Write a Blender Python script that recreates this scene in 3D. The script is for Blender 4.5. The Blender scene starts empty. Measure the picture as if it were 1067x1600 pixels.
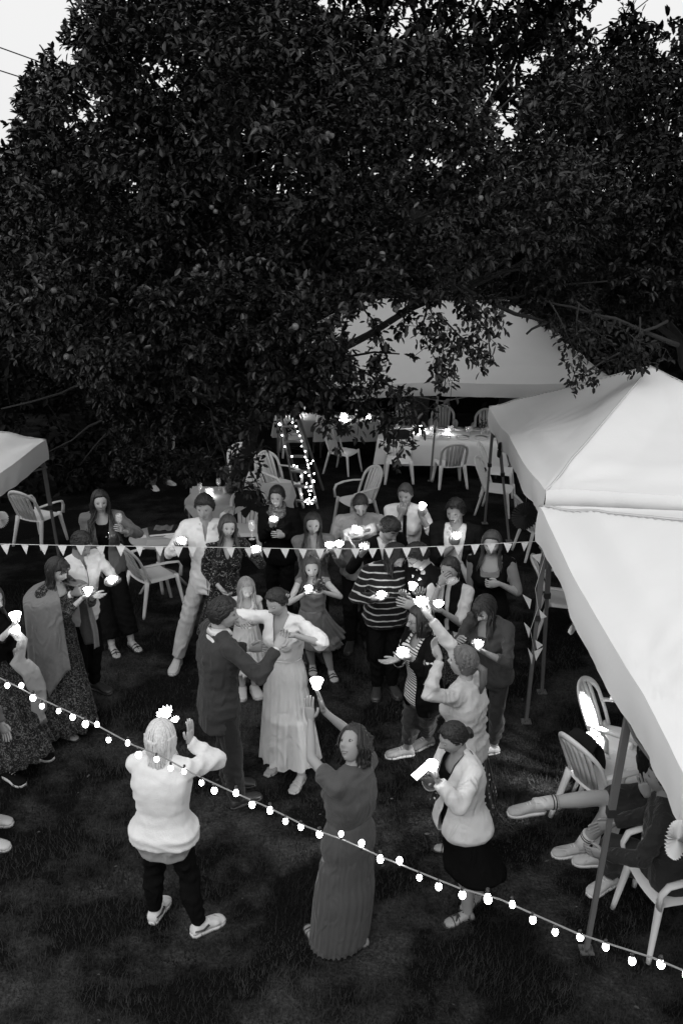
import bpy, bmesh, math, random
import numpy as np
from mathutils import Vector, Matrix, noise
R = math.radians
random.seed(7); rng = np.random.default_rng(11)
scn = bpy.context.scene
COL = scn.collection

# ------------------------------------------------------------------ camera
CAM_H = 5.0; PITCH = R(20.1); FPX = 1556.0
cd = bpy.data.cameras.new('camera'); cam = bpy.data.objects.new('camera', cd); COL.objects.link(cam)
cam.location = (0, 0, CAM_H); cam.rotation_euler = (R(90) - PITCH, 0, 0)
cd.sensor_fit = 'VERTICAL'; cd.sensor_height = 36; cd.lens = 35.0
cd.clip_end = 500; cd.clip_start = .05
scn.camera = cam

# ------------------------------------------------------------------ world, sun, exposure
SUN_EL, SUN_AZ = R(48), R(200)
w = bpy.data.worlds.new('World'); scn.world = w; w.use_nodes = True
nt = w.node_tree; nt.nodes.clear()
sky = nt.nodes.new('ShaderNodeTexSky'); sky.sky_type = 'NISHITA'; sky.sun_disc = False
sky.sun_elevation = SUN_EL; sky.sun_rotation = SUN_AZ
sky.air_density = 1.0; sky.dust_density = 6.0; sky.ozone_density = 1.0
bw = nt.nodes.new('ShaderNodeRGBToBW'); bg = nt.nodes.new('ShaderNodeBackground'); wo = nt.nodes.new('ShaderNodeOutputWorld')
mxs = nt.nodes.new('ShaderNodeMix'); mxs.data_type = 'RGBA'; mxs.inputs[0].default_value = .86   # an even cloud layer over the clear sky
mxs.inputs[7].default_value = (10.8, 10.8, 10.8, 1)
nt.links.new(sky.outputs[0], bw.inputs[0]); nt.links.new(bw.outputs[0], mxs.inputs[6]); nt.links.new(mxs.outputs[2], bg.inputs[0]); nt.links.new(bg.outputs[0], wo.inputs[0])
bg.inputs[1].default_value = 0.05
sl = bpy.data.lights.new('sun', 'SUN'); sl.energy = 0.42; sl.angle = R(28); sl.color = (1, 1, 1)
so = bpy.data.objects.new('sun', sl); COL.objects.link(so)
# direction towards the sun (behind and above the camera, a little to the left)
sd = Vector((math.cos(SUN_EL) * math.sin(SUN_AZ), math.cos(SUN_EL) * math.cos(SUN_AZ), math.sin(SUN_EL)))
so.rotation_euler = sd.to_track_quat('Z', 'Y').to_euler(); so.location = (0, -5, 20)
scn.view_settings.view_transform = 'Standard'; scn.view_settings.look = 'None'
scn.view_settings.exposure = 0.90; scn.view_settings.gamma = 1.0; scn.view_settings.use_curve_mapping = False
scn.cycles.max_bounces = 5; scn.cycles.diffuse_bounces = 2; scn.cycles.glossy_bounces = 2
scn.cycles.transparent_max_bounces = 8; scn.cycles.sample_clamp_indirect = 3.0

# ------------------------------------------------------------------ picture <-> place
def gz(y):
    t = max(0.0, min(y, 26.0) - 9.5)
    return -0.1 * (t * t / (t + 1.0))
def ray(px, py):
    dx = (px - 533.5) / FPX; dy = (800 - py) / FPX
    return Vector((dx, math.cos(PITCH) + dy * math.sin(PITCH), -math.sin(PITCH) + dy * math.cos(PITCH)))
C0 = Vector((0, 0, CAM_H))
def pt(px, py, Y):
    r = ray(px, py); return C0 + r * (Y / r.y)
def gp(px, py, dz=0.0):
    r = ray(px, py); y = 9.0
    for _ in range(60):
        t = (gz(y) + dz - CAM_H) / r.z; y = .5 * y + .5 * t * r.y
    return C0 + r * t
def proj(P):
    v = Vector(P) - C0
    d = v.y * math.cos(PITCH) - v.z * math.sin(PITCH); u = v.y * math.sin(PITCH) + v.z * math.cos(PITCH)
    return 533.5 + FPX * v.x / d, 800 - FPX * u / d

# ------------------------------------------------------------------ materials
MATS = {}
def mat(name, base, rough=.8, var=.12, scale=12., bump=.0, bscale=120., spec=.3, pattern=None, dark=.02, metal=0, emit=0, alpha=1, sheen=0, stretch=(1, 1, 1), folds=0, fscale=8):
    if name in MATS: return MATS[name]
    m = bpy.data.materials.new(name); m.use_nodes = True; t = m.node_tree; N = t.nodes; L = t.links
    b = N['Principled BSDF']
    b.inputs['Roughness'].default_value = rough; b.inputs['Specular IOR Level'].default_value = spec; b.inputs['Metallic'].default_value = metal
    if sheen: b.inputs['Sheen Weight'].default_value = sheen; b.inputs['Sheen Roughness'].default_value = .4
    tc = N.new('ShaderNodeTexCoord'); mp = N.new('ShaderNodeMapping'); mp.inputs['Scale'].default_value = stretch
    L.new(tc.outputs['Object'], mp.inputs[0])
    def math_(op, a, bb=None, c=None):
        n = N.new('ShaderNodeMath'); n.operation = op
        for i, x in enumerate((a, bb, c)):
            if x is None: continue
            if isinstance(x, (int, float)): n.inputs[i].default_value = x
            else: L.new(x, n.inputs[i])
        return n.outputs[0]
    nz = N.new('ShaderNodeTexNoise'); nz.inputs['Scale'].default_value = scale; nz.inputs['Detail'].default_value = 4
    L.new(mp.outputs[0], nz.inputs['Vector'])
    f = math_('MULTIPLY_ADD', nz.outputs[0], 2 * var, 1 - var)
    val = math_('MULTIPLY', math_('MAXIMUM', f, .12), base)
    if pattern:
        sx = N.new('ShaderNodeSeparateXYZ'); L.new(tc.outputs['Object'], sx.inputs[0])
        if pattern[0] == 'stripes':          # horizontal bands: period, dark share
            nz2 = N.new('ShaderNodeTexNoise'); nz2.inputs['Scale'].default_value = 4; L.new(tc.outputs['Object'], nz2.inputs['Vector'])
            zz = math_('MULTIPLY_ADD', nz2.outputs[0], pattern[1] * (.8 if pattern[1] > .03 else .4), sx.outputs[2])
            fr = math_('FRACT', math_('DIVIDE', zz, pattern[1])); k = math_('LESS_THAN', fr, pattern[2])
        elif pattern[0] == 'dots':
            vo = N.new('ShaderNodeTexVoronoi'); vo.inputs['Scale'].default_value = pattern[1]; vo.inputs['Randomness'].default_value = .35
            L.new(tc.outputs['Object'], vo.inputs['Vector']); k = math_('LESS_THAN', vo.outputs['Distance'], pattern[2])
        elif pattern[0] == 'floral':
            vo = N.new('ShaderNodeTexNoise'); vo.inputs['Scale'].default_value = pattern[1]; vo.inputs['Detail'].default_value = 3; vo.inputs['Distortion'].default_value = 2.5
            L.new(tc.outputs['Object'], vo.inputs['Vector']); k = math_('GREATER_THAN', vo.outputs[0], pattern[2])
        k2 = math_('SUBTRACT', 1, k)
        val = math_('ADD', math_('MULTIPLY', val, k), math_('MULTIPLY', k2, dark))
    cr = N.new('ShaderNodeCombineColor')
    for i in range(3): L.new(val, cr.inputs[i])
    L.new(cr.outputs[0], b.inputs['Base Color'])
    if bump:
        nb = N.new('ShaderNodeTexNoise'); nb.inputs['Scale'].default_value = bscale; nb.inputs['Detail'].default_value = 3
        L.new(mp.outputs[0], nb.inputs['Vector'])
        bp = N.new('ShaderNodeBump'); bp.inputs['Strength'].default_value = bump; bp.inputs['Distance'].default_value = .01
        L.new(nb.outputs[0], bp.inputs['Height']); L.new(bp.outputs[0], b.inputs['Normal'])
        if folds:
            nf = N.new('ShaderNodeTexNoise'); nf.inputs['Scale'].default_value = fscale; nf.inputs['Detail'].default_value = 2.5; nf.inputs['Distortion'].default_value = 1.6
            nf.noise_type = 'RIDGED_MULTIFRACTAL' if hasattr(nf, 'noise_type') else None
            ms = N.new('ShaderNodeMapping'); ms.inputs['Rotation'].default_value = (.3, .5, .2); ms.inputs['Scale'].default_value = (1, 1, .55); L.new(tc.outputs['Object'], ms.inputs[0]); L.new(ms.outputs[0], nf.inputs['Vector'])
            b2 = N.new('ShaderNodeBump'); b2.inputs['Strength'].default_value = folds; b2.inputs['Distance'].default_value = .03
            L.new(nf.outputs[0], b2.inputs['Height']); L.new(b2.outputs[0], bp.inputs['Normal'])
    if emit:
        b.inputs['Emission Color'].default_value = (1, 1, 1, 1); b.inputs['Emission Strength'].default_value = emit
    if alpha < 1: b.inputs['Alpha'].default_value = alpha
    m.diffuse_color = (base, base, base, 1)
    MATS[name] = m; return m
def glass(name='glass'):
    if name in MATS: return MATS[name]
    m = bpy.data.materials.new(name); m.use_nodes = True; t = m.node_tree; N = t.nodes; L = t.links
    b = N['Principled BSDF']; b.inputs['Base Color'].default_value = (.9, .9, .9, 1); b.inputs['Roughness'].default_value = .03
    b.inputs['Alpha'].default_value = .28; b.inputs['Specular IOR Level'].default_value = 1
    MATS[name] = m; return m

# ------------------------------------------------------------------ mesh tools
def V3(a): return Vector(a)
class MB:
    def __init__(s): s.v = []; s.f = []; s.m = []; s.k = 0
    def add(s, vs, fs, k=None):
        o = len(s.v); s.v += [tuple(x) for x in vs]; s.f += [tuple(i + o for i in f) for f in fs]
        s.m += [s.k if k is None else k] * len(fs); return s
    def box(s, c, size, rot=None, k=None):
        c = Vector(c); h = [x / 2 for x in size]; M = rot or Matrix.Identity(3)
        vs = [c + M @ Vector((sx * h[0], sy * h[1], sz * h[2])) for sx in (-1, 1) for sy in (-1, 1) for sz in (-1, 1)]
        return s.add(vs, [(0, 1, 3, 2), (4, 6, 7, 5), (0, 4, 5, 1), (2, 3, 7, 6), (0, 2, 6, 4), (1, 5, 7, 3)], k)
    def tube(s, P, rad, n=8, ref=None, cap=True, k=None, sq=False):
        P = [Vector(p) for p in P]; m = len(P)
        if not isinstance(rad, (list, tuple)): rad = [rad] * m
        vs = []; prev = None
        for i in range(m):
            t = (P[min(i + 1, m - 1)] - P[max(i - 1, 0)])
            t = t.normalized() if t.length > 1e-9 else Vector((0, 0, 1))
            if ref is not None: a = Vector(ref) - t * Vector(ref).dot(t)
            elif prev is None:
                q = Vector((0, 0, 1)) if abs(t.z) < .9 else Vector((1, 0, 0)); a = q - t * q.dot(t)
            else: a = prev - t * prev.dot(t)
            if a.length < 1e-6: a = t.orthogonal()
            a.normalize(); prev = a; b = t.cross(a)
            ra, rb = rad[i] if isinstance(rad[i], (list, tuple)) else (rad[i], rad[i])
            for j in range(n):
                th = 2 * math.pi * (j + (.5 if sq else 0)) / n
                c_, s_ = math.cos(th), math.sin(th)
                if sq: q = max(abs(c_), abs(s_)); c_ /= q; s_ /= q
                vs.append(P[i] + a * (c_ * ra) + b * (s_ * rb))
        fs = [(i * n + j, i * n + (j + 1) % n, (i + 1) * n + (j + 1) % n, (i + 1) * n + j) for i in range(m - 1) for j in range(n)]
        if cap:
            o = len(vs); vs += [P[0], P[-1]]
            fs += [(o, (j + 1) % n, j) for j in range(n)]
            e = (m - 1) * n; fs += [(o + 1, e + j, e + (j + 1) % n) for j in range(n)]
        return s.add(vs, fs, k)
    def ball(s, c, r, M=None, nu=14, nv=9, k=None):
        c = Vector(c); M = M or Matrix.Identity(3)
        if not isinstance(r, (list, tuple)): r = (r, r, r)
        vs = [c + M @ Vector((0, 0, r[2]))]
        for i in range(1, nv):
            ph = math.pi * i / nv
            for j in range(nu):
                th = 2 * math.pi * j / nu
                vs.append(c + M @ Vector((r[0] * math.sin(ph) * math.cos(th), r[1] * math.sin(ph) * math.sin(th), r[2] * math.cos(ph))))
        vs.append(c - M @ Vector((0, 0, r[2]))); e = len(vs) - 1
        fs = [(0, 1 + j, 1 + (j + 1) % nu) for j in range(nu)]
        for i in range(nv - 2):
            for j in range(nu):
                a = 1 + i * nu + j; b = 1 + i * nu + (j + 1) % nu; fs.append((a, a + nu, b + nu, b))
        b0 = 1 + (nv - 2) * nu; fs += [(b0 + (j + 1) % nu, b0 + j, e) for j in range(nu)]
        return s.add(vs, fs, k)
    def cap2(s, a, b, ra, rb, n=12, k=None):     # rounded tapered capsule (closed)
        a = Vector(a); b = Vector(b); d = (b - a)
        L = d.length
        if L < 1e-6: return s.ball(a, ra, k=k)
        d /= L; P = []; r = []
        for th in (-80, -50, -25): P.append(a + d * (ra * math.sin(R(th)))); r.append(ra * math.cos(R(th)))
        P += [a, b]; r += [ra, rb]
        for th in (25, 50, 80): P.append(b + d * (rb * math.sin(R(th)))); r.append(rb * math.cos(R(th)))
        return s.tube(P, r, n, k=k)
    def rings(s, rs, cap=True, closed=True, k=None):
        n = len(rs[0]); vs = [p for r_ in rs for p in r_]; m = len(rs)
        fs = [(i * n + j, i * n + (j + 1) % n, (i + 1) * n + (j + 1) % n, (i + 1) * n + j) for i in range(m - 1) for j in range(n if closed else n - 1)]
        if cap and closed:
            for i, fl in ((0, 1), (m - 1, 0)):
                c = sum((Vector(p) for p in rs[i]), Vector()) / n; vs.append(c); o = len(vs) - 1
                fs += [((o, i * n + (j + 1) % n, i * n + j) if fl else (o, i * n + j, i * n + (j + 1) % n)) for j in range(n)]
        return s.add(vs, fs, k)
    def lathe(s, prof, c=(0, 0, 0), n=20, k=None, M=None):
        c = Vector(c); M = M or Matrix.Identity(3)
        return s.rings([[c + M @ Vector((r * math.cos(2 * math.pi * j / n), r * math.sin(2 * math.pi * j / n), z)) for j in range(n)] for r, z in prof], cap=False, k=k)
    def mesh(s, name, mats, off=(0, 0, 0), smooth=True):
        me = bpy.data.meshes.new(name); o = Vector(off)
        me.from_pydata([tuple(Vector(v) - o) for v in s.v], [], s.f)
        for m_ in (mats if isinstance(mats, (list, tuple)) else [mats]): me.materials.append(m_)
        if len(me.materials) > 1: me.polygons.foreach_set('material_index', s.m)
        if smooth: me.polygons.foreach_set('use_smooth', [True] * len(me.polygons))
        me.update(); return me
    def build(s, name, mats, parent=None, smooth=True, world=True, **kw):
        off = parent.location if (parent and world) else (0, 0, 0)
        if parent and world and parent.get('_base'): off = Vector(parent['_base'])
        me = s.mesh(name, mats, off, smooth); return link(name, me, parent, **kw)
def link(name, me, parent=None, label=None, cat=None, group=None, kind=None):
    o = bpy.data.objects.new(name, me); COL.objects.link(o)
    if parent: o.parent = parent
    for k_, v_ in (('label', label), ('category', cat), ('group', group), ('kind', kind)):
        if v_: o[k_] = v_
    return o
def thing(name, label, cat, loc=(0, 0, 0), rz=0, group=None):
    o = bpy.data.objects.new(name, None); COL.objects.link(o); o.location = loc; o.rotation_euler = (0, 0, rz)
    o.empty_display_size = .1
    o['label'] = label; o['category'] = cat
    if group: o['group'] = group
    return o
def copy_tree(o, parent=None):
    kids = list(o.children); c = o.copy(); COL.objects.link(c)
    if parent: c.parent = parent
    for k_ in kids: copy_tree(k_, c)
    return c
def place(o, loc, rz, label, group=None, scale=None):
    o.location = loc; o.rotation_euler = (0, 0, rz); o['label'] = label
    if group: o['group'] = group
    if scale: o.scale = scale
    return o
def np_mesh(name, V, Q, mats, midx=None, smooth=False):
    me = bpy.data.meshes.new(name); n = len(V); q = len(Q); kk = Q.shape[1]
    me.vertices.add(n); me.vertices.foreach_set('co', np.ascontiguousarray(V, dtype=np.float32).ravel())
    me.loops.add(q * kk); me.loops.foreach_set('vertex_index', np.ascontiguousarray(Q, dtype=np.int32).ravel())
    me.polygons.add(q); me.polygons.foreach_set('loop_start', np.arange(0, q * kk, kk, dtype=np.int32))
    me.polygons.foreach_set('loop_total', np.full(q, kk, dtype=np.int32))
    for m_ in (mats if isinstance(mats, (list, tuple)) else [mats]): me.materials.append(m_)
    if midx is not None: me.polygons.foreach_set('material_index', midx.astype(np.int32))
    if smooth: me.polygons.foreach_set('use_smooth', np.ones(q, dtype=bool))
    me.update(calc_edges=True); return me
def fbm(x, y, z=0, s=1.0): return noise.noise(Vector((x * s, y * s, z * s)))
# ================================================================== THE SETTING
m_grass = bpy.data.materials.new('lawn'); m_grass.use_nodes = True
def lawn_mat():
    t = m_grass.node_tree; N = t.nodes; L = t.links; b = N['Principled BSDF']
    b.inputs['Roughness'].default_value = .95; b.inputs['Specular IOR Level'].default_value = .1
    tc = N.new('ShaderNodeTexCoord')
    n1 = N.new('ShaderNodeTexNoise'); n1.inputs['Scale'].default_value = 1.5; n1.inputs['Detail'].default_value = 6; n1.inputs['Roughness'].default_value = .62
    n2 = N.new('ShaderNodeTexNoise'); n2.inputs['Scale'].default_value = 45; n2.inputs['Detail'].default_value = 4
    L.new(tc.outputs['Object'], n1.inputs['Vector']); L.new(tc.outputs['Object'], n2.inputs['Vector'])
    r = N.new('ShaderNodeValToRGB'); e = r.color_ramp.elements
    e[0].position = .46; e[0].color = (.005, .005, .005, 1); e[1].position = .62; e[1].color = (.058, .058, .058, 1)
    L.new(n1.outputs[0], r.inputs[0])
    mx = N.new('ShaderNodeMix'); mx.data_type = 'RGBA'; mx.blend_type = 'MULTIPLY'; mx.inputs[0].default_value = .8
    r2 = N.new('ShaderNodeValToRGB'); r2.color_ramp.elements[0].position = .3; r2.color_ramp.elements[0].color = (.35, .35, .35, 1)
    r2.color_ramp.elements[1].position = .7; r2.color_ramp.elements[1].color = (1.3, 1.3, 1.3, 1)
    L.new(n2.outputs[0], r2.inputs[0]); L.new(r.outputs[0], mx.inputs[6]); L.new(r2.outputs[0], mx.inputs[7])
    # shade under the far trees, put into the lawn colour by distance
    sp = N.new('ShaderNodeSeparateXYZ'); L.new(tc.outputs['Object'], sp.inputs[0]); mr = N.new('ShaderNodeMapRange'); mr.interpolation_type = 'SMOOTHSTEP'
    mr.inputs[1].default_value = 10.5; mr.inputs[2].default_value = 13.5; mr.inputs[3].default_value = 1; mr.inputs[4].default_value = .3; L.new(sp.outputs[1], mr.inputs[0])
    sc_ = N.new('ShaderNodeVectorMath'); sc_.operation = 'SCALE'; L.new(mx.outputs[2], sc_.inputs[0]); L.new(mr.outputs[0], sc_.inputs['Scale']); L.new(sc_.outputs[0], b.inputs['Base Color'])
    bp = N.new('ShaderNodeBump'); bp.inputs['Strength'].default_value = .9; bp.inputs['Distance'].default_value = .03
    L.new(n2.outputs[0], bp.inputs['Height']); L.new(bp.outputs[0], b.inputs['Normal'])
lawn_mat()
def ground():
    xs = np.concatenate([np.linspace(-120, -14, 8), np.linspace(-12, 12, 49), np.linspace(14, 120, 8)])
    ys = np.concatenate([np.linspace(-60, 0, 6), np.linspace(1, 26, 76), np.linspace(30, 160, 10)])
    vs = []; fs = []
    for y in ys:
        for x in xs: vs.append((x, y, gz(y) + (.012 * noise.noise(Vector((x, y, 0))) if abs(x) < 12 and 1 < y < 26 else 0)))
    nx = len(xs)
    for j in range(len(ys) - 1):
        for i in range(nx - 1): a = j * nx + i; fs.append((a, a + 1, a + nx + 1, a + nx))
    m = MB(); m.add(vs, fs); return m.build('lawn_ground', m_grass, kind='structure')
GROUND = ground()

# grass blades: uncountable, one object
def grass():
    n = 150000
    # more blades near the camera
    y = 3.2 + (rng.random(n) ** 1.25) * 8.5; x = (rng.random(n) * 2 - 1) * (1.2 + .42 * y)
    nz_ = np.array([noise.noise(Vector((a * .9, b * .9, 3.1))) + .5 * noise.noise(Vector((a * 3.1, b * 3.1, 1))) for a, b in zip(x, y)])
    h = np.clip(.034 + .040 * nz_ + .02 * rng.random(n), .010, .095)
    ang = rng.random(n) * 2 * math.pi; bend = rng.random(n) * 1.1 * h; wd = .0022 + .0016 * rng.random(n)
    z0 = np.array([gz(b) for b in y]) - .004
    dx, dy = np.cos(ang), np.sin(ang); V = np.zeros((n, 3, 3))
    V[:, 0] = np.stack([x - dy * wd, y + dx * wd, z0], 1); V[:, 1] = np.stack([x + dy * wd, y - dx * wd, z0], 1)
    V[:, 2] = np.stack([x + dx * bend, y + dy * bend, z0 + h], 1)
    Q = np.arange(n * 3).reshape(n, 3)
    m = mat('grass_blade', .027, rough=.8, var=1.6, scale=1.4, spec=.1)
    link('grass', np_mesh('grass', V.reshape(-1, 3), Q, m), label='short dark mown lawn grass under the wedding guests', cat='grass', kind='stuff')
grass()

def litter():
    n = 110; y = 3.3 + rng.random(n) * 8; x = (rng.random(n) * 2 - 1) * (1 + .42 * y); P = np.stack([x, y, np.array([gz(b) for b in y]) + .022 + .02 * rng.random(n)], 1)
    d = unit(n) * np.array([1, 1, .25]); link('fallen_leaves', leaves_np(P, d, unit(n) * .4 + np.array([0, 0, 1]), .02 + .025 * rng.random(n), 'fallen_leaves', mat('dry_leaf', .06, var=.5, scale=3)), label='small dry leaves and clippings scattered over the dark lawn', cat='leaf litter', kind='stuff')
# ------------------------------------------------------------------ tents
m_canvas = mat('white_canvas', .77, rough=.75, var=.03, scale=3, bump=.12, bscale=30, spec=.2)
m_canvas_b = mat('grey_white_canvas', .48, rough=.8, var=.05, scale=2, bump=.1, bscale=25, spec=.2)  # far tent's white canvas, darkened in colour for the shade of the trees
m_pole = mat('painted_steel_pole', .13, rough=.45, var=.12, scale=9, spec=.5)
m_fit = mat('dark_plastic_fitting', .03, rough=.5)
def tent(name, label, O, ux, uy, sx, sy, ez, rise, val, legs, ridge=0.0, canvas=None, sag=.10, seed=0, braces=True, tilt=0.0, lowval=None):
    """O: one eave corner; ux, uy: unit directions of the sides; sx, sy: their lengths"""
    O = Vector(O); ux = Vector(ux).normalized(); uy = Vector(uy).normalized(); canvas = canvas or m_canvas
    root = thing(name, label, 'party tent', (O.x, O.y, gz(O.y)), group='white party tents round the lawn')
    N = 84
    def P(u, v):         # u,v in -1..1
        du = abs(u); dv = abs(v)
        if sy > sx: dv = max(0, (dv - ridge) / (1 - ridge))
        else: du = max(0, (du - ridge) / (1 - ridge))
        d = max(du, dv); z = ez + rise * (1 - d)
        # cloth slackness between the hips and towards the eaves
        slack = (1 - abs(du - dv)) ; z -= sag * math.sin(math.pi * d) * (1 - max(0, 1 - abs(du - dv) * 3.0)) * .8
        # tension creases running out of the corners and the mid trusses
        x = O + ux * ((u + 1) / 2 * sx) + uy * ((v + 1) / 2 * sy)
        for cu, cv, am in ((-1, -1, 1), (-1, 1, 1), (1, -1, 1), (1, 1, 1), (-1, 0, .9), (1, 0, .9), (0, -1, .9), (0, 1, .9)):
            if (cu == 0 and sx < 4) or (cv == 0 and sy < 4): continue
            ax = (u - cu) * sx / 2; ay = (v - cv) * sy / 2; r_ = math.hypot(ax, ay)
            if r_ > 1.6: continue
            th = math.atan2(ay, ax)
            z += am * .020 * math.sin(th * 15 + seed + cu * 3 + cv + 1.5 * r_) * math.exp(-r_ / .62) * min(1, r_ / .1)
        z += tilt * (v + 1) / 2 + .008 * fbm(x.x, x.y, seed, 1.7) + .004 * fbm(x.x, x.y, seed + 9, 6)
        z += .020 * math.exp(-((d - .80) / .045) ** 2) * (.6 + .5 * fbm(x.x, x.y, seed + 3, .8)) - .018 * math.exp(-((d - .90) / .04) ** 2) * (.6 + .6 * fbm(x.x, x.y, seed + 5, .9))
        e = 1 - d
        # eave edge dips between its supports
        ed = .05 * (math.sin(math.pi * ((v + 1) * (1 if sy > 4 else .5))) ** 2 if du > dv else math.sin(math.pi * ((u + 1) * (1 if sx > 4 else .5))) ** 2)
        z -= ed * max(0, 1 - e * 5)
        return Vector((x.x, x.y, z))
    vs = [P(-1 + 2 * i / N, -1 + 2 * j / N) for j in range(N + 1) for i in range(N + 1)]
    fs = [(j * (N + 1) + i, j * (N + 1) + i + 1, (j + 1) * (N + 1) + i + 1, (j + 1) * (N + 1) + i) for j in range(N) for i in range(N)]
    m = MB(); m.add(vs, fs); m.build('canopy', canvas, root)
    # stitched seams over the hips
    rg = ridge if sy > sx else 0
    for cu, cv in ((-1, -1), (-1, 1), (1, -1), (1, 1)):
        m = MB(); e0 = (0, cv * ridge) if sy > sx else (cu * ridge, 0); m.tube([P(cu + (e0[0] - cu) * i / 24, cv + (e0[1] - cv) * i / 24) + Vector((0, 0, .004)) for i in range(25)], [(.012, .004)] * 25, 4, ref=(0, 1, .1)); m.build('seam', mat('canvas_seam', .6, rough=.9, var=.05), root)
    # valances, one per side
    seam = mat('canvas_seam', .62, rough=.9, var=.05)
    for (a, b, L_) in (((-1, -1), (-1, 1), sy), ((-1, 1), (1, 1), sx), ((1, 1), (1, -1), sy), ((1, -1), (-1, -1), sx)):
        nn = 80; rows = []
        mid = Vector((0, 0, 0))
        out = Vector((0, 0, 0))
        for i in range(nn + 1):
            s_ = i / nn; u = a[0] + (b[0] - a[0]) * s_; v = a[1] + (b[1] - a[1]) * s_
            p = P(u, v)
            nrm = (ux * u if abs(a[0] - b[0]) < .1 else uy * v).normalized()
            col = []
            for k in range(7):
                q = k / 6
                wv = (.004 * math.sin(s_ * L_ * 7 + seed) + .035 * fbm(s_ * L_ * 1.1, seed, q * .6) + .010 * fbm(s_ * L_ * 6, seed, q)) * q
                drop = (val if lowval is None or not (a[1] < 0 and b[1] < 0) else lowval) * (1 + .10 * fbm(s_ * L_ * .9, seed + 4, 0))
                col.append(p + nrm * (.010 * math.sin(q * 3.14) * (q > 0) + wv) - Vector((0, 0, q * drop)))
            rows.append(col)
        m = MB(); m.add([p for c in rows for p in c], [(i * 7 + k, i * 7 + k + 1, (i + 1) * 7 + k + 1, (i + 1) * 7 + k) for i in range(nn) for k in range(6)])
        m.build('valance', canvas, root)
    for (u, v, foot) in legs:
        p = O + ux * ((u + 1) / 2 * sx) + uy * ((v + 1) / 2 * sy)
        p.x -= .07 * (u if u else 0) * ux.x; p.y -= .05 * v * uy.y; top = Vector((p.x, p.y, ez - .03 + tilt * (v + 1) / 2))
        fx = Vector(foot) if foot else Vector((p.x, p.y, 0)); fz = gz(fx.y)
        f = Vector((fx.x, fx.y, fz))
        m = MB(); mid_ = f.lerp(top, .52)
        m.tube([mid_, top], .021, 4, ref=(1, 0, 0), sq=True); lg = m.build('leg', m_pole, root, smooth=False)
        m = MB(); m.tube([f, mid_ + (top - f) * .06], .0155, 4, ref=(1, 0, 0), sq=True); m.build('inner_leg', m_pole, lg, smooth=False) if False else None
        l2 = link('inner_leg', m.mesh('inner_leg', m_pole, root.location, False), lg)
        for cc in (mid_, top - Vector((0, 0, .12))): m = MB(); m.box(cc, (.056, .056, .055)); link('clamp', m.mesh('clamp', m_fit, root.location, False), lg)
        m = MB(); m.box(f + Vector((0, 0, .006)), (.09, .09, .01)); link('foot_plate', m.mesh('foot_plate', m_pole, root.location, False), lg)
    if braces:      # scissor bars under the eaves
        for (a, b, n_) in (((-1, -1), (-1, 1), sy), ((-1, 1), (1, 1), sx), ((1, -1), (-1, -1), sx)):
            k = max(2, int(round(n_ / 1.5)))
            for i in range(k):
                for s0, s1 in ((0, 1), (1, 0)):
                    A = [a[q] + (b[q] - a[q]) * i / k for q in (0, 1)]; B = [a[q] + (b[q] - a[q]) * (i + 1) / k for q in (0, 1)]
                    pa = O + ux * ((A[0] * .985 + 1) / 2 * sx) + uy * ((A[1] * .985 + 1) / 2 * sy); pb = O + ux * ((B[0] * .985 + 1) / 2 * sx) + uy * ((B[1] * .985 + 1) / 2 * sy)
                    pa.z = ez - .07 - .28 * s0 + tilt * (A[1] + 1) / 2; pb.z = ez - .07 - .28 * s1 + tilt * (B[1] + 1) / 2
                    m = MB(); m.tube([pa, pb], .010, 4, sq=True); m.build('brace', m_pole, root, smooth=False)
    return root
EZ2 = 2.13
tent('party_tent', 'large white gazebo roof filling the right edge of the picture in front', (1.68, 2.0, EZ2), (1, 0, 0), (0, 1, 0), 3.1, 5.98, EZ2, .85, .30,
     [(-1, 1, (gp(822, 1130).x, 8.0, 0)), (-1, .08, (1.62, 5.2, 0)), (-1, -1, None), (1, -1, None), (1, 1, None)], canvas=m_canvas, seed=2, sag=.12)
tent('party_tent', 'white gazebo with a sharp peak, second from the front on the right', (1.74, 8.03, 2.3), (1, 0, 0), (.07, 1, 0), 3.1, 6.4, 2.25, .84, .27,
     [(-1, -1, (gp(846, 1082).x, gp(846, 1082).y, 0)), (-1, .86, (gp(795, 846).x, gp(795, 846).y, 0)), (-1, 1, (gp(757, 818).x, gp(757, 818).y, 0)), (1, 1, None), (1, -1, None)], canvas=m_canvas, seed=5, sag=.14, tilt=-.86, lowval=.15)
# the second tent's far end is lower: it follows the slope
cL = gp(97, 895)
tent('party_tent', 'white gazebo cut off by the left edge beside the empty armchair', (cL.x - .02, cL.y, 0), (-1, .16, 0), (-.16, -1, 0), 3.0, 3.0, 1.62, .75, .25,
     [(-1, -1, (cL.x, cL.y, 0)), (-1, 1, None), (1, -1, None), (1, 1, None)], canvas=m_canvas, seed=8)
bt = gp(672, 752)
tent('party_tent', 'wide shade-toned white tent far behind the branches over the long dining table', (-1.2, bt.y, 0), (1, .03, 0), (0, 1, 0), 6.0, 4.4, 1.13, 1.15, .24,
     [(-.03, -1, (bt.x, bt.y, 0)), (-1, -1, None), (1, -1, None), (-1, 1, None), (1, 1, None)], ridge=.45, canvas=m_canvas_b, seed=11)

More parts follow.
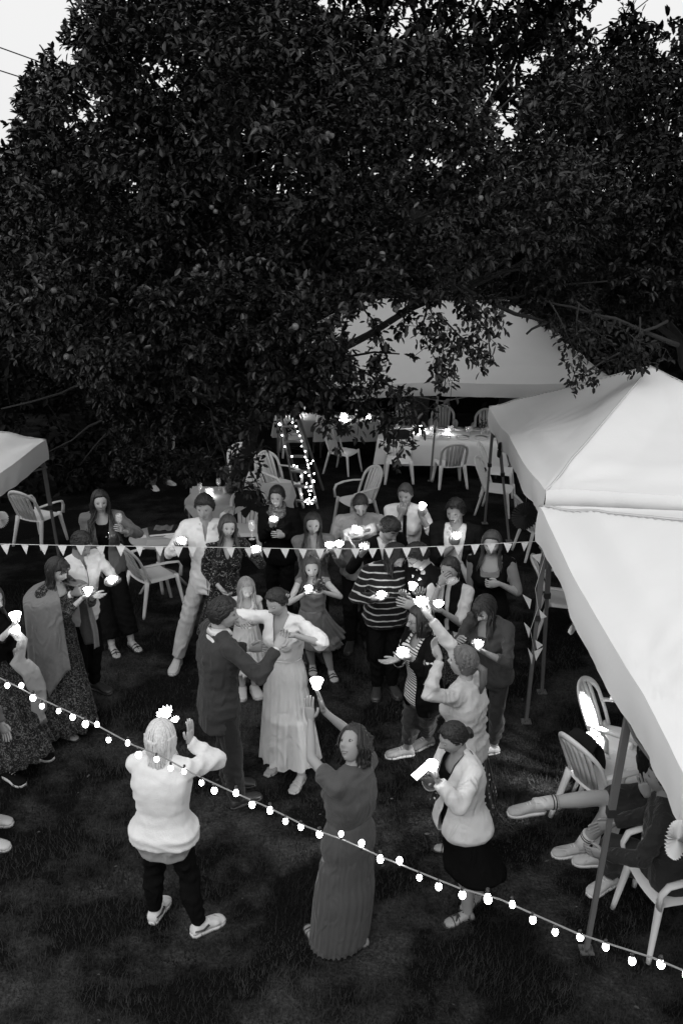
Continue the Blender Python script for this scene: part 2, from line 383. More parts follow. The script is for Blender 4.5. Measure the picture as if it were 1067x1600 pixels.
# ------------------------------------------------------------------ foliage
LT = np.array([[0, 0, 0], [-.21, .30, .07], [-.19, .70, .05], [0, 1, -.08], [.19, .70, .05], [.21, .30, .07]])
def leaves_np(pos, dirs, ups, size, name, m):
    n = len(pos); d = dirs / np.linalg.norm(dirs, axis=1, keepdims=True)
    s = np.cross(d, ups); s /= (np.linalg.norm(s, axis=1, keepdims=True) + 1e-9); u = np.cross(s, d)
    V = pos[:, None, :] + size[:, None, None] * (LT[None, :, 0:1] * s[:, None] + LT[None, :, 1:2] * d[:, None] + LT[None, :, 2:3] * u[:, None])
    b = np.arange(n)[:, None] * 6
    Q = np.concatenate([b + np.array([[0, 1, 2, 3]]), b + np.array([[0, 3, 4, 5]])], 0)
    return np_mesh(name, V.reshape(-1, 3), Q, m, smooth=False)
def unit(n):
    a = rng.normal(size=(n, 3)); return a / np.linalg.norm(a, axis=1, keepdims=True)
GAP2 = [(455, -60), (475, 0), (560, 25), (640, 60), (700, 105), (745, 190), (790, 215), (830, 140), (860, 110), (905, 60), (935, 85), (1000, 80), (1060, 50), (1120, 40), (1120, -60)]
GAP3 = [(903, -60), (912, 20), (940, 60), (965, 40), (985, 12), (1015, 45), (1050, 32), (1130, 45), (1130, -60)]
GAP4 = [(-200, -80), (112, -80), (118, 0), (92, 55), (60, 105), (38, 165), (14, 200), (0, 232), (-200, 260)]
GAP = [(400, 650), (480, 640), (560, 610), (545, 560), (540, 500), (585, 472), (640, 462), (700, 462), (760, 468), (800, 482), (850, 510), (900, 540), (960, 552), (990, 568), (1045, 570), (1067, 590), (1067, 700), (880, 700), (860, 660), (640, 660), (640, 760), (430, 760)]
def in_poly(x, y, P):
    c = False; j = len(P) - 1
    for i in range(len(P)):
        if (P[i][1] > y) != (P[j][1] > y) and x < (P[j][0] - P[i][0]) * (y - P[i][1]) / (P[j][1] - P[i][1]) + P[i][0]: c = not c
        j = i
    return c
def crown_points(blobs, per, rad=(.22, .5)):
    """blobs: (centre, radii, n_clumps). Returns rosette centres with outward directions."""
    P = []; O = []
    for c, r, nc in blobs:
        c = np.array(c); r = np.array(r)
        d = unit(nc * 3); d = d[(d[:, 1] < .35)][:nc]            # most of the crown that can be seen
        k = .72 + .3 * rng.random((len(d), 1)) ** .6
        cc = c + d * r * k
        for q, dd in zip(cc, d):
            R_ = rad[0] + (rad[1] - rad[0]) * rng.random()
            n = int(per * (.5 + rng.random()))
            u = unit(n); kk = rng.random((n, 1)) ** .4
            P.append(q + u * kk * R_ * np.array([1, 1, .75])); O.append(u * .6 + dd)
    return np.concatenate(P), np.concatenate(O)
def rosettes(P, O, k, size, jitter):
    n = len(P); P2 = np.repeat(P, k, 0); O2 = np.repeat(O, k, 0)
    d = O2 / np.linalg.norm(O2, axis=1, keepdims=True) * .75 + unit(n * k) * .95 + np.array([0, 0, -.05])
    up = unit(n * k) * .5 + np.array([0, 0, 1.0]) + O2 * .3
    sz = size * (.65 + .6 * rng.random(n * k))
    return P2 + unit(n * k) * jitter, d, up, sz
litter()
m_leaf = mat('apple_leaf', .011, rough=.38, var=.7, scale=2.0, spec=.42)
m_leaf2 = mat('dark_leaf', .009, rough=.5, var=.4, scale=1.5, spec=.25)
m_leaf3 = mat('far_leaf', .006, rough=.6, var=.3, scale=1.0, spec=.12)
m_bark = mat('bark', .025, rough=.9, var=.35, scale=18, bump=.8, bscale=40, stretch=(1, 1, .25))
m_apple = mat('apple_skin', .12, rough=.38, var=.25, scale=25, spec=.5)
def limb(m, pts, r0, r1, n=7, wob=.03):
    P = []
    for i in range(len(pts) - 1):
        for k in range(5):
            q = Vector(pts[i]).lerp(Vector(pts[i + 1]), k / 5)
            P.append(q + Vector((fbm(q.x, q.y, q.z, 2.1), fbm(q.x, q.y, q.z + 7, 2.3), fbm(q.y, q.x, q.z + 3, 1.9))) * wob * 3)
    P.append(Vector(pts[-1])); L_ = len(P)
    m.tube(P, [r0 + (r1 - r0) * (i / (L_ - 1)) ** .8 for i in range(L_)], n); return P

def tree(name, label, base, trunk, blobs, per, k, size, leafm, group=None, limbs=True, rad=(.25, .55), trunk_r=.14):
    base = Vector(base); t = thing(name, label, 'tree', base, group=group)
    m = MB(); limb(m, [base - Vector((0, 0, .1))] + trunk, trunk_r, trunk_r * .55, 9)
    if limbs:
        for c, r, nc in blobs:
            e = Vector(c); mid_ = Vector(trunk[-1]).lerp(e, .5) + Vector((0, 0, .2)); limb(m, [trunk[-1], mid_, e], trunk_r * .5, .02, 6, .06)
            for q in range(4):
                d = Vector(unit(1)[0]); d.y = -abs(d.y); limb(m, [mid_, e + Vector((d.x * r[0], d.y * r[1], d.z * r[2])) * .8], .03, .008, 5, .05)
    m.build('trunk', m_bark, t)
    P, O = crown_points(blobs, per, rad)
    if base.y < 30:
        keep = []
        for q in P:
            a_, b_ = proj(q); a_ += 22 * fbm(q[0], q[1], q[2], 1.5); b_ += 22 * fbm(q[2], q[1], q[0], 1.5)
            if in_poly(a_, b_, GAP4): keep.append(False); continue
            keep.append(not in_poly(a_, b_, GAP2 if base.y < 16 else GAP3) or fbm(q[0] * 2, q[2] * 2, 1, 1) > .42)
        keep = np.array(keep); P, O = P[keep], O[keep]
    keep = ~((P[:, 0] < -2.9) & (P[:, 1] < 13.6) & (P[:, 2] < 2.75)); P, O = P[keep], O[keep]      # kept clear of the left gazebo
    if base.y < 16:      # the boughs were cut back above the tents
        keep = []
        for q in P:
            a_, b_ = proj(q); keep.append(not in_poly(a_ + 14 * fbm(q[0], q[1], q[2], 2), b_ + 14 * fbm(q[2], q[1], q[0], 2), GAP))
        keep = np.array(keep); P, O = P[keep], O[keep]
    p, d, u, s = rosettes(P, O, k, size, .01)
    me = leaves_np(p - np.array(base), d, u, s, 'crown', leafm); cr = link('crown', me, t); cr['kind'] = 'stuff'
    return t, P, O

# big apple tree
AB = gp(352, 792)
ablobs = [((-2.3, 12.2, 5.9), (1.3, 1.3, 1.2), 60), ((-2.9, 12.0, 4.6), (1.1, 1.4, 1.3), 55), ((-1.7, 11.6, 4.75), (1.75, 2.1, 1.9), 120), ((.0, 11.3, 5.2), (1.9, 2.0, 1.8), 120), ((-2.35, 11.1, 3.6), (1.6, 1.7, 1.15), 90),
          ((-.75, 10.9, 3.6), (1.8, 1.9, 1.15), 110), ((1.25, 11.6, 4.6), (1.6, 1.8, 1.5), 90), ((-.15, 10.8, 3.0), (1.1, 1.3, .7), 55),
          ((-1.3, 11.9, 6.0), (1.4, 1.4, 1.0), 60), ((.9, 12.0, 6.0), (1.3, 1.4, .8), 45), ((-.35, 11.6, 2.35), (.7, .8, .55), 26),
          ((-1.75, 11.9, 2.35), (1.1, .9, .6), 34), ((-3.3, 12.6, 1.9), (1.3, 1.0, 1.0), 40), ((-2.3, 13.2, 1.7), (1.2, .9, .9), 30), ((-3.6, 12.2, 2.9), (1.2, 1.3, 1.5), 55), ((2.4, 12.3, 3.9), (1.3, 1.4, 1.1), 45)]
apple, aP, aO = tree('apple_tree', 'spreading apple tree with small pale apples above the guests', AB,
                     [Vector((-1.35, 12.3, 1.0)), Vector((-1.0, 12.0, 2.0))], ablobs, 23, 6, .088, m_leaf, rad=(.16, .42))
Bas = AB
def attach(name, me, loc, rot, scale, parent):
    o = bpy.data.objects.new(name, me); COL.objects.link(o); o.parent = parent
    o.location = Vector(loc) - parent.location; o.rotation_euler = rot; o.scale = (scale,) * 3; return o
# apples: each a part
m = MB(); m.lathe([(.0005, .84), (.25, .98), (.6, .95), (.93, .55), (1, .1), (.86, -.5), (.5, -.85), (.2, -.88), (.0005, -.78)], n=12)
ap_me = m.mesh('apple', m_apple)
m = MB(); m.tube([(0, 0, .8), (.1, 0, 1.6)], .06, 4); st_me = m.mesh('stalk', m_bark)
vis = [i for i in range(len(aP)) if aP[i][1] < 11.2]
random.shuffle(vis)
cnt = 0
for i in vis:
    px, py = proj(aP[i])
    if not (60 < px < 800 and 120 < py < 650): continue
    if py < 260 and random.random() < .5: continue
    q = aP[i] + np.array([0, -.10, -.04])
    for k in range(random.choice((1, 1, 1, 2))):
        loc = q + rng.normal(size=3) * .03
        a = attach('apple', ap_me, loc, (random.uniform(-.4, .4), random.uniform(-.4, .4), 0), random.uniform(.023, .033), apple)
        cnt += 1
    if cnt > 135: break
# the leaves that show largest, each an object of its own
leaf_me = []
for q in range(4):
    V = LT.copy(); V[:, 2] *= (1 + q * .6); V[3, 2] -= .05 * q; V[:, 0] *= (.9 + .1 * q)
    leaf_me.append(np_mesh('leaf', V, np.array([[0, 1, 2, 3], [0, 3, 4, 5]]), m_leaf))
near = sorted([i for i in vis if 0 < proj(aP[i])[0] < 1000 and 0 < proj(aP[i])[1] < 640], key=lambda i: aP[i][1])[:60]
nl = 0
for i in near:
    for k in range(5):
        if nl >= 300: break
        d = Vector(aO[i]).normalized() * .5 + Vector(unit(1)[0]) * .8; q = d.to_track_quat('Y', 'Z')
        attach('leaf', leaf_me[k % 4], aP[i] + np.array([0, -.05, 0]), q.to_euler(), random.uniform(.07, .105), apple); nl += 1

# hanging branches in front of the far tent: twigs with drooping leaves
def hang(paths, name, label, parent_tree=None, leaf=.085, dens=16, r0=.012):
    m = MB(); P = []; D = []
    for pts in paths:
        PP = limb(m, pts, r0, .003, 5, .02)
        for i in range(2, len(PP)):
            for k in range(random.choice((1, 2, 2))):
                side = Vector(unit(1)[0]); e = PP[i] + side * random.uniform(.05, .16) + Vector((0, 0, -.05))
                m.tube([PP[i], e], .003, 4)
                n = random.randint(4, 8)
                for q in range(n): P.append(np.array(e) + rng.normal(size=3) * .028); D.append(np.array(side) * .4 + unit(1)[0] * .8 + np.array([0, 0, -.45]))
    P = np.array(P); D = np.array(D)
    return m, P, D
hp = []
Yb = 10.4
def pl(seq, Y=Yb): return [pt(a, b, Y + random.uniform(-.12, .12)) for a, b in seq]
hp += [pl([(640, 430), (668, 480), (690, 530), (700, 580), (706, 594)]), pl([(668, 480), (655, 520), (665, 545), (688, 572)]),
       pl([(690, 500), (715, 525), (740, 540), (752, 548)]), pl([(700, 430), (735, 465), (760, 500), (775, 505)]), pl([(735, 465), (722, 488), (748, 512)]),
       pl([(640, 470), (625, 500), (628, 520)]), pl([(560, 470), (590, 500), (600, 540), (590, 575), (560, 590)]), pl([(560, 520), (530, 560), (560, 580), (610, 590)]),
       pl([(500, 560), (540, 610), (570, 640), (600, 650)]), pl([(450, 580), (500, 600), (520, 640), (560, 665)]), pl([(430, 600), (410, 660), (370, 690), (360, 720)]),
       pl([(560, 600), (590, 640), (625, 680), (630, 705)]), pl([(600, 600), (640, 640), (650, 655)]), pl([(330, 640), (345, 690), (360, 740), (400, 760)]), pl([(410, 690), (390, 730), (410, 780)]), pl([(500, 610), (505, 650), (530, 670)]),
       pl([(560, 580), (600, 600), (640, 612), (680, 640)]), pl([(770, 560), (760, 500)])]
m_tw, hP, hD = hang(hp, None, None)
tw = m_tw.build('branch', m_bark, apple)
dr = leaves_np(hP - np.array(Bas), hD, unit(len(hD)) * .6 + np.array([0, -.3, .8]), .065 + .04 * rng.random(len(hD)), 'drooping_leaves', m_leaf)
o = link('drooping_leaves', dr, apple); o['kind'] = 'stuff'

# second tree on the right, darker; its crooked twig hangs over the peaked gazebo
TB = Vector((5.6, 14.5, gz(14.5)))
t2, tP, tO = tree('plum_tree', 'dense dark tree on the right behind the peaked gazebo', TB, [Vector((5.3, 14.2, 1.6))],
                  [((3.9, 13.8, 4.9), (1.9, 1.8, 1.7), 100), ((5.6, 13.6, 5.6), (1.8, 1.8, 1.7), 80), ((3.1, 13.4, 3.9), (1.5, 1.4, 1.0), 70), ((4.9, 13.2, 4.0), (1.7, 1.5, 1.3), 80),
                   ((2.7, 14.2, 5.5), (1.3, 1.3, 1.2), 50), ((6.6, 13.4, 4.2), (1.5, 1.5, 1.8), 55)], 24, 6, .09, m_leaf2)
m_tw, hP, hD = hang([pl([(905, 470), (900, 520), (908, 545), (895, 595)], 10.6), pl([(965, 552), (930, 572), (905, 588)], 10.6), pl([(905, 500), (930, 525), (955, 545), (965, 560)], 10.6), pl([(1000, 500), (1000, 545), (990, 565)], 10.6),
                     pl([(855, 470), (880, 510), (895, 545)], 10.6), pl([(900, 470), (950, 510), (990, 530), (1040, 545)], 10.6)], None, None)
m2 = MB(); limb(m2, [pt(700, 440, 11.4), pt(800, 492, 11.2), pt(850, 512, 11.1), pt(822, 522, 11.0)], .03, .012, 6)
limb(m2, [pt(1040, 500, 11.2), pt(965, 552, 10.6), pt(915, 582, 10.5)], .02, .008, 6); limb(m2, [pt(1060, 540, 11.2), pt(960, 500, 10.9), pt(850, 470, 10.9)], .03, .01, 6)
tw = m_tw.build('branch', m_bark, t2); m2.build('bough', m_bark, t2)
o = link('drooping_leaves', leaves_np(hP - np.array(TB), hD, unit(len(hD)) * .6 + np.array([0, -.3, .8]), .06 + .03 * rng.random(len(hD)), 'drooping_leaves', m_leaf2), t2); o['kind'] = 'stuff'

# trees and shrubs closing the garden
far = [('tall_tree', 'tall black tree at the top centre with pale sky showing through its leaves', (1.5, 19.5), [((1.2, 19, 8.2), (2.8, 1.6, 2.6), 150), ((3.9, 19.5, 7.6), (2.0, 1.2, 2.4), 80), ((-1.2, 19, 7.2), (2.0, 1.5, 2.2), 90), ((-1.9, 18.6, 6.6), (2.5, 1.4, 2.6), 90)], 17, 4, .165, (.3, .6)),
       ('garden_tree', 'dark tree rising behind the right side with feathery top twigs', (7.4, 19), [((6.6, 18.6, 6.4), (2.1, 1.4, 2.0), 80), ((8.6, 18.4, 6.2), (2.4, 1.6, 2.2), 80), ((5.6, 18, 4.2), (2.6, 1.5, 2.4), 100), ((8.6, 18, 2.8), (2.6, 1.5, 2.6), 90)], 18, 4, .16, (.35, .7)),
       ('garden_tree', 'broad dark tree low at the left edge under the pale sky', (-6.6, 17), [((-6.2, 17, 3.6), (1.9, 1.6, 1.4), 80), ((-8.2, 17, 3.4), (2.2, 1.6, 1.3), 70), ((-5.6, 16.4, 1.4), (2.6, 1.4, 2.0), 100), ((-8.4, 16.4, .8), (2.4, 1.4, 2.0), 80), ((-4.4, 16, 3.4), (1.5, 1.5, 1.6), 70), ((-3.4, 18.4, .8), (2.6, .8, 2.2), 80)], 19, 4, .155, (.35, .7)),
       ('garden_tree', 'rounded tree standing dark behind the dining tables', (-1.6, 23.2), [((-2.2, 23, 3.6), (3.0, 1.5, 3.4), 130), ((-5.0, 22.5, 2.2), (2.6, 1.5, 3.0), 110), ((.8, 23, 3.2), (2.8, 1.5, 3.2), 90), ((-.6, 23, 8.4), (2.9, 1.4, 3.0), 110), ((-3.0, 22.6, 7.2), (2.0, 1.4, 3.0), 80)], 16, 4, .22, (.4, .8)),
       ('garden_tree', 'deep dark tree closing the garden behind the far tent', (4.0, 24.0), [((3.6, 23.8, 4.0), (3.2, 1.4, 3.6), 110), ((7.4, 23.4, 3.0), (3.0, 1.4, 3.4), 80), ((6.2, 23.6, 7.6), (2.6, 1.4, 2.4), 60)], 16, 4, .23, (.4, .8))]
for nm, lb, (bx, by), blobs, per, k, sz, rd in far:
    tree(nm, lb, (bx, by, gz(by)), [Vector((bx + .2, by, 1.8)), Vector((bx, by, 3.6))], blobs, per, k, sz, m_leaf3, rad=rd, trunk_r=.2)
# hedge along the end of the garden: one clipped dark mass
def hedge():
    root = thing('hedge', 'unlit clipped hedge along the far end of the garden', 'hedge', (0, 25.6, gz(25.6)))
    vs = []; nx, nz_ = 90, 16
    m = MB(); m.box((0, 25.6, .6), (40, .8, 4.6)); m.build('core', m_leaf3, root)
    n = 9000; x = rng.random(n) * 40 - 20; z = rng.random(n) * 4.6 - 1.7; P = np.stack([x, 25.15 + .15 * rng.random(n), z], 1)
    D = unit(n) + np.array([0, -.7, .2]); c = link('leaves', leaves_np(P - np.array(root.location), D, unit(n) + np.array([0, 0, 1]), .18 + .1 * rng.random(n), 'leaves', m_leaf3), root); c['kind'] = 'stuff'
hedge()
# power lines at the top left
for i, (a, b, lb) in enumerate((((0, 74), (150, 128), 'upper power line crossing the sky at the top left'), ((0, 110), (150, 158), 'lower power line crossing the sky at the top left'))):
    A = pt(a[0] - 900, a[1] - 300, 30); B0 = pt(*a, 30); B1 = pt(*b, 31); B2 = B1 + (B1 - B0) * 4
    m = MB(); m.tube([B0 + (B0 - B1) * 4 + Vector((0, 0, .5)), B0 + (B0 - B1) * 2 + Vector((0, 0, .12)), B0, B1, B2], .018, 5)
    m.build('power_line', mat('cable_black', .02, rough=.6), label=lb, cat='power line')
# ================================================================== FURNITURE
m_plast = mat('white_plastic', .72, rough=.42, var=.06, scale=5, spec=.4)
m_plast_g = mat('weathered_plastic', .34, rough=.6, var=.12, scale=6, spec=.3)
m_cloth_w = mat('white_tablecloth', .72, rough=.9, var=.05, scale=6, bump=.1, bscale=40)
m_glass = glass()
m_china = mat('white_china', .7, rough=.25, var=.02, spec=.6)
m_steel = mat('cutlery_steel', .5, rough=.25, metal=1)
m_flame = mat('candle_glow', .9, emit=14)
m_black = mat('black_cloth', .012, rough=.9, var=.3)
m_dark = mat('dark_plastic', .02, rough=.35, spec=.5)
m_wood = mat('weathered_wood', .10, rough=.85, var=.3, scale=10, bump=.4, bscale=60, stretch=(1, 1, .15))
m_paper = mat('white_paper', .75, rough=.9, var=.05)
m_green = mat('flower_leaf', .04, rough=.6, var=.4, scale=30)

def chair_proto(arms=True, material=None):
    """moulded garden chair; local front = -y, origin on the ground under the seat centre"""
    mt = material or m_plast
    t = thing('garden_chair', 'white plastic garden chair', 'chair', (0, 0, -50), 0, 'white plastic garden chairs')
    def part(name, m, par=t): return link(name, m.mesh(name, mt), par)
    zs = .43
    for sx in (-1, 1):
        for sy in (-1, 1):
            top = Vector((sx * .205, sy * .19, zs + (.0 if sy > 0 else .0))); bot = Vector((sx * .255, sy * (.25 if sy < 0 else .30), 0))
            if arms and sy < 0:      # front leg runs up to the arm
                pass
            m = MB(); P = [top.lerp(bot, i / 6) + Vector((0, 0, 0)) for i in range(7)]
            m.tube([top + Vector((0, 0, .01))] + P[1:], [(.036 - .016 * i / 6, .020 - .005 * i / 6) for i in range(7)], 8, ref=(1, 0, 0), sq=True); part('leg', m)
    # seat: thin dished sheet with a rolled rim
    n = 14; top = []; bot = []
    for j in range(n + 1):
        for i in range(n + 1):
            u = -1 + 2 * i / n; v = -1 + 2 * j / n
            x = u * (.235 - .018 * (v + 1) / 2) * (1 - .07 * v * v); y = v * .215 * (1 - .08 * u * u)
            e = max(abs(u), abs(v)); z = zs + .012 - .018 * (1 - u * u) * (1 - v * v * .5) - (.028 if e > .99 else 0) - (.02 * max(0, -v - .55) if v < 0 else 0)
            top.append((x, y, z)); bot.append((x * .985, y * .985, z - .006))
    N = n + 1; m = MB(); fs = [(j * N + i, j * N + i + 1, (j + 1) * N + i + 1, (j + 1) * N + i) for j in range(n) for i in range(n)]
    m.add(top, fs); m.add(bot, [f[::-1] for f in fs]); m.box((0, 0, zs - .022), (.40, .36, .012)); part('seat', m)
    # back: arched frame and slats
    def back(x, s): return Vector((x, .20 + .16 * s + .03 * s * s - .10 * (x / .22) ** 2 * .35, zs + .0 + .45 * s))
    m = MB(); arc = []
    for i in range(25):
        a = math.pi * i / 24; x = .225 * math.cos(a); s = .60 + .40 * math.sin(a)
        arc.append(back(x * (1 if True else 1), s))
    P = [back(.215, -.02), back(.222, .2), back(.225, .4)] + arc + [back(-.225, .4), back(-.222, .2), back(-.215, -.02)]
    m.tube(P, [(.013, .024)] * len(P), 8, ref=(0, 1, 0), sq=True); bf = part('back_frame', m)
    for k in range(5):
        x = -.128 + .064 * k; s1 = .60 + .38 * math.sqrt(max(0, 1 - (x / .225) ** 2))
        m = MB(); m.tube([back(x * .85, -.02), back(x * .95, .35), back(x * 1.02, .7), back(x * 1.05, s1)], [(.006, .024), (.006, .0255), (.006, .027), (.006, .027)], 4, ref=(0, 1, 0), sq=True); part('slat', m)
    if arms:
        for sx in (-1, 1):
            m = MB(); P = [back(sx * .222, .46), Vector((sx * .262, .10, zs + .215)), Vector((sx * .278, -.05, zs + .21)), Vector((sx * .272, -.185, zs + .185)), Vector((sx * .262, -.225, zs + .12)), Vector((sx * .245, -.22, zs + .0))]
            m.tube(P, [(.026, .011), (.030, .010), (.031, .010), (.028, .011), (.024, .012), (.030, .014)], 8, ref=(1, 0, 0), sq=True); part('armrest', m)
    return t
CH_A = chair_proto(True); CH_B = chair_proto(False); used = set()
CH_G = None
def chair(px, py, rz, label, arms=True, s=1.0, at=None):
    """px, py: picture point of the floor under the seat"""
    src = CH_A if arms else CH_B; key = id(src)
    c = src if key not in used else copy_tree(src); used.add(key)
    p = at or gp(px, py); place(c, (p[0], p[1], gz(p[1])), R(rz), label, scale=(s, s, s)); return c
def ats(px, py, dz): q = gp(px, py, dz); return (q.x, q.y)
# rz: 0 = faces the camera, 90 = faces picture right, 180 = away
chair(66, 848, 155, 'white armchair standing alone behind the pole of the left gazebo')
chair(243, 948, 130, 'white armchair turned away, at the round table with books')
chair(385, 872, -5, 'white garden chair right behind the woman in the floral dress')
chair(440, 795, 50, 'white armchair facing right, beside the foot of the fairy-lit ladder')
chair(384, 782, 15, 'white garden chair behind the tablecloth-covered small table with a candle', arms=False)
chair(556, 822, -60, 'white armchair just behind the bearded man')
chair(0, 0, 60, 'white armless chair facing right, left of the chair with a black jacket', arms=False, at=ats(537, 704, .44))
chair(459, 712, 10, 'white garden chair seen between the rails of the fairy-lit ladder', arms=False)
chair(0, 0, 0, 'white armless chair with a black jacket over its back at the long table', arms=False, at=ats(623, 716, .44))
chair(0, 0, 188, 'white slatted chair seen from behind, tucked towards the long table', arms=False, at=ats(703, 722, .44))
chair(640, 698, 10, 'white chair on the far side of the long table, leftmost of three')
chair(690, 705, -5, 'white chair on the far side of the long table, middle of three')
chair(757, 712, -8, 'white chair on the far side of the long table, next to the gazebo corner')
chair(778, 772, 78, 'white armless chair at the right end of the long table', arms=False)
chair(776, 802, 68, 'white armless chair standing just in front of the one at the table end', arms=False)
chair(842, 868, 100, 'white chair half hidden behind the gazebo corner next to the big dark rosette')
chair(878, 990, 80, 'white armchair under the front gazebo beside the hanging white rosette')
chair(0, 0, 62, 'white armchair farthest under the front gazebo, its arms lit by the lamp', at=ats(975, 1130, .60))
chair(0, 0, 118, 'white armchair with brightly lit back slats nearest the lamp, a black bag hung on it', at=ats(950, 1182, .62))
chair(0, 0, -72, 'empty white chair between the front gazebo pole and the seated guests', at=ats(980, 1198, .43), arms=False)
SEAT1 = ats(1036, 1266, .46); SEAT2 = ats(1048, 1366, .46)
chair(0, 0, -78, 'white armchair at the lower right corner under a seated guest', at=SEAT2)
chair(0, 0, -88, 'white armchair at the right edge carrying the guest with crossed legs', at=SEAT1)
if 0: pass

# black jacket over the back of the chair at the long table
def drape(name, label, cat, c, w_, h_, mt, n=18, out=.05, tilt=0, seed=0, group=None, yaw=0):
    """cloth folded over a back rail; c is the centre of the rail"""
    m = MB(); c = Vector(c); rows = []
    for j in range(n + 1):
        s = j / n * 2 - 1                      # -1 front hem, 0 over the rail, 1 rear hem
        row = []
        for i in range(n + 1):
            u = i / n * 2 - 1
            zz = -abs(s) ** 1.1 * h_ * (1 - .12 * abs(u)) - .03 * u * u; yy = (out + .02 * abs(s)) * (1 if s > 0 else -1) * min(1, abs(s) * 4) + .02 * math.sin(u * 7 + seed) * abs(s)
            row.append(c + Matrix.Rotation(yaw, 3, 'Z') @ Vector((u * w_ / 2 * (1 + .08 * math.sin(s * 5 + seed)), yy, zz + .012 * fbm(u, s, seed, 3))))
        rows.append(row)
    m.rings(rows, cap=False, closed=False); o = m.build(name, mt, label=label, cat=cat, group=group)
    sm = o.modifiers.new('thick', 'SOLIDIFY'); sm.thickness = .008; return o
pc = gp(623, 716, .44); drape('jacket', 'black jacket hanging over a chair back at the long table', 'jacket', (pc.x, pc.y + .34, gz(pc.y) + .885), .50, .36, m_black, seed=3)
pc = gp(385, 872); drape('jacket', 'black coat hanging on the chair behind the woman in the floral dress', 'jacket', (pc.x + .02, pc.y + .30, gz(pc.y) + .87), .36, .5, m_black, seed=6)

q_ = gp(920, 1165, .62); drape('bag', 'black bag hanging on the back of the brightly lit armchair', 'bag', (q_.x - .06, q_.y - .10, .80), .30, .26, m_black, seed=5, yaw=2.0)

# ---------------- tables
def wine_glass(loc, label, s=1.0, group='glasses on the tables', tumbler=False):
    m = MB()
    if tumbler: m.lathe([(.001, .003), (.03, .003), (.034, .1), (.031, .1), (.028, .01), (.001, .01)], n=12)
    else: m.lathe([(.001, 0), (.032, .002), (.004, .008), (.004, .08), (.022, .09), (.036, .12), (.034, .16), (.028, .185), (.026, .185), (.033, .13), (.001, .09)], n=12)
    o = m.build('drinking_glass', m_glass, world=False, label=label, cat='glass', group=group); o.location = loc; o.scale = (s, s, s); return o
GL = {}
def glass_at(loc, label, tumbler=False):
    k = tumbler
    if k not in GL: GL[k] = wine_glass(loc, label, tumbler=tumbler); return GL[k]
    o = GL[k].copy(); COL.objects.link(o); o.location = loc; o['label'] = label; return o
def plate(loc, label, r=.12):
    if 'p' not in GL:
        m = MB(); m.lathe([(.001, .004), (.6, .004), (.72, .012), (1, .16 * .12 + .01), (1, .006), (.6, 0), (.001, 0)], n=22)
        me = m.mesh('plate', m_china); GL['p'] = me
    o = link('plate', GL['p'], label=label, cat='plate', group='plates on the tables'); o.location = loc; o.scale = (r, r, 1); return o
def bottle(loc, label):
    m = MB(); m.lathe([(.001, 0), (.037, .003), (.037, .19), (.014, .235), (.013, .30), (.001, .302)], n=14)
    o = m.build('wine_bottle', mat('bottle_glass', .02, rough=.1, spec=.7), world=False, label=label, cat='bottle'); o.location = loc; return o
def candle(loc, label, s=1.0, strength=None):
    t = thing('candle_holder', label, 'candle', loc, group='candle glasses on the tables')
    m = MB(); m.lathe([(.001, .002), (.034 * s, .003), (.04 * s, .075 * s), (.037 * s, .075 * s), (.031 * s, .01), (.001, .01)], n=14); link('holder', m.mesh('holder', m_glass), t)
    m = MB(); m.lathe([(.001, .012), (.027 * s, .012), (.027 * s, .04 * s), (.001, .04 * s)], n=12); link('wax', m.mesh('wax', mat('lamp_candle_glow', .9, emit=55) if s > 1.55 or s == 1.2 else m_flame), t)
    return t
def posy(loc, label, s=1.0, vase=True, seed=0):
    t = thing('flower_arrangement', label, 'flowers', loc); q = random.Random(seed)
    if vase: m = MB(); m.lathe([(.001, 0), (.03, .002), (.036, .05), (.024, .10), (.028, .12), (.022, .12), (.02, .1), (.001, .02)], n=14); link('vase', m.mesh('vase', m_glass), t)
    m = MB(); m2 = MB()
    for i in range(26):
        a = q.uniform(0, 6.28); e = Vector((math.cos(a) * q.uniform(.02, .11), math.sin(a) * q.uniform(.02, .11), q.uniform(.16, .27))) * s
        m.tube([(0, 0, .06 * s), e * .6 + Vector((0, 0, .03)), e], .002, 4)
        for k in range(3):
            d = Vector((q.uniform(-1, 1), q.uniform(-1, 1), q.uniform(-.3, 1))).normalized() * .03 * s; sd_ = d.orthogonal().normalized() * .010 * s
            b = e * q.uniform(.6, 1); m.add([b, b + d * .5 + sd_, b + d, b + d * .5 - sd_], [(0, 1, 2, 3)])
        if i % 3 == 0:
            for k in range(8): m2.add([e, e + Vector((math.cos(k * .8) * .02, math.sin(k * .8) * .02, .012)) * s, e + Vector((math.cos(k * .8 + .5) * .02, math.sin(k * .8 + .5) * .02, .012)) * s], [(0, 1, 2)])
    link('foliage', m.mesh('foliage', m_green, smooth=False), t)['kind'] = 'stuff'; link('blossoms', m2.mesh('blossoms', mat('pale_petal', .4, rough=.8), smooth=False), t)['kind'] = 'stuff'
    return t
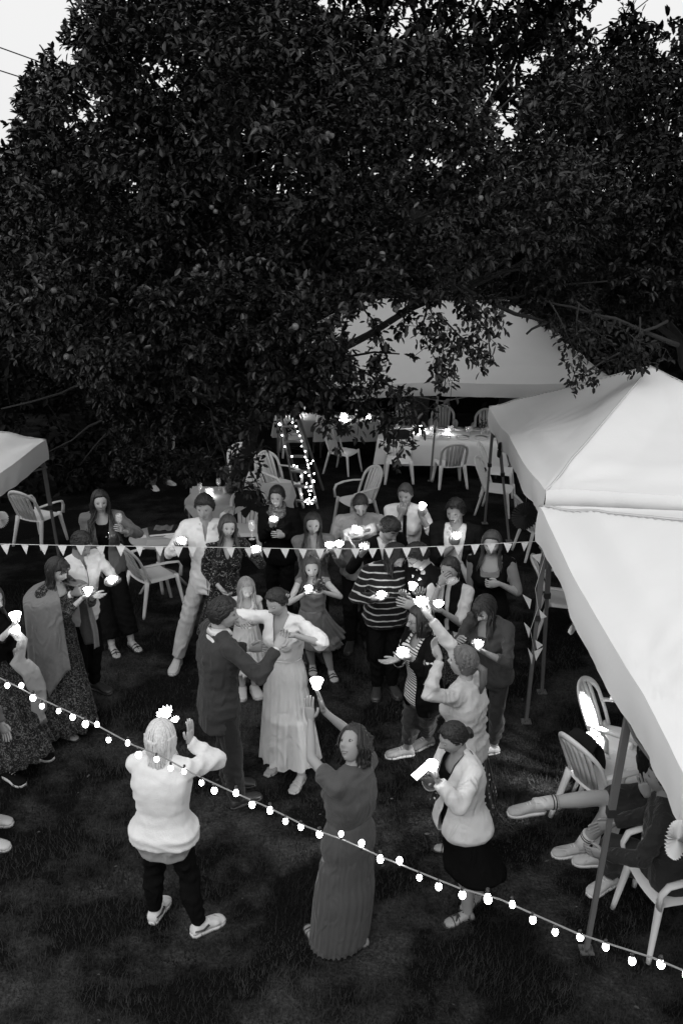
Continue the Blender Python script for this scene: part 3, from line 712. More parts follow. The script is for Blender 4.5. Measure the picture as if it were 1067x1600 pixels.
# long dining table under the far tent
TZ = .74
A = gp(590, 686, TZ); B = gp(794, 692, TZ)   # front edge
tl = thing('dining_table', 'long dining table under a white cloth, laid with plates below the far tent', 'table', (A.x, A.y, gz(A.y)), group=None)
u_ = Vector((1, (B.y - A.y) / (B.x - A.x) * .6, 0)).normalized(); v_ = Vector((-u_.y, u_.x, 0)); Lx = (B.x - A.x); Dp = .95; tz = gz(A.y) + TZ
def tp(a, b, z=0): q = Vector((A.x, A.y, tz)) + u_ * a + v_ * b; q.z = tz + z; return q
m = MB(); m.rings([[tp(-.0, 0, -.04), tp(Lx, 0, -.04), tp(Lx, Dp, -.04), tp(0, Dp, -.04)], [tp(0, 0, -.008), tp(Lx, 0, -.008), tp(Lx, Dp, -.008), tp(0, Dp, -.008)]]); m.build('tabletop', m_wood, tl, smooth=False)
for a, b in ((.15, .15), (Lx - .15, .15), (Lx - .15, Dp - .15), (.15, Dp - .15)):
    m = MB(); q = tp(a, b, -.04); m.tube([q, q - Vector((0, 0, TZ - .04 + (gz(q.y) - gz(A.y)) * -1))], .022, 6); m.build('leg', m_pole, tl)
def tablecloth(tpf, Lx, Dp, drop, label, seed=0):
    per = []; n = 56
    def edge(k):
        s = k / (4 * n); q = s * 4; i = int(q) % 4; f = q - int(q)
        return [(f * Lx, 0), (Lx, f * Dp), (Lx - f * Lx, Dp), (0, Dp - f * Dp)][i]
    rings_ = []
    for lev in (0.0, .25, .5, .75, 1.0):
        ring = []
        for k in range(4 * n):
            a, b = edge(k); cx, cy = a - Lx / 2, b - Dp / 2; l = math.hypot(cx / Lx, cy / Dp)
            o = Vector((cx / Lx, cy / Dp)); dd = 1 if abs(o.x) > .499 or abs(o.y) > .499 else 0
            ox = (1 if o.x > .499 else -1 if o.x < -.499 else 0); oy = (1 if o.y > .499 else -1 if o.y < -.499 else 0)
            w_ = lev * (.02 + .03 * (1 + fbm(a * 4, b * 4, seed, 1)) + .02 * math.sin((a + b) * 13 + seed))
            ring.append(tpf(a + ox * (w_ + .006), b + oy * (w_ + .006), -lev * drop * (1 + .06 * fbm(a, b, seed, 1.5)) + .002))
        rings_.append(ring)
    m = MB(); m.rings([[tpf(Lx / 2 + (edge(k)[0] - Lx / 2) * f, Dp / 2 + (edge(k)[1] - Dp / 2) * f, .002) for k in range(4 * n)] for f in (.02, .5, .97)] + rings_, cap=False)
    return m.build('tablecloth', m_cloth_w, label=label, cat='tablecloth')
tablecloth(tp, Lx, Dp, .46, 'long white tablecloth on the dining table below the far tent', 1)
q_ = random.Random(3)
for i in range(7):
    a = Lx * (i + .5) / 7
    plate(tp(a + .05, .2, .006), 'white plate near the front edge of the long table, number %s from its left end' % ['first', 'second', 'third', 'fourth', 'fifth', 'sixth', 'seventh'][i] if False else ['white plate at the shaded left end of the long table', 'white plate above the chair with the black jacket', 'white plate left of the tent pole on the long table', 'white plate just right of the tent pole on the long table', 'white plate above the slatted chair at the long table', 'white plate near the bottle on the long table', 'white plate at the right end of the long table'][i])
    plate(tp(a, .78, .006), ['far-side plate at the shaded left end of the long table', 'far-side plate beyond the black jacket', 'far-side plate beside the candle on the long table', 'far-side plate right of the tent pole on the long table', 'far-side plate before the middle far chair', 'far-side plate left of the bottle', 'far-side plate at the right end of the long table'][i], r=.11)
    glass_at(tp(a + .18, .34, .006), ['wine glass at the shaded left end of the long table', 'wine glass above the chair with the black jacket', 'wine glass left of the tent pole on the long table', 'wine glass right of the tent pole on the long table', 'wine glass above the slatted chair at the long table', 'wine glass left of the dark wine bottle', 'wine glass at the right end of the long table'][i], False)
    glass_at(tp(a + .14, .62, .006), ['tumbler at the far left corner of the long table', 'tumbler behind the black jacket on the long table', 'tumbler beside the bright candle glass on the long table', 'tumbler behind the tent pole on the long table', 'tumbler beside the leafy vase on the long table', 'tumbler behind the dark wine bottle', 'tumbler at the far right corner of the long table'][i], True)
    m = MB(); q = tp(a - .12, .2, .010)
    for dx in (0, .02): m.box(q + u_ * dx, (.010, .18, .004), k=0)
    pass
for o in [x for x in COL.objects if x.name.startswith('drinking_glass')]: pass
candle(tp(.75, .5, .006), 'large glowing candle glass at the left of the long table', 1.7)
candle(tp(1.25, .42, .006), 'small glowing candle glass left of the tent pole on the long table', 1.2)
bottle(tp(Lx - .22, .25, .006), 'dark wine bottle at the right end of the long table')
posy(tp(1.9, .5, .006), 'small leafy flower vase in the middle of the long table', 1.15, seed=4)
posy(tp(.3, .6, .006), 'dark leafy vase at the left end of the long table', 1.3, seed=9)

# round garden table with books
RT = gp(250, 838, .71); rtz = RT.z
rt = thing('garden_table', 'pale round garden table with books and papers left of the tall man', 'table', (RT.x, RT.y, gz(RT.y)))
m = MB(); m.lathe([(.001, -.03), (.33, -.032), (.36, -.028), (.368, -.010), (.36, 0), (.001, 0)], (RT.x, RT.y, rtz), 40); m.build('tabletop', m_plast_g, rt)
m = MB(); m.tube([(RT.x, RT.y, rtz - .03), (RT.x, RT.y, rtz - .45)], .035, 10); m.build('column', m_plast_g, rt)
for k in range(4):
    a = k * math.pi / 2 + .5; m = MB(); m.tube([(RT.x, RT.y, rtz - .42), (RT.x + .15 * math.cos(a), RT.y + .15 * math.sin(a), rtz - .5), (RT.x + .3 * math.cos(a), RT.y + .3 * math.sin(a), gz(RT.y))], .02, 6); m.build('leg', m_plast_g, rt)
def slab(name, label, cat, c, size, rz, mt, pages=None, tilt=0):
    t = thing(name, label, cat, c, rz); Mx = Matrix.Rotation(tilt, 3, 'X')
    m = MB(); m.box((0, 0, size[2] / 2), size); o = link('cover', m.mesh('cover', mt, smooth=False), t)
    if pages: m = MB(); m.box((.004, -.004, size[2] / 2), (size[0] * .99, size[1] * .99, size[2] * .6)); link('pages', m.mesh('pages', m_paper, smooth=False), t)
    be = o.modifiers.new('b', 'BEVEL'); be.width = .003; be.segments = 2; return t
slab('photo_album', 'thick black album with white page edges lying on the round table', 'book', (RT.x + .02, RT.y + .14, rtz + .001), (.36, .27, .035), .25, mat('album_cover', .02, rough=.6), True)
m = MB(); q = Vector((RT.x + .02, RT.y + .17, rtz + .037)); NN = 12
m.rings([[q + Vector(((i / NN - .5) * .22, (j / NN - .5) * .15, .012 + .016 * fbm(i, j, 2, .4) + .01 * math.sin(i * 1.1))) for i in range(NN + 1)] for j in range(NN + 1)], cap=False, closed=False)
o = m.build('cloth_napkin', mat('grey_cloth', .16, rough=.9, var=.2), label='crumpled grey cloth lying on top of the black album', cat='cloth'); o.modifiers.new('s', 'SOLIDIFY').thickness = .01
for i, (dx, dy, sx, sy, rz, lb) in enumerate(((-.22, -.02, .12, .09, .3, 'small white card at the left of the round table'), (.02, -.20, .28, .18, .1, 'large pale sheet lying at the front of the round table'), (.16, .02, .15, .21, -.5, 'pale sheet of paper at the right of the round table'))):
    m = MB(); m.box((0, 0, .0015 + .0012 * i), (sx, sy, .001)); o = m.build('paper_sheet', m_paper if i != 1 else mat('beige_paper', .45, var=.08), world=False, label=lb, cat='paper', smooth=False); o.location = (RT.x + dx, RT.y + dy, rtz + .001); o.rotation_euler = (0, 0, rz)

# small cloth-covered table with a candle behind the tall man
CT = gp(342, 775, .72)
ct = thing('side_table', 'small square table under a scalloped cloth behind the tall man', 'table', (CT.x, CT.y, gz(CT.y)))
cz = CT.z; m = MB(); m.box((CT.x, CT.y, cz - .02), (.84, .8, .03)); m.build('tabletop', m_wood, ct, smooth=False)
for sx in (-1, 1):
    for sy in (-1, 1): m = MB(); m.tube([(CT.x + sx * .36, CT.y + sy * .34, cz - .035), (CT.x + sx * .38, CT.y + sy * .36, gz(CT.y))], .02, 6); m.build('leg', m_pole, ct)
def corner_cloth(c, w_, drop, label, seed):
    n = 40; rows = []
    for j in range(n + 1):
        row = []
        for i in range(n + 1):
            u = (i / n * 2 - 1) * (w_ / 2 + drop); v = (j / n * 2 - 1) * (w_ / 2 + drop)
            a = Matrix.Rotation(.62, 2) @ Vector((u, v)); h_ = w_ / 2
            ex = max(0, abs(a.x) - h_); ey = max(0, abs(a.y) - h_); d = math.hypot(ex, ey)
            x = math.copysign(min(abs(a.x), h_ + .015 + .06 * ex), a.x); y = math.copysign(min(abs(a.y), h_ + .015 + .06 * ey), a.y)
            row.append((c[0] + x + .02 * math.sin(a.y * 12) * (ex > 0), c[1] + y + .02 * math.sin(a.x * 12) * (ey > 0), c[2] + .003 - d * .97))
        rows.append(row)
    m = MB(); m.rings(rows, cap=False, closed=False); return m.build('tablecloth', mat('cream_tablecloth', .5, rough=.9, var=.1, scale=20), label=label, cat='tablecloth')
corner_cloth((CT.x, CT.y, cz), .84, .17, 'cream tablecloth hanging in points from the small candle table', 2)
candle((CT.x - .12, CT.y - .05, cz + .006), 'bright candle glass on the cream-covered small table', 1.5)
for dx, dy, tb, lb in ((-.26, 0, False, 'wine glass left of the candle on the small table'), (.08, .1, True, 'tumbler right of the candle on the small table'), (.2, -.1, False, 'wine glass at the right of the small candle table'), (-.02, .2, False, 'wine glass behind the candle on the small table')): glass_at((CT.x + dx, CT.y + dy, cz + .006), lb, tb)
posy((CT.x + .1, CT.y + .22, cz + .006), 'dark bouquet in a vase at the back of the small candle table', 1.5, seed=21)
plate((CT.x + .25, CT.y + .1, cz + .006), 'white plate at the right of the small candle table', .11)
# second small table, half hidden: its far top with a glowing lantern
for (px, py, w_, lb, lc, kk) in ((462, 650, .85, 'table with a glowing lantern seen through the ladder', 'cloth hanging from the table seen through the ladder', 31), (545, 656, 1.3, 'far table behind the hanging leaves, left of the long table', 'bright cloth on the far table behind the hanging leaves', 33), (415, 768, .7, 'low pale table between the candle table and the armchair', 'pale cloth on the low table between the candle table and the armchair', 35)):
    q = gp(px, py, .73); z0 = gz(q.y) + .73
    t = thing('side_table', lb, 'table', (q.x, q.y, gz(q.y))); m = MB(); m.box((q.x, q.y, z0 - .02), (w_, .75, .03)); m.build('tabletop', m_wood, t, smooth=False)
    for sx in (-1, 1):
        for sy in (-1, 1): m = MB(); m.tube([(q.x + sx * w_ * .43, q.y + sy * .32, z0 - .035), (q.x + sx * w_ * .44, q.y + sy * .34, gz(q.y))], .02, 6); m.build('leg', m_pole, t)
    A0 = Vector((q.x - w_ / 2, q.y - .375, z0)); tf = lambda a, b, z=0, A0=A0: Vector((A0.x + a, A0.y + b, A0.z + z))
    o = tablecloth(tf, w_, .75, .16 if kk == 35 else .34, lc, kk)
    if kk != 33: o.data.materials[0] = mat('cream_tablecloth', .5)
    if kk == 31:
        candle((q.x, q.y, z0 + .006), 'glowing lantern glass on the table seen through the ladder', 2.4)
        glass_at((q.x + .2, q.y, z0 + .006), 'wine glass beside the lantern seen through the ladder')
    if kk == 33:
        candle((q.x - .1, q.y - .1, z0 + .006), 'glowing candle glass on the far table behind the leaves', 2.0); candle((q.x + .4, q.y + .05, z0 + .006), 'second candle glass on the far table, nearer the long table', 1.4)
        for i in range(4): plate((q.x - .5 + .3 * i, q.y - .22, z0 + .006), ['leftmost', 'second', 'third', 'rightmost'][i] + ' plate along the front of the far table behind the leaves', .1)
        glass_at((q.x + .15, q.y + .1, z0 + .006), 'wine glass between the candles on the far table behind the leaves')

# ---------------- orchard ladder with fairy lights
LB = gp(482, 800); LT_ = pt(446, 628, LB.y + .9); LB2 = gp(455, 800)
la = thing('step_ladder', 'old wooden step ladder wound with tiny fairy lights', 'ladder', (LB.x, LB.y, gz(LB.y)))
f1, f2 = pt(464, 792, LB.y), pt(497, 795, LB.y); g1, g2 = pt(434, 628, LB.y + .75), pt(458, 625, LB.y + .75)
for a, b in ((f1, g1), (f2, g2)):
    m = MB(); m.tube([a, b], (.030, .012) and [(.030, .013)] * 2, 4, ref=(0, 1, 0), sq=True); m.build('rail', m_wood, la, smooth=False)
for k in range(7):
    s = .06 + .14 * k; a = f1.lerp(g1, s); b = f2.lerp(g2, s); m = MB(); m.tube([a, b], [(.012, .045)] * 2, 4, ref=(0, 0, 1), sq=True); m.build('rung', m_wood, la, smooth=False)
for a, dx in ((g1, -.02), (g2, .16)):
    m = MB(); m.tube([a, (a.x + .3 + dx, a.y + .75, gz(a.y + .75))], [(.022, .012)] * 2, 4, sq=True); m.build('rear_leg', m_wood, la, smooth=False)
fl = thing('fairy_lights', 'string of tiny warm fairy lights wound round the ladder', 'fairy lights', (LB.x, LB.y, gz(LB.y)))
pts_ = []
qq = random.Random(5)
px_list = [(442, 609), (448, 627), (453, 634), (452, 644), (455, 650), (457, 660), (462, 666), (465, 674), (468, 681), (471, 689), (471, 697), (477, 705), (477, 714), (480, 719), (489, 720), (486, 724), (481, 726), (482, 731), (477, 738), (483, 743), (491, 740), (479, 755), (478, 761), (486, 760), (482, 767), (486, 767), (484, 773), (479, 781), (483, 779), (489, 781), (481, 787), (487, 787), (492, 777), (477, 784), (484, 783), (441, 680), (445, 698), (456, 713), (459, 727), (464, 729), (470, 744), (471, 772), (437, 663), (490, 752)]
yy0 = LB.y + .75
path = []
for i, (a, b) in enumerate(px_list):
    s = (792 - b) / 165.0; path.append(pt(a, b, LB.y - .05 + .75 * max(0, s)))
m = MB(); m.tube(sorted(path, key=lambda q: -q.z), .0022, 4); m.build('wire', m_dark, fl)
bm_ = MB(); bm_.ball((0, 0, 0), .011, nu=8, nv=6); bme = bm_.mesh('bulb', mat('fairy_bulb', .9, emit=14))
big = MB(); big.ball((0, 0, 0), .02, nu=8, nv=6); 
for i, q in enumerate(path):
    o = bpy.data.objects.new('bulb', bme); COL.objects.link(o); o.parent = fl; o.location = q - fl.location
    o.scale = (1.8,) * 3 if px_list[i] in ((437, 663), (490, 752)) else (1, 1, 1)

# ---------------- bunting
m_flag = mat('pennant_cloth', .72, rough=.95, var=.15, scale=60, bump=.3, bscale=200)
YB = 7.62
def bunting():
    xs = [-10, 0, 100, 250, 400, 485, 600, 700, 800, 853]; ys = [849, 850, 852, 854, 856, 858, 857, 853, 848, 845]
    root = thing('bunting', 'string of small white pennants stretched across the guests', 'bunting', tuple(pt(485, 858, YB)))
    P = [pt(-260, 838, YB)] + [pt(a, b, YB + (.35 * max(0, (a - 700) / 150))) for a, b in zip(xs, ys)]
    m = MB(); m.tube(P, .0022, 4); m.build('string', m_paper, root)
    cen = list(np.arange(9, 840, 29.0)); qb = random.Random(2)
    flagx = [9, 39, 69, 98, 126, 158, 189, 218, 249, 279, 301, 333 + 28, 389, 417, 445, 473, 500, 528, 555, 582, 608, 635, 662, 689, 716, 742, 767, 793, 820]
    for cx in flagx:
        cy = np.interp(cx, xs, ys); Y = YB + .35 * max(0, (cx - 700) / 150); c = pt(cx, cy + .5, Y)
        a = qb.uniform(-.45, .45); h_ = .088; w_ = .037; d = Vector((math.cos(a), math.sin(a), 0)); tip = Vector((qb.uniform(-.006, .006), qb.uniform(-.01, .01), -h_))
        vs = [c - d * w_, c + d * w_, c + d * (w_ * .5) + tip * .5 + Vector((0, -.004, 0)), c + tip, c - d * (w_ * .5) + tip * .5 + Vector((0, -.004, 0))]
        vs2 = [v + Vector((0, .0015, 0)) for v in vs]
        m = MB(); m.add(vs, [(0, 4, 3, 2, 1)]); m.add(vs2, [(0, 1, 2, 3, 4)]); m.add(vs + vs2, [(0, 1, 6, 5), (1, 2, 7, 6), (2, 3, 8, 7), (3, 4, 9, 8), (4, 0, 5, 9)]); m.build('pennant', m_flag, root, smooth=False)
    # the loose end wound down the two gazebo legs
    r2 = thing('bunting', 'loose end of the pennant string wound down the gazebo legs', 'bunting', tuple(pt(838, 950, 7.9)))
    P = [pt(842, 845, 7.9), pt(850, 872, 7.88), pt(836, 920, 7.9), pt(840, 950, 7.88), pt(828, 985, 7.88), pt(836, 1025, 7.9)]
    m = MB(); m.tube(P, .0022, 4); m.build('string', m_paper, r2)
    for (a, b, dx, dy) in ((846, 865, -16, 3), (830, 937, -14, -8), (842, 952, 12, 12), (828, 982, -10, -10), (836, 1000, 12, 8), (834, 1018, 14, -6), (832, 1024, -8, -12)):
        c = pt(a, b, 7.86); e1 = pt(a + dx, b + dy, 7.84); s_ = pt(a + dx * .2, b + 15, 7.86); m = MB(); m.add([c, s_, e1, c + Vector((0, .003, 0)), s_ + Vector((0, .003, 0)), e1 + Vector((0, .003, 0))], [(0, 1, 2), (5, 4, 3), (0, 3, 4, 1), (1, 4, 5, 2), (2, 5, 3, 0)]); m.build('pennant', m_flag, r2, smooth=False)
bunting()

# ---------------- festoon of round bulbs
def festoon():
    bl = [(-22, 1055), (12, 1070), (34, 1072), (52, 1089), (66, 1102), (92, 1110), (114, 1119), (134, 1130), (152, 1131), (170, 1155), (200, 1160), (217, 1178), (245, 1185), (267, 1199), (288, 1204), (315, 1222), (335, 1234), (369, 1238), (394, 1256), (422, 1265), (446, 1282), (470, 1291), (499, 1302), (533, 1304), (565, 1319), (594, 1341), (624, 1346), (655, 1370), (685, 1384), (722, 1397), (762, 1403), (800, 1412), (832, 1436), (867, 1455), (906, 1463), (946, 1478), (987, 1500), (1032, 1505), (1072, 1522), (1115, 1545)]
    cable = [(-60, 1030), (0, 1059), (60, 1090), (140, 1127), (210, 1165), (250, 1180), (300, 1208), (360, 1236), (420, 1262), (480, 1292), (540, 1314), (600, 1341), (660, 1365), (720, 1389), (780, 1405), (850, 1436), (900, 1458), (960, 1478), (1020, 1497), (1080, 1522), (1150, 1550)]
    def yy(px): return 5.15 - 2.25 * (px / 1067)
    root = thing('festoon_lights', 'cable of round glowing bulbs crossing low in front of the guests', 'string lights', tuple(pt(533, 1310, yy(533))))
    m = MB(); m.tube([pt(-700, 800, 6.6), pt(-400, 900, 6.1)] + [pt(a, b, yy(a)) for a, b in cable] + [pt(1300, 1600, 2.5), pt(1700, 1700, 2.0)], .0042, 6); m.build('cable', mat('festoon_cable', .25, rough=.6), root)
    m_b = mat('festoon_bulb', .9, emit=9); pb = MB(); pb.lathe([(.0005, -.030), (.013, -.026), (.0195, -.012), (.0185, .002), (.011, .016), (.0085, .022), (.0005, .022)], n=14)
    me = pb.mesh('bulb', m_b); ps = MB(); ps.lathe([(.0005, .018), (.010, .018), (.0105, .042), (.006, .048), (.0005, .048)], n=10); ms = ps.mesh('socket', m_dark)
    for (a, b) in bl:
        cy = np.interp(a, [c[0] for c in cable], [c[1] for c in cable]); Y = yy(a); c = pt(a, b, Y); top = pt(a + .0, cy, Y)
        if abs(b - cy) < 3: top = c + Vector((.0, .02, .03))
        d = (top - c); q = d.to_track_quat('Z', 'Y')
        o = bpy.data.objects.new('bulb', me); COL.objects.link(o); o.parent = root; o.location = c - root.location; o.rotation_mode = 'QUATERNION'; o.rotation_quaternion = q
        s = random.uniform(.62, .9); o.scale = (s, s, s)
        o2 = bpy.data.objects.new('socket', ms); COL.objects.link(o2); o2.parent = o
festoon()

# ---------------- paper rosettes hanging from the gazebos
def rosette(c, r, label, mt, yaw=0, tilt=0):
    t = thing('paper_rosette', label, 'paper rosette', c, group='paper fan rosettes hung from the gazebos'); n = 30; Mx = Matrix.Rotation(yaw, 3, 'Z') @ Matrix.Rotation(tilt, 3, 'X')
    vs = [Mx @ Vector((0, 0, 0))]
    for i in range(2 * n):
        a = math.pi * i / n; k = 1 if i % 2 else .93; vs.append(Mx @ Vector((r * k * math.cos(a), -.012 if i % 2 else .012, r * k * math.sin(a))))
    vs += [Mx @ Vector((r * .12 * math.cos(math.pi * i / n), -.008 if i % 2 else .008, r * .12 * math.sin(math.pi * i / n))) for i in range(2 * n)]
    m = MB(); N2 = 2 * n; fs = [(1 + i, 1 + (i + 1) % N2, 1 + N2 + (i + 1) % N2, 1 + N2 + i) for i in range(N2)] + [(0, 1 + N2 + i, 1 + N2 + (i + 1) % N2) for i in range(N2)]
    m.add(vs, fs); o = link('pleats', m.mesh('pleats', mt, smooth=False), t); o.modifiers.new('s', 'SOLIDIFY').thickness = .0012
    m = MB(); m.lathe([(.0005, 0), (r * .13, .001), (r * .12, .004), (.0005, .005)], n=14, M=Mx @ Matrix.Rotation(R(90), 3, 'X')); link('centre', m.mesh('centre', mt, smooth=False), t)
    m = MB(); m.tube([(0, 0, r), (0, 0, r + .25)], .001, 4); link('thread', m.mesh('thread', m_paper), t); return t
m_ro = mat('black_paper', .025, rough=.9); 
rosette(pt(820, 806, 9.6), .155, 'big black paper rosette hanging at the gazebo corner', m_ro, .2)
rosette(pt(780, 703, 11.9), .10, 'small dark paper rosette edge-on near the end of the long table', m_ro, 1.2)
rosette(pt(897, 978, 6.9), .075, 'small white paper rosette hanging beside the armchair under the front gazebo', m_paper, .9, .3)
rosette(pt(1056, 1312, 4.05), .098, 'white paper rosette hanging at the bottom right edge', m_paper, .75, -.25)
rosette(pt(1, 812, 10.4), .10, 'white paper rosette cut by the left edge under the gazebo', m_paper, .8)

# work lamp on the lawn under the front gazebo: the lit lamp that throws the hard light there
LP = pt(962, 1092, 6.95)
lt = thing('work_lamp', 'small bright lamp clipped to the gazebo frame over the lit armchairs', 'lamp', tuple(LP))
m = MB(); m.lathe([(.012, .07), (.03, .05), (.055, 0), (.05, 0), (.026, .045), (.001, .05)], tuple(LP), 14); m.build('shade', m_dark, lt)
m = MB(); m.ball(LP + Vector((0, 0, .012)), .02); m.build('bulb', mat('lamp_bulb', .9, emit=30), lt)
m = MB(); m.tube([LP + Vector((0, 0, .07)), (LP.x + .06, LP.y, 2.0)], .006, 5); m.build('cord', m_dark, lt)
l = bpy.data.lights.new('lamp_light', 'SPOT'); l.energy = 120; l.shadow_soft_size = .03; l.spot_size = R(88); l.spot_blend = .45
lo = bpy.data.objects.new('lamp_light', l); COL.objects.link(lo); lo.parent = lt; lo.location = (0, 0, -.03); lo.rotation_euler = (LP - Vector((1.22, 7.15, 0))).to_track_quat('Z', 'Y').to_euler()
# ================================================================== PEOPLE
BAKE = []       # (object, finishing function)
def sm(x, a, b): t = min(1, max(0, (x - a) / (b - a))); return t * t * (3 - 2 * t)
SKIN = {k: mat('skin_' + k, v, rough=.5, var=.06, scale=20, spec=.35) for k, v in dict(light=.37, mid=.27, dark=.10, tan=.21).items()}
TEETH = mat('teeth', .6, rough=.3); LIPS = mat('lips', .13, rough=.4); EYEW = mat('eye_white', .30, rough=.2); IRIS = mat('iris', .015, rough=.15, spec=.6); BROW = mat('eyebrow', .04, rough=.9); BEARD = mat('beard', .025, rough=.95, var=.5, scale=200, bump=.6, bscale=300)
HAIR = {k: mat('hair_' + k, v, rough=.45, var=.45, scale=90, bump=.5, bscale=160, spec=.45, stretch=(1, 1, .12)) for k, v in dict(black=.012, dark=.02, brown=.05, light=.11, blonde=.26, white=.62).items()}
def head_pt(d, s=1.0):
    """surface of the skull without features for direction d (x right, y front, z up)"""
    x, y, z = d
    rx, ry, rz = .074, .093, .112
    if y < 0: ry = .098
    p = Vector((x * rx, y * ry, z * rz))
    if z < 0:
        t = min(1, -z); p.x *= 1 - .30 * t ** 1.6; p.y = p.y * (1 - .16 * t ** 2) + .022 * t ** 1.5 * (1 if y > -.3 else .2)
    return p
def g_(x, c, w): return math.exp(-((x - c) / w) ** 2)
def face_pt(d, opt):
    p = head_pt(d)
    if p.y > .02:
        X, Z = p.x, p.z; f = sm(p.y, .02, .06)
        dy = 0
        dy += .0235 * g_(X, 0, .0095 + .006 * g_(Z, -.025, .02)) * (sm(Z, .028, -.020) if Z > -.026 else sm(Z, -.044, -.026))      # nose
        dy += .006 * g_(X, 0, .017) * g_(Z, -.028, .009)
        dy += .0035 * g_(Z, .030, .010) * g_(abs(X), .028, .026)                                  # brow
        dy -= .0085 * g_(Z, .008, .0135) * g_(abs(X), .030, .0155)                                  # sockets
        dy += .006 * g_(Z, -.026, .02) * g_(abs(X), .043, .018)                                   # cheek
        dy += .0062 * g_(Z, -.060, .0065) * g_(X, 0, .019) + .0058 * g_(Z, -.072, .0065) * g_(X, 0, .016) - .004 * g_(Z, -.0655, .003) * g_(X, 0, .022)
        dy -= .003 * g_(Z, -.082, .006) * g_(X, 0, .02); dy += .007 * g_(Z, -.098, .014) * g_(X, 0, .018)
        p.y += dy * f
    return p
def warp(t):   # more columns on the face
    return t - .30 * math.sin(t)
def head_mesh(m, O, HR, HF, HU, s, opt, nu=52, nv=40):
    M = lambda p: O + (HR * p.x + HF * p.y + HU * p.z) * s
    vs = []; sm_ = opt.get('smile', 0)
    for i in range(nv + 1):
        v = i / nv; ph = math.pi * (v + .045 * math.sin(2 * math.pi * v) * -1)
        for j in range(nu):
            a = warp(2 * math.pi * j / nu - math.pi) if True else 0
            d = Vector((math.sin(ph) * math.sin(a), math.sin(ph) * math.cos(a), math.cos(ph)))
            vs.append(face_pt(d, opt))
    fs = []; ks = []
    for i in range(nv):
        for j in range(nu):
            f = (i * nu + j, i * nu + (j + 1) % nu, (i + 1) * nu + (j + 1) % nu, (i + 1) * nu + j)
            c = (vs[f[0]] + vs[f[1]] + vs[f[2]] + vs[f[3]]) / 4; k = 0
            curve = sm_ * .35 * abs(c.x) ** 2 * 20 if True else 0
            zz = c.z - sm_ * (c.x ** 2) * 14
            if c.y > .05:
                if 0: pass
                elif abs(c.z - (.0335 - 9.0 * (abs(c.x) - .028) ** 2)) < .0032 and .015 < abs(c.x) < .046: k = 4
            if opt.get('beard') and c.y > -.005 and c.z < -.028 - .02 * (1 if abs(c.x) < .03 else 0) + (.035 if abs(c.x) > .05 else 0) and k == 0 and not (abs(c.x) < .02 and -.078 < c.z < -.052): k = 5
            if opt.get('stache') and c.y > .04 and abs(c.x) < .025 and -.056 < c.z < -.045: k = 5
            fs.append(f); ks.append(k)
    o = len(m.v); m.v += [tuple(M(p)) for p in vs]; m.f += [tuple(q + o for q in f) for f in fs]; m.m += ks
    def fp(x, z, out=0):       # point on the face surface by height
        best = None
        for q in range(-14, 15):
            d = Vector((x / .074, .0, 0)); zz = z / .112 * 1.0; yy = math.sqrt(max(.02, 1 - zz * zz - (x / .074) ** 2)); p = face_pt(Vector((x / .074, yy, zz)).normalized(), opt); return Vector((x, p.y + out, z))
    mw_ = .0215 + .004 * sm_
    for z0, r_, am in ((-.0605, .0030, .0), (-.0700, .0036, -1.0)):
        P = []
        for q in range(9):
            t = q / 4 - 1; x = t * mw_; open_ = (.0028 * sm_ + .0) * (1 - t * t); zc = -.0650 + sm_ * 9 * x * x + (.0038 if am == 0 else -.0040) * (1 - t * t) + (open_ if am == 0 else -open_); P.append(M(fp(x, zc, -.0005)))
        m.tube(P, [r_ * s * (.35 + .65 * (1 - (q / 4 - 1) ** 2)) for q in range(9)], 6, k=1)
    if sm_ > .6: m.tube([M(fp(t * mw_ * .72, -.0650 + sm_ * 9 * (t * mw_) ** 2 * .5, -.0035)) for t in (-1, -.5, 0, .5, 1)], [(.0016 * s, .0022 * s), (.0034 * s, .003 * s), (.0040 * s, .003 * s), (.0034 * s, .003 * s), (.0016 * s, .0022 * s)], 6, ref=tuple(HU), k=6)
    Mx = Matrix((HR, HF, HU)).transposed()
    for sx in (-1, 1):
        if not opt.get('closed'):
            m.ball(M(Vector((sx * .0305, .0735, .008))), [x * s for x in (.0135, .0115, .0078)], Mx, 10, 8, k=2)
            gx = opt.get('gaze', 0); m.ball(M(Vector((sx * .0305 + gx, .0815, .007))), [x * s for x in (.0068, .005, .0066)], Mx, 8, 6, k=3)
            m.tube([M(Vector((sx * .0305 + q * .016, .0835 - abs(q) * .007 - (q * sx > 0) * .004 * abs(q), .0155 - .005 * q * q))) for q in (-1, -.5, 0, .5, 1)], .0017 * s, 5, k=4)
        else:
            m.ball(M(Vector((sx * .0305, .0745, .008))), [x * s for x in (.0135, .0115, .0085)], Mx, 10, 8, k=0)
            m.tube([M(Vector((sx * .0305 + q * .015, .0835 - abs(q) * .007, .002 + .003 * q * q))) for q in (-1, -.5, 0, .5, 1)], .0018 * s, 5, k=4)
        if opt.get('ears', 1):
            m.ball(M(Vector((sx * .0745, -.008, -.004))), [x * s for x in (.009, .017, .030)], Mx @ Matrix.Rotation(sx * .35, 3, 'Z') @ Matrix.Rotation(-.2, 3, 'X'), 8, 6, k=0)
            m.ball(M(Vector((sx * .079, -.004, -.002))), [x * s for x in (.004, .010, .020)], Mx, 6, 5, k=0)
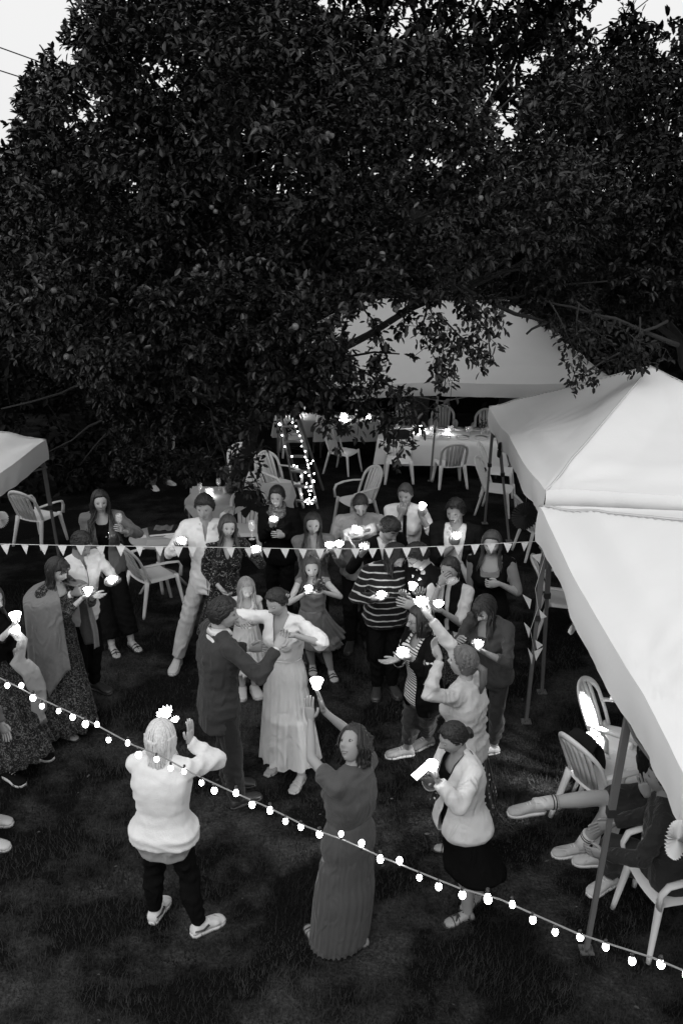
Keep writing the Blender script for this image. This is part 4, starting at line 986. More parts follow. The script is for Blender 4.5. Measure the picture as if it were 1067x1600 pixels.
def hair_cap(O, HR, HF, HU, s, th=.014, front=.62, seed=0, part=0.0, nu=56, nv=34, back=-.75, side=.05, fringe=0):
    m = MB(); rs = []
    for i in range(1, nv):
        ph = math.pi * i / nv; ring = []
        for j in range(nu):
            a = 2 * math.pi * j / nu; d = Vector((math.sin(ph) * math.sin(a), math.sin(ph) * math.cos(a), math.cos(ph)))
            hl = (front - fringe * .6) * sm(d.y, .25, .75) + side * (1 - sm(d.y, .25, .75))
            bk = back + .03 * math.sin(a * 9 + seed)
            zl = bk + (hl - bk) * sm(d.y, -.35, .28)
            k = sm(d.z + .05 * noise.noise(d * 9 + Vector((seed, 0, 0))), zl - .07, zl + .10)
            p = head_pt(d); st = .5 + .5 * noise.noise(Vector((a * 6 + seed, ph * .8, seed)))
            off = -.020 + k * (.020 + th * (.75 + .45 * st) + .004 * math.sin(a * 17 + 2 * math.sin(ph * 3 + seed)) * .5)
            if part: off -= .006 * g_(d.x, part, .05) * sm(d.z, .3, .8) * k
            p += d * off + Vector((0, 0, .004 * k)); ring.append(O + (HR * p.x + HF * p.y + HU * p.z) * s)
        rs.append(ring)
    m.rings(rs); return m
def hair_fall(m, O, HR, HF, HU, s, L=.3, seed=0, spread=1.0, phi0=118, phi1=95, fwd=0.0, drop=None, waves=.5, th=.016):
    """hair hanging from the head: a thick sheet curling round the neck, falling straight down"""
    U = Vector((0, 0, 1)); f = Vector((HF.x, HF.y, 0)).normalized() if Vector((HF.x, HF.y, 0)).length > .05 else Vector((0, 1, 0)); r = Vector((f.y, -f.x, 0))
    if r.dot(HR) < 0: r = -r
    C = O - HF * .004 * s; n = 44; NV = 18; outer = []; inner = []
    for i in range(NV):
        t = i / (NV - 1); z = .035 - t * (L + .035); nk = sm(t * (L + .035), 0.06, .16)
        rx = (.083 - .012 * nk) * s; ry = (.094 - .018 * nk) * s
        low = max(0, (t * (L + .035) - .16)); rx += low * .22 * spread; ry += low * .06
        cz = C + (HU if t < .25 else HU.lerp(U, sm(t, .2, .5))) .normalized() * z * s if False else C + HU * (.035 * s) * (1 - t) + U * (z * s - .035 * s * (1 - t)) - f * (.010 + low * .18) * s
        pm = R(phi0 + (phi1 - phi0) * t) * (1 - .10 * sm(t, .85, 1))
        ro = []; ri = []
        for j in range(n + 1):
            a = -pm + 2 * pm * j / n; st = noise.noise(Vector((a * 5 + seed * 3, t * 1.2 * (1 + waves), seed)))
            wv = .006 * math.sin(a * 13 + t * 5 * waves + seed) + .010 * st + waves * .007 * math.sin(t * 16 + a * 3 + seed)
            edge = 1 - sm(abs(a) / pm, .86, 1)
            T = th * (.35 + .65 * edge) * (1 - .55 * sm(t, .7, 1)) * s
            dirn = -f * math.cos(a) + r * math.sin(a); base = cz + (-f * math.cos(a) * ry + r * math.sin(a) * rx) + f * fwd * abs(math.sin(a)) * low
            tip = U * (-.03 * noise.noise(Vector((a * 4, seed, 3))) * sm(t, .8, 1))
            ro.append(base + dirn * (wv * s + T) + tip); ri.append(base + dirn * (wv * s - T * .3) + tip)
        outer.append(ro); inner.append(ri)
    rings_ = [o_ + i_[::-1] for o_, i_ in zip(outer, inner)]; m.rings(rings_); return m
def hand(m, c, d, nrm, side, s=1.0, curl=.5, spread=1.0, thumb=1.0, k=0, fingers=None):
    """c palm centre, d towards the fingers, nrm palm normal, side +1: thumb on +d x nrm side"""
    d = Vector(d).normalized(); nrm = Vector(nrm); nrm = (nrm - d * nrm.dot(d)); nrm = nrm.normalized() if nrm.length > 1e-4 else d.orthogonal().normalized(); l = d.cross(nrm) * side; c = Vector(c)
    rs = []
    for t, w_, h_ in ((-.062, .024, .019), (-.045, .029, .018), (-.02, .038, .0165), (.01, .042, .0145), (.032, .041, .0125), (.044, .037, .010)):
        ring = []
        for j in range(10):
            a = 2 * math.pi * j / 10; cx, cy = math.cos(a), math.sin(a); q = (abs(cx) ** 3 + abs(cy) ** 3) ** (1 / 3.0)
            ring.append(c + d * t * s + l * (cx / q * w_ * s * .98) + nrm * (cy / q * h_ * s))
        rs.append(ring)
    m.rings(rs, k=k)
    F = [(.029, .066, .0085), (.010, .075, .0088), (-.010, .071, .0083), (-.028, .056, .0074)]
    for i, (o, L, r_) in enumerate(F):
        cu = curl if fingers is None else fingers[i]
        p = c + d * .034 * s + l * o * s; dd = (d + l * (o * 3.2 * spread)).normalized(); P = [p]; ang = .18 * cu
        for q, (seg) in enumerate((.012, .46, .32, .26)):
            if q: ang += (.55, .75, .55)[q - 1] * cu
            v = dd * math.cos(ang) + nrm * math.sin(ang); P.append(P[-1] + v * (L * seg if q else .012) * s)
        m.tube(P, [r_ * s * 1.0, r_ * s * 1.04, r_ * s * .98, r_ * s * .88, r_ * s * .62], 7, k=k)
    P = [c - d * .030 * s + l * .020 * s]; P.append(P[0] + (d * .55 + l * .75).normalized() * .032 * s + nrm * .008 * s); P.append(P[1] + (d * .85 + l * (.55 - .5 * thumb * curl) + nrm * .5 * curl).normalized() * .030 * s)
    P.append(P[2] + (d * .95 + l * (.2 - .5 * curl) + nrm * .6 * curl).normalized() * .024 * s); m.tube(P, [.0125 * s, .0115 * s, .010 * s, .0075 * s], 7, k=k)
def foot_rings(m, ank, d, L, e=0.0, heel=0.0, k=0, flat=True, gz0=None):
    """ank: ankle joint; d: toe direction; e: thickness added for a shoe"""
    d = Vector((d[0], d[1], 0)).normalized(); r = Vector((d.y, -d.x, 0)); U = Vector((0, 0, 1)); g = gz0; rs = []
    for t, w_, top, bot in ((-.055, .018, .030, .006), (-.045, .028, .055, 0), (-.015, .031, .085, 0), (.02, .031, .082, .004), (.07, .035, .062, .006), (.115, .043, .044, 0), (.15, .044, .034, 0), (.178, .036, .026, .002), (.196, .018, .016, .006)):
        hz = heel * max(0, (1 - (t + .05) / .15)); ring = []; t2 = t * L / .26
        for j in range(12):
            a = 2 * math.pi * j / 12; cx, cy = math.cos(a), math.sin(a); q = (abs(cx) ** 3 + abs(cy) ** 3) ** (1 / 3.0)
            zt = top + e + hz; zb = bot - e * .2 + hz; ring.append(Vector((ank.x, ank.y, g)) + d * (t2 + (e if t > .1 else -e if t < -.02 else 0)) + r * (cx / q * (w_ + e)) + U * ((zt + zb) / 2 + cy / q * (zt - zb) / 2))
        rs.append(ring)
    m.rings(rs, k=k); return rs
def strands(m, O, HR, HF, HU, s, style, L=.3, n=150, seed=0, phi=112, part=0.0, fwd=.5, waves=.6, front=.6, spread=1.0, th=.016, back=-.6, flat=.009):
    q = random.Random(seed * 7 + 3); U = Vector((0, 0, 1)); f = Vector((HF.x, HF.y, 0)); f = f.normalized() if f.length > .05 else Vector((0, 1, 0)); r = Vector((f.y, -f.x, 0))
    if r.dot(HR) < 0: r = -r
    W = lambda p: O + (HR * p.x + HF * p.y + HU * p.z) * s
    if style == 'short':
        for i in range(n):
            a = q.uniform(-math.pi, math.pi); ph = math.acos(q.uniform(-.05, 1)); d = Vector((math.sin(ph) * math.sin(a), math.sin(ph) * math.cos(a), math.cos(ph)))
            if d.y > .35 and d.z < front - .05: continue
            if d.y < .2 and d.z < back: continue
            sw = Vector((q.uniform(-.05, .05) + .45 * sm(d.x - part, -.15, .15) * 2 - .45, -.60 + q.uniform(-.06, .06), -.30)); P = []
            ln = q.uniform(.5, 1.0) * L
            for k in range(5):
                dd = (d + sw * (k / 4) * ln * 6).normalized(); P.append(W(head_pt(dd) + dd * (th * (.72 + .35 * math.sin(k / 4 * 2.4 + .4)) + q.uniform(-.0008, .0010))))
            m.tube(P, [(flat * s * .85 * w_, .004 * s * w_) for w_ in (.5, .9, 1, .8, .1)], 4, cap=False, ref=tuple((HR * d.y - HF * d.x + HR * .01).normalized()))
        return
    for i in range(n):
        a = R(q.uniform(-phi, phi)); ph0 = q.uniform(.05, .75); P = []; wd = []
        ll = L * q.uniform(.80, 1.05); wob = q.uniform(0, 6); wa = waves * q.uniform(.006, .014); off = th + q.uniform(-.004, .006)
        az = math.pi - a
        for k in range(7):
            ph = ph0 + (1.62 - ph0) * k / 6; sx = math.sin(az); px_ = part * (1 - k / 6)
            d = Vector((math.sin(ph) * sx + px_, math.sin(ph) * math.cos(az), math.cos(ph))).normalized(); p_ = head_pt(d) + d * (off * (.75 + .25 * k / 5)); P.append(W(p_)); wd.append(1)
        last = P[-1]; dirn = (-f * math.cos(a) + r * math.sin(a)); NK = 7
        for k in range(1, NK + 1):
            t = k / NK * ll; nk = sm(t, .02, .10); low = max(0, t - .10)
            p_ = last - U * t - dirn * (.014 * nk) * s + dirn * low * (.30 * spread if abs(math.sin(a)) > .5 else .12) - f * low * .10 + f * fwd * low * max(0, abs(a) / R(phi) - .55) * 1.6
            p_ += r * (wa * math.sin(t * 28 + wob)) + dirn * (wa * math.cos(t * 24 + wob)); P.append(p_); wd.append(1 if k < NK - 1 else (.7 if k == NK - 1 else .12))
        m.tube(P, [(flat * s * w_ * 1.0, .0045 * s * w_) for w_ in wd], 4, cap=False, ref=tuple(dirn.cross(U) + Vector((0, 0, .001))))
PEOPLE = {}; WR = {}
PROF = dict(f=[(-.075, .080, .060), (-.03, .101, .071), (.02, .096, .068), (.085, .073, .056), (.15, .080, .062), (.205, .089, .068), (.26, .090, .056), (.292, .076, .044), (.315, .040, .036)],
            m=[(-.075, .078, .060), (-.03, .094, .068), (.02, .092, .066), (.085, .083, .061), (.15, .091, .066), (.205, .101, .071), (.26, .103, .060), (.292, .086, .047), (.315, .044, .038)],
            c=[(-.075, .075, .062), (-.03, .088, .066), (.02, .086, .064), (.085, .076, .060), (.15, .079, .060), (.205, .084, .060), (.26, .084, .052), (.292, .070, .043), (.315, .042, .038)])
class Person:
    def __init__(s, key, label, head, h=1.68, sex='f', yaw=0, lean=4, side=0, twist=0, hyaw=0, hpitch=5, hroll=0, w=1.0, skin='light', hands=None, feet=None,
                 seat=None, knees=None, hs=1.0, face=None, stance=.075, base=None, group=None, toe=None, elbow=None, handh=1.0):
        s.key = key; s.h = h; s.sex = sex; s.w = w; a = R(yaw); s.yaw = yaw
        F = Vector((math.sin(a), -math.cos(a), 0)); Rr = Vector((-math.cos(a), -math.sin(a), 0)); U = Vector((0, 0, 1)); s.F, s.R, s.U = F, Rr, U
        s.S = (U + F * math.tan(R(lean)) + Rr * math.tan(R(side))).normalized()
        ta = R(yaw + twist); s.Rt = Vector((-math.cos(ta), -math.sin(ta), 0)); s.Rt = (s.Rt - s.S * s.Rt.dot(s.S)).normalized(); s.Ft = s.S.cross(s.Rt) * -1
        if s.Ft.dot(Vector((math.sin(ta), -math.cos(ta), 0))) < 0: s.Ft = -s.Ft
        s.ph = (.52 * h) if seat is None else seat
        sw = dict(f=.099, m=.112, c=.092)[sex] * h * (1 + (w - 1) * .5)
        P = Vector((0, 0, s.ph)); N_ = P + s.S * .315 * h
        ha = R(yaw + twist + hyaw); hf = Vector((math.sin(ha), -math.cos(ha), 0)); hr = Vector((-math.cos(ha), -math.sin(ha), 0))
        q = Matrix.Rotation(R(hpitch), 3, hr) ; HF = q @ hf; HU = q @ U
        if HF.z > 0 and hpitch > 0 or HF.z < 0 and hpitch < 0: q = Matrix.Rotation(-R(hpitch), 3, hr); HF = q @ hf; HU = q @ U
        if hroll: q2 = Matrix.Rotation(R(hroll), 3, HF); HU = q2 @ HU; hr = q2 @ hr
        s.HF, s.HU, s.HR = HF, HU, hr
        vr = random.Random(len(PEOPLE) * 13 + 5); s.HR = s.HR * vr.uniform(.94, 1.05) if False else s.HR; hr0 = vr.uniform(.93, 1.06); s.vx = hr0
        s.hsz = (h / 1.70) ** .55 * hs * (1.0 if sex != 'm' else 1.03)
        hc = N_ + (s.S * .5 + U * .5).normalized() * .055 * h * .62 + HU * .098 * s.hsz + HF * .022 * s.hsz
        # base position from the head's picture point
        if base is None:
            T = Vector((0, 9, 0))
            r = ray(*head); y = 9.0
            for _ in range(80):
                t = (gz(y - hc.y) + hc.z - CAM_H) / r.z; y = .5 * y + .5 * t * r.y
            X = C0 + r * t; T = Vector((X.x - hc.x, X.y - hc.y, 0)); T.z = gz(T.y)
        else: T = Vector(base); T.z = gz(T.y)
        s.T = T; s.P = P + T; s.N = N_ + T; s.HC = hc + T
        s.root = thing('person', label, 'person', T, group=group)
        s.sh = {q: s.P + s.S * .287 * h + s.Rt * (sw * sg) for q, sg in (('r', 1), ('l', -1))}
        s.hip = {q: s.P + Rr * (.052 * h * sg) for q, sg in (('r', 1), ('l', -1))}
        hands = hands or {}; s.el = {}; s.wr = {}; s.hd = {}; s.ho = {}; s.palm = {}
        ua, fa = .172 * h, .148 * h; elbow = elbow or {}
        for q, sg in (('r', 1), ('l', -1)):
            S0 = s.sh[q]; hp = hands.get(q); ph_ = .055 * (h / 1.7)
            out = s.Rt * sg
            if hp is None: hp = dict(local=(.035 * sg + .0, .06, -.33), curl=.35)
            if 'local' in hp: tgt = S0 + (s.R * hp['local'][0] + F * hp['local'][1] + U * hp['local'][2]) * h
            elif 'pt' in hp: tgt = Vector(hp['pt'])
            elif 'Y' in hp: tgt = pt(hp['px'][0], hp['px'][1], s.P.y + hp['Y'])
            else:
                rr = ray(*hp['px']).normalized(); rl = hp.get('r', .75) * (ua + fa + ph_); oc = C0 - S0; b = oc.dot(rr); disc = b * b - (oc.length_squared - rl * rl)
                if disc < 0: tgt = C0 + rr * (-b)
                else:
                    c1, c2 = C0 + rr * (-b - math.sqrt(disc)), C0 + rr * (-b + math.sqrt(disc)); tgt = c1 if ((c1 - S0).dot(s.Ft) > (c2 - S0).dot(s.Ft)) ^ bool(hp.get('far')) else c2
            hint = elbow.get(q, (0.55 * sg, -.35, -1.0)); hint = s.R * hint[0] + F * hint[1] + U * hint[2]
            fl = fa + ph_; v = tgt - S0; D = v.length; mx = (ua + fl) * .995
            if D > mx: print('REACH', key, q, round(D - mx, 3)); v = v.normalized() * mx; D = mx; tgt = S0 + v
            D = max(D, abs(ua - fl) + .01); ca = (ua * ua + D * D - fl * fl) / (2 * ua * D); vn = v.normalized(); hn = hint - vn * hint.dot(vn); hn.normalize()
            E = S0 + vn * ua * ca + hn * ua * math.sqrt(max(0, 1 - ca * ca)); fd = (tgt - E).normalized(); s.el[q] = E
            d = fd
            if 'hd' in hp: d = Vector(hp['hd']); d = (s.R * d.x + F * d.y + U * d.z).normalized(); tgt2 = tgt; W = tgt2 - d * ph_; fd2 = (W - E); W = E + fd2.normalized() * fa; tgt = W + d * ph_
            else: W = E + fd * fa
            s.wr[q] = W; s.palm[q] = W + d * ph_; s.hd[q] = d; s.ho[q] = hp
        s.kn = {}; s.an = {}; s.toe = {}; feet = feet or {}
        th, shn = .245 * h, .235 * h
        for q, sg in (('r', 1), ('l', -1)):
            ft = feet.get(q); hz = (hp or {}).get('x', 0)
            if ft is None: A_ = s.T + Rr * (stance * sg * h / 1.7 * 1.0) - F * .0; A_.z = gz(A_.y) + .075 * h / 1.7; td = F + Rr * sg * .25
            else:
                if len(ft) >= 4 and ft[3] is not None: A_ = pt(ft[0], ft[1], s.P.y + ft[3])
                else: A_ = gp(ft[0], ft[1], .03); A_.z = gz(A_.y) + .075 * h / 1.7
                ta2 = R(ft[2] if len(ft) > 2 and ft[2] is not None else yaw); td = Vector((math.sin(ta2), -math.cos(ta2), 0))
            Hp = s.hip[q]; v = A_ - Hp; D = v.length; mx = (th + shn) * .998
            if D > mx: print('LEG', key, q, round(D - mx, 3)); sc = D / mx * .5 + .5
            D2 = min(D, mx); ca = (th * th + D2 * D2 - shn * shn) / (2 * th * D2); vn = v.normalized(); hint = (knees or {}).get(q, (.12 * sg, 1, .1)); hint = Rr * hint[0] + F * hint[1] + U * hint[2]
            hn = (hint - vn * hint.dot(vn)).normalized(); s.kn[q] = Hp + vn * th * ca * (D / D2) + hn * th * math.sqrt(max(0, 1 - ca * ca)); s.an[q] = A_; s.toe[q] = td
        s.skin = SKIN[skin]; s.face = face or {}; s.skinmats = [s.skin, LIPS, EYEW, IRIS, BROW, BEARD, TEETH]
        fpx = proj(s.T); print('%-10s base %s foot px %s' % (key, tuple(round(x, 2) for x in s.T), tuple(round(x) for x in fpx)))
        PEOPLE[key] = s; s.body()
    def spine(s, t):      # t in body heights above the pelvis
        if t < 0: return s.P + s.U * t * s.h
        k = sm(t, 0, .12); return s.P + (s.U.lerp(s.S, .5 + .5 * k)).normalized() * t * s.h
    def axes(s, t):
        k = sm(t, .02, .22); r = s.R.lerp(s.Rt, k).normalized(); f = s.F.lerp(s.Ft, k).normalized(); return r, f
    def tor(s, t):
        pr = PROF[s.sex]
        for a, b in zip(pr, pr[1:]):
            if t <= b[0]: k = max(0, (t - a[0]) / (b[0] - a[0])); k = k * k * (3 - 2 * k); return (a[1] + (b[1] - a[1]) * k) * s.h * s.w, (a[2] + (b[2] - a[2]) * k) * s.h * s.w
        return pr[-1][1] * s.h, pr[-1][2] * s.h
    def torso(s, m, t0, t1, e=0, n=22, steps=14, ease=None, belly=0):
        rs = []
        for i in range(steps + 1):
            t = t0 + (t1 - t0) * i / steps; w_, d_ = s.tor(t); c = s.spine(t); r, f = s.axes(t); ee = e + (ease(t) if ease else 0)
            ring = []
            for j in range(n):
                a = 2 * math.pi * j / n; cx, cy = math.cos(a), math.sin(a); q = (abs(cx) ** 2.5 + abs(cy) ** 2.5) ** (1 / 2.5)
                ring.append(c + r * (cx / q * (w_ + ee)) + f * (cy / q * (d_ + ee)))
            rs.append(ring)
        m.rings(rs)
        # shoulders
        if t1 > .27:
            for q in 'rl':
                c = s.spine(.30); m.cap2(c.lerp(s.N, .5), s.sh[q] + s.S * .002 * s.h, .028 * s.h + e * .8, .0265 * s.h + e * .8, 12)
        if s.sex == 'f' and t1 > .22:
            r, f = s.axes(.2); w_, d_ = s.tor(.2)
            for sg in (-1, 1): m.ball(s.spine(.195) + r * (sg * .042 * s.h) + f * (d_ * .72), (.036 * s.h + e,) * 3)
    def arm(s, m, q, e=0, f=1.0, e2=None, upto='wrist', g=1.0):
        """f: share of the forearm covered; upto 'upper' stops above the elbow"""
        h = s.h * (s.w * .5 + .5) * (1.06 if s.sex == 'm' else 1.0); S0, E, W = s.sh[q], s.el[q], s.wr[q]; e2 = e if e2 is None else e2
        if upto == 'upper': E2 = S0.lerp(E, f); m.cap2(S0, E2, .0262 * h + e, .0225 * h + e2, 12); return
        m.cap2(S0, E, .0255 * h + e, .0205 * h + e, 12)
        W2 = E.lerp(W, f); m.tube([E - (W - E).normalized() * .0, E.lerp(W2, .3), W2], [.0205 * h + e, .0205 * h + (e + e2) / 2, (.0138 if f > .9 else .0175) * h + e2], 12)
        m.ball(E, .0205 * h + e)
    def leg(s, m, q, e=0, f=1.0, e2=None, shorts=0):
        h = s.h * (s.w * .5 + .5); H_, K, A_ = s.hip[q], s.kn[q], s.an[q]; e2 = e if e2 is None else e2
        if shorts: K2 = H_.lerp(K, shorts); m.cap2(H_, K2, .050 * h + e, .040 * h + e2, 14); return
        m.cap2(H_ - s.U * .01, K, .0455 * h + e * .6, .034 * h + e, 14)
        A2 = K.lerp(A_, f); back = -(s.toe[q].normalized()) * .012 * s.h; m.tube([K, K.lerp(A2, .35) + back, A2], [.034 * h + e, .0345 * h + (e + e2) / 2, .0215 * h + e2], 14); m.ball(K, .034 * h + e)
    def new(s, name, m, mt, vox=.0145, smooth=3, fn=None, disp=0, dscale=.12, remesh=True, parent=None, thick=0, label=None):
        me = m.mesh(name, mt, s.root.location); o = link(name, me, parent or s.root, label=label)
        if remesh:
            r = o.modifiers.new('r', 'REMESH'); r.mode = 'VOXEL'; r.voxel_size = vox; r.use_smooth_shade = True
            if smooth: q = o.modifiers.new('s', 'SMOOTH'); q.factor = .5; q.iterations = smooth
            if disp:
                tx = TEX.get(dscale) or bpy.data.textures.new('folds', 'CLOUDS'); tx.noise_scale = dscale; tx.noise_depth = 2; TEX[dscale] = tx
                q = o.modifiers.new('d', 'DISPLACE'); q.texture = tx; q.strength = disp; q.mid_level = .5; q.texture_coords = 'GLOBAL' if False else 'LOCAL'
            if disp: WR[o.name] = disp * .62
            BAKE.append((o, fn, thick))
        elif thick: q = o.modifiers.new('t', 'SOLIDIFY'); q.thickness = thick; q.offset = 1
        return o
    def body(s):
        m = MB(); h = s.h; s.torso(m, -.075, .315, e=-.014)
        for q in 'rl':
            s.arm(m, q, 0); s.leg(m, q, 0)
            m.cap2(s.wr[q].lerp(s.el[q], .1), s.wr[q] + s.hd[q] * .015, .0155 * h, .0145 * h, 10)
            m.cap2(s.an[q].lerp(s.kn[q], .1), s.an[q] - s.U * .02, .0225 * h, .022 * h, 10)
        nk = (.030 if s.sex == 'f' else .036 if s.sex == 'm' else .029) * h
        m.cap2(s.N - s.S * .02, s.HC - s.HU * .04 * s.hsz - s.HF * .022 * s.hsz, nk * 1.05, nk * .92, 14)
        s.HR = s.HR * s.vx; ex = MB(); head_mesh(ex, s.HC, s.HR, s.HF, s.HU, s.hsz, s.face)
        for q, sg in (('r', 1), ('l', -1)):
            ho = s.ho[q]; d = s.hd[q]; n = ho.get('n', None); n = (s.R * n[0] + s.F * n[1] + s.U * n[2]) if n else (s.R * -sg * .9 + s.F * .1)
            nn = Vector(n) - d * Vector(n).dot(d)
            # thumb side: for palm up and fingers forward, right hand's thumb points to the right (outwards)
            hand(ex, s.palm[q], d, n, 1 if q == 'r' else -1, (h / 1.70) ** .8 * (1.05 if s.sex == 'm' else .95), ho.get('curl', .35), fingers=ho.get('fingers'), spread=ho.get('spread', 1), k=0)
            foot_rings(ex, s.an[q], s.toe[q], .145 * h, gz0=s.an[q].z - .075 * h / 1.7)
        exm = ex
        def fin(o, me):
            bm = bmesh.new(); bm.from_mesh(me); off = s.root.location
            vs = [bm.verts.new(Vector(v) - off) for v in exm.v]
            for f, k in zip(exm.f, exm.m):
                try: fc = bm.faces.new([vs[i] for i in f]); fc.material_index = k; fc.smooth = True
                except ValueError: pass
            bm.to_mesh(me); bm.free(); return me
        s.bodyo = s.new('body', m, s.skinmats, vox=.016, smooth=2, fn=fin)
    # ---- clothes
    def local(s, v):      # world -> (right, front, up above pelvis)/h for cutting openings; torso frame
        d = v - s.P; return d.dot(s.Rt) / s.h, d.dot(s.Ft) / s.h, d.dot(s.S) / s.h
    def top(s, name, mt, t0=-.03, t1=.305, e=.012, sleeve=1.0, se=None, se2=None, cut=None, ease=None, disp=.016, dscale=.09, upper=None, arms='rl', vox=.0130, label=None, hood=0):
        m = MB(); s.torso(m, t0, t1, e, ease=ease); se = e if se is None else se
        for q in arms:
            if upper is not None: s.arm(m, q, se, upper, upto='upper', e2=se2)
            elif sleeve > 0: s.arm(m, q, se, sleeve, se2)
        def fin(o, me, cut=cut):
            if not cut: return me
            bm = bmesh.new(); bm.from_mesh(me); off = s.root.location
            kill = [f for f in bm.faces if cut(*s.local(f.calc_center_median() + off))]
            bmesh.ops.delete(bm, geom=kill, context='FACES')
            for _ in range(9):
                mv = []
                for v in bm.verts:
                    if v.is_boundary:
                        nb = [e.other_vert(v) for e in v.link_edges if e.is_boundary]
                        if len(nb) == 2: mv.append((v, v.co * .4 + (nb[0].co + nb[1].co) * .3))
                for v, c_ in mv: v.co = c_
            bm.to_mesh(me); bm.free(); return me
        return s.new(name, m, mt, fn=fin, disp=disp, dscale=dscale, vox=vox, thick=.004 if cut else 0, label=label)
    def trousers(s, mt, e=.014, f=1.0, e2=None, name='trousers', top=.075, disp=.014):
        m = MB(); s.torso(m, -.075, top, min(e, .006))
        for q in 'rl': s.leg(m, q, e, f, e2)
        return s.new(name, m, mt, disp=disp, dscale=.10)
    def skirt(s, mt, name='skirt', t0=.09, hem=.06, flare=.16, folds=11, amp=.05, seed=0, thick=.003, ecc=1.0, e=.014, shift=(0, 0), power=1.0, parent=None, kmax=1.0, inset=0.0):
        """hem: height above the ground / h"""
        g = s.T.z; c0 = s.spine(t0); w0, d0 = s.tor(t0); n = 120; NV = 20; rs = []; zh = g + hem * s.h
        fm = (s.an['r'] + s.an['l']) / 2
        wl, dl = s.tor(-.03)
        for i in range(NV + 1):
            k = i / NV * kmax; z = c0.z + (zh - c0.z) * k; c = Vector((c0.x, c0.y, z)).lerp(Vector((fm.x, fm.y, z)), k ** 1.5) + (s.F * shift[1] + s.R * shift[0]) * k * s.h
            hipk = math.exp(-((z - (s.P.z - .02)) / (.09 * s.h)) ** 2) if hem < .5 else 0
            W = w0 + e + (flare * s.h) * k ** power; D = d0 + e + (flare * s.h) * .85 * k ** power
            t = (z - s.P.z) / s.h; 
            if t > -.08: wt, dt = s.tor(max(-.07, t)); W = max(W, wt + e); D = max(D, dt + e)
            else: W = max(W, wl + e); D = max(D, dl + e * .8)
            for q in ('rl' if z < s.P.z - .15 * s.h else ''):      # the cloth passes outside the legs
                H_, K, A_ = s.hip[q], s.kn[q], s.an[q]
                Lp = A_.lerp(K, min(1, max(0, (z - A_.z) / max(.01, K.z - A_.z)))) if z < K.z else K.lerp(H_, min(1, (z - K.z) / max(.01, H_.z - K.z)))
                rel = Lp - Vector((c.x, c.y, Lp.z)); rr_ = (.040 + .018 * min(1, max(0, (z - A_.z) / (H_.z - A_.z)))) * s.h + (.4 if hem < .2 else .2) * e
                bl = sm(s.P.z - z, .15 * s.h, .24 * s.h); W = max(W, W + bl * (abs(rel.dot(s.R)) + rr_ - W)); D = max(D, D + bl * (abs(rel.dot(s.F)) + rr_ - D))
            ring = []
            for j in range(n):
                a = 2 * math.pi * j / n; ph = noise.noise(Vector((math.cos(a) * 1.3 + seed, math.sin(a) * 1.3, k * .6))) * 2.5
                fo = amp * s.h * k ** .8 * (.6 * math.sin(folds * a + ph * 2 + seed) + .4 * math.sin(folds * 2.3 * a + ph * 3)) * .5
                zz = z + (.012 * math.sin(folds * a + ph) * k if k > .9 else 0)
                ring.append(Vector((c.x, c.y, zz)) + s.R * math.cos(a) * (W + fo - inset) + s.F * math.sin(a) * (D + fo - inset))
            rs.append(ring)
        m = MB(); m.rings(rs, cap=False); return s.new(name, m, mt, remesh=False, thick=thick, parent=parent)
    def hair(s, col='dark', style='short', **kw):
        th_ = kw.get('th', .014); sd_ = len(PEOPLE) * 1.7
        m = hair_cap(s.HC, s.HR, s.HF, s.HU, s.hsz, seed=sd_, **{**dict(th=th_ * .8), **{k: v for k, v in kw.items() if k in ('front', 'part', 'back', 'side', 'fringe')}})
        if style in ('long', 'bob'):
            ph_ = kw.get('phi0', 114)
            hair_fall(m, s.HC, s.HR, s.HF, s.HU, s.hsz, seed=len(PEOPLE) * 2.3, **{**dict(phi0=ph_, phi1=95), **{k: v for k, v in kw.items() if k in ('L', 'spread', 'phi1', 'fwd', 'waves')}}) if kw.get('L', .3) < .2 else None
            strands(m, s.HC, s.HR, s.HF, s.HU, s.hsz, 'long', n=185 if kw.get('L', .3) >= .2 else 190, seed=sd_, phi=ph_ + 6, th=th_ * .9, part=kw.get('part', .0) * 1.0, **{k: v for k, v in kw.items() if k in ('L', 'spread', 'fwd', 'waves')})
            if kw.get('fringe'): 
                q = random.Random(5)
                for i in range(26):
                    x = q.uniform(-.055, .055); P = [s.HC + (s.HR * x * .5 + s.HF * .045 + s.HU * .118) * s.hsz, s.HC + (s.HR * x * .8 + s.HF * .088 + s.HU * .085) * s.hsz, s.HC + (s.HR * x + s.HF * (.108 - abs(x) * .3) + s.HU * (.045)) * s.hsz, s.HC + (s.HR * x * 1.05 + s.HF * (.106 - abs(x) * .35) + s.HU * .028) * s.hsz]; m.tube(P, [(.007, .003)] * 3 + [(.003, .002)], 5, ref=tuple(s.HR))
        elif style == 'short': strands(m, s.HC, s.HR, s.HF, s.HU, s.hsz, 'short', n=230, L=.085 + th_, seed=sd_, th=th_ * .85, front=kw.get('front', .6), back=kw.get('back', -.6) + .1, part=kw.get('part', -.3))
        else: strands(m, s.HC, s.HR, s.HF, s.HU, s.hsz, 'short', n=200, L=.10, seed=sd_, th=th_ * .8, front=kw.get('front', .6), back=-.4, part=0)
        if style == 'bun':
            c = s.HC + (s.HF * -.105 + s.HU * kw.get('bz', .0)) * s.hsz; Mx = Matrix((s.HR, s.HF, s.HU)).transposed()
            m.ball(c, [x * s.hsz * kw.get('bs', 1) for x in (.042, .035, .042)], Mx, 16, 12)
            for i in range(5): a = i * 1.3; m.ball(c + (s.HR * math.cos(a) * .02 + s.HU * math.sin(a) * .02 - s.HF * .006) * s.hsz, .024 * s.hsz)
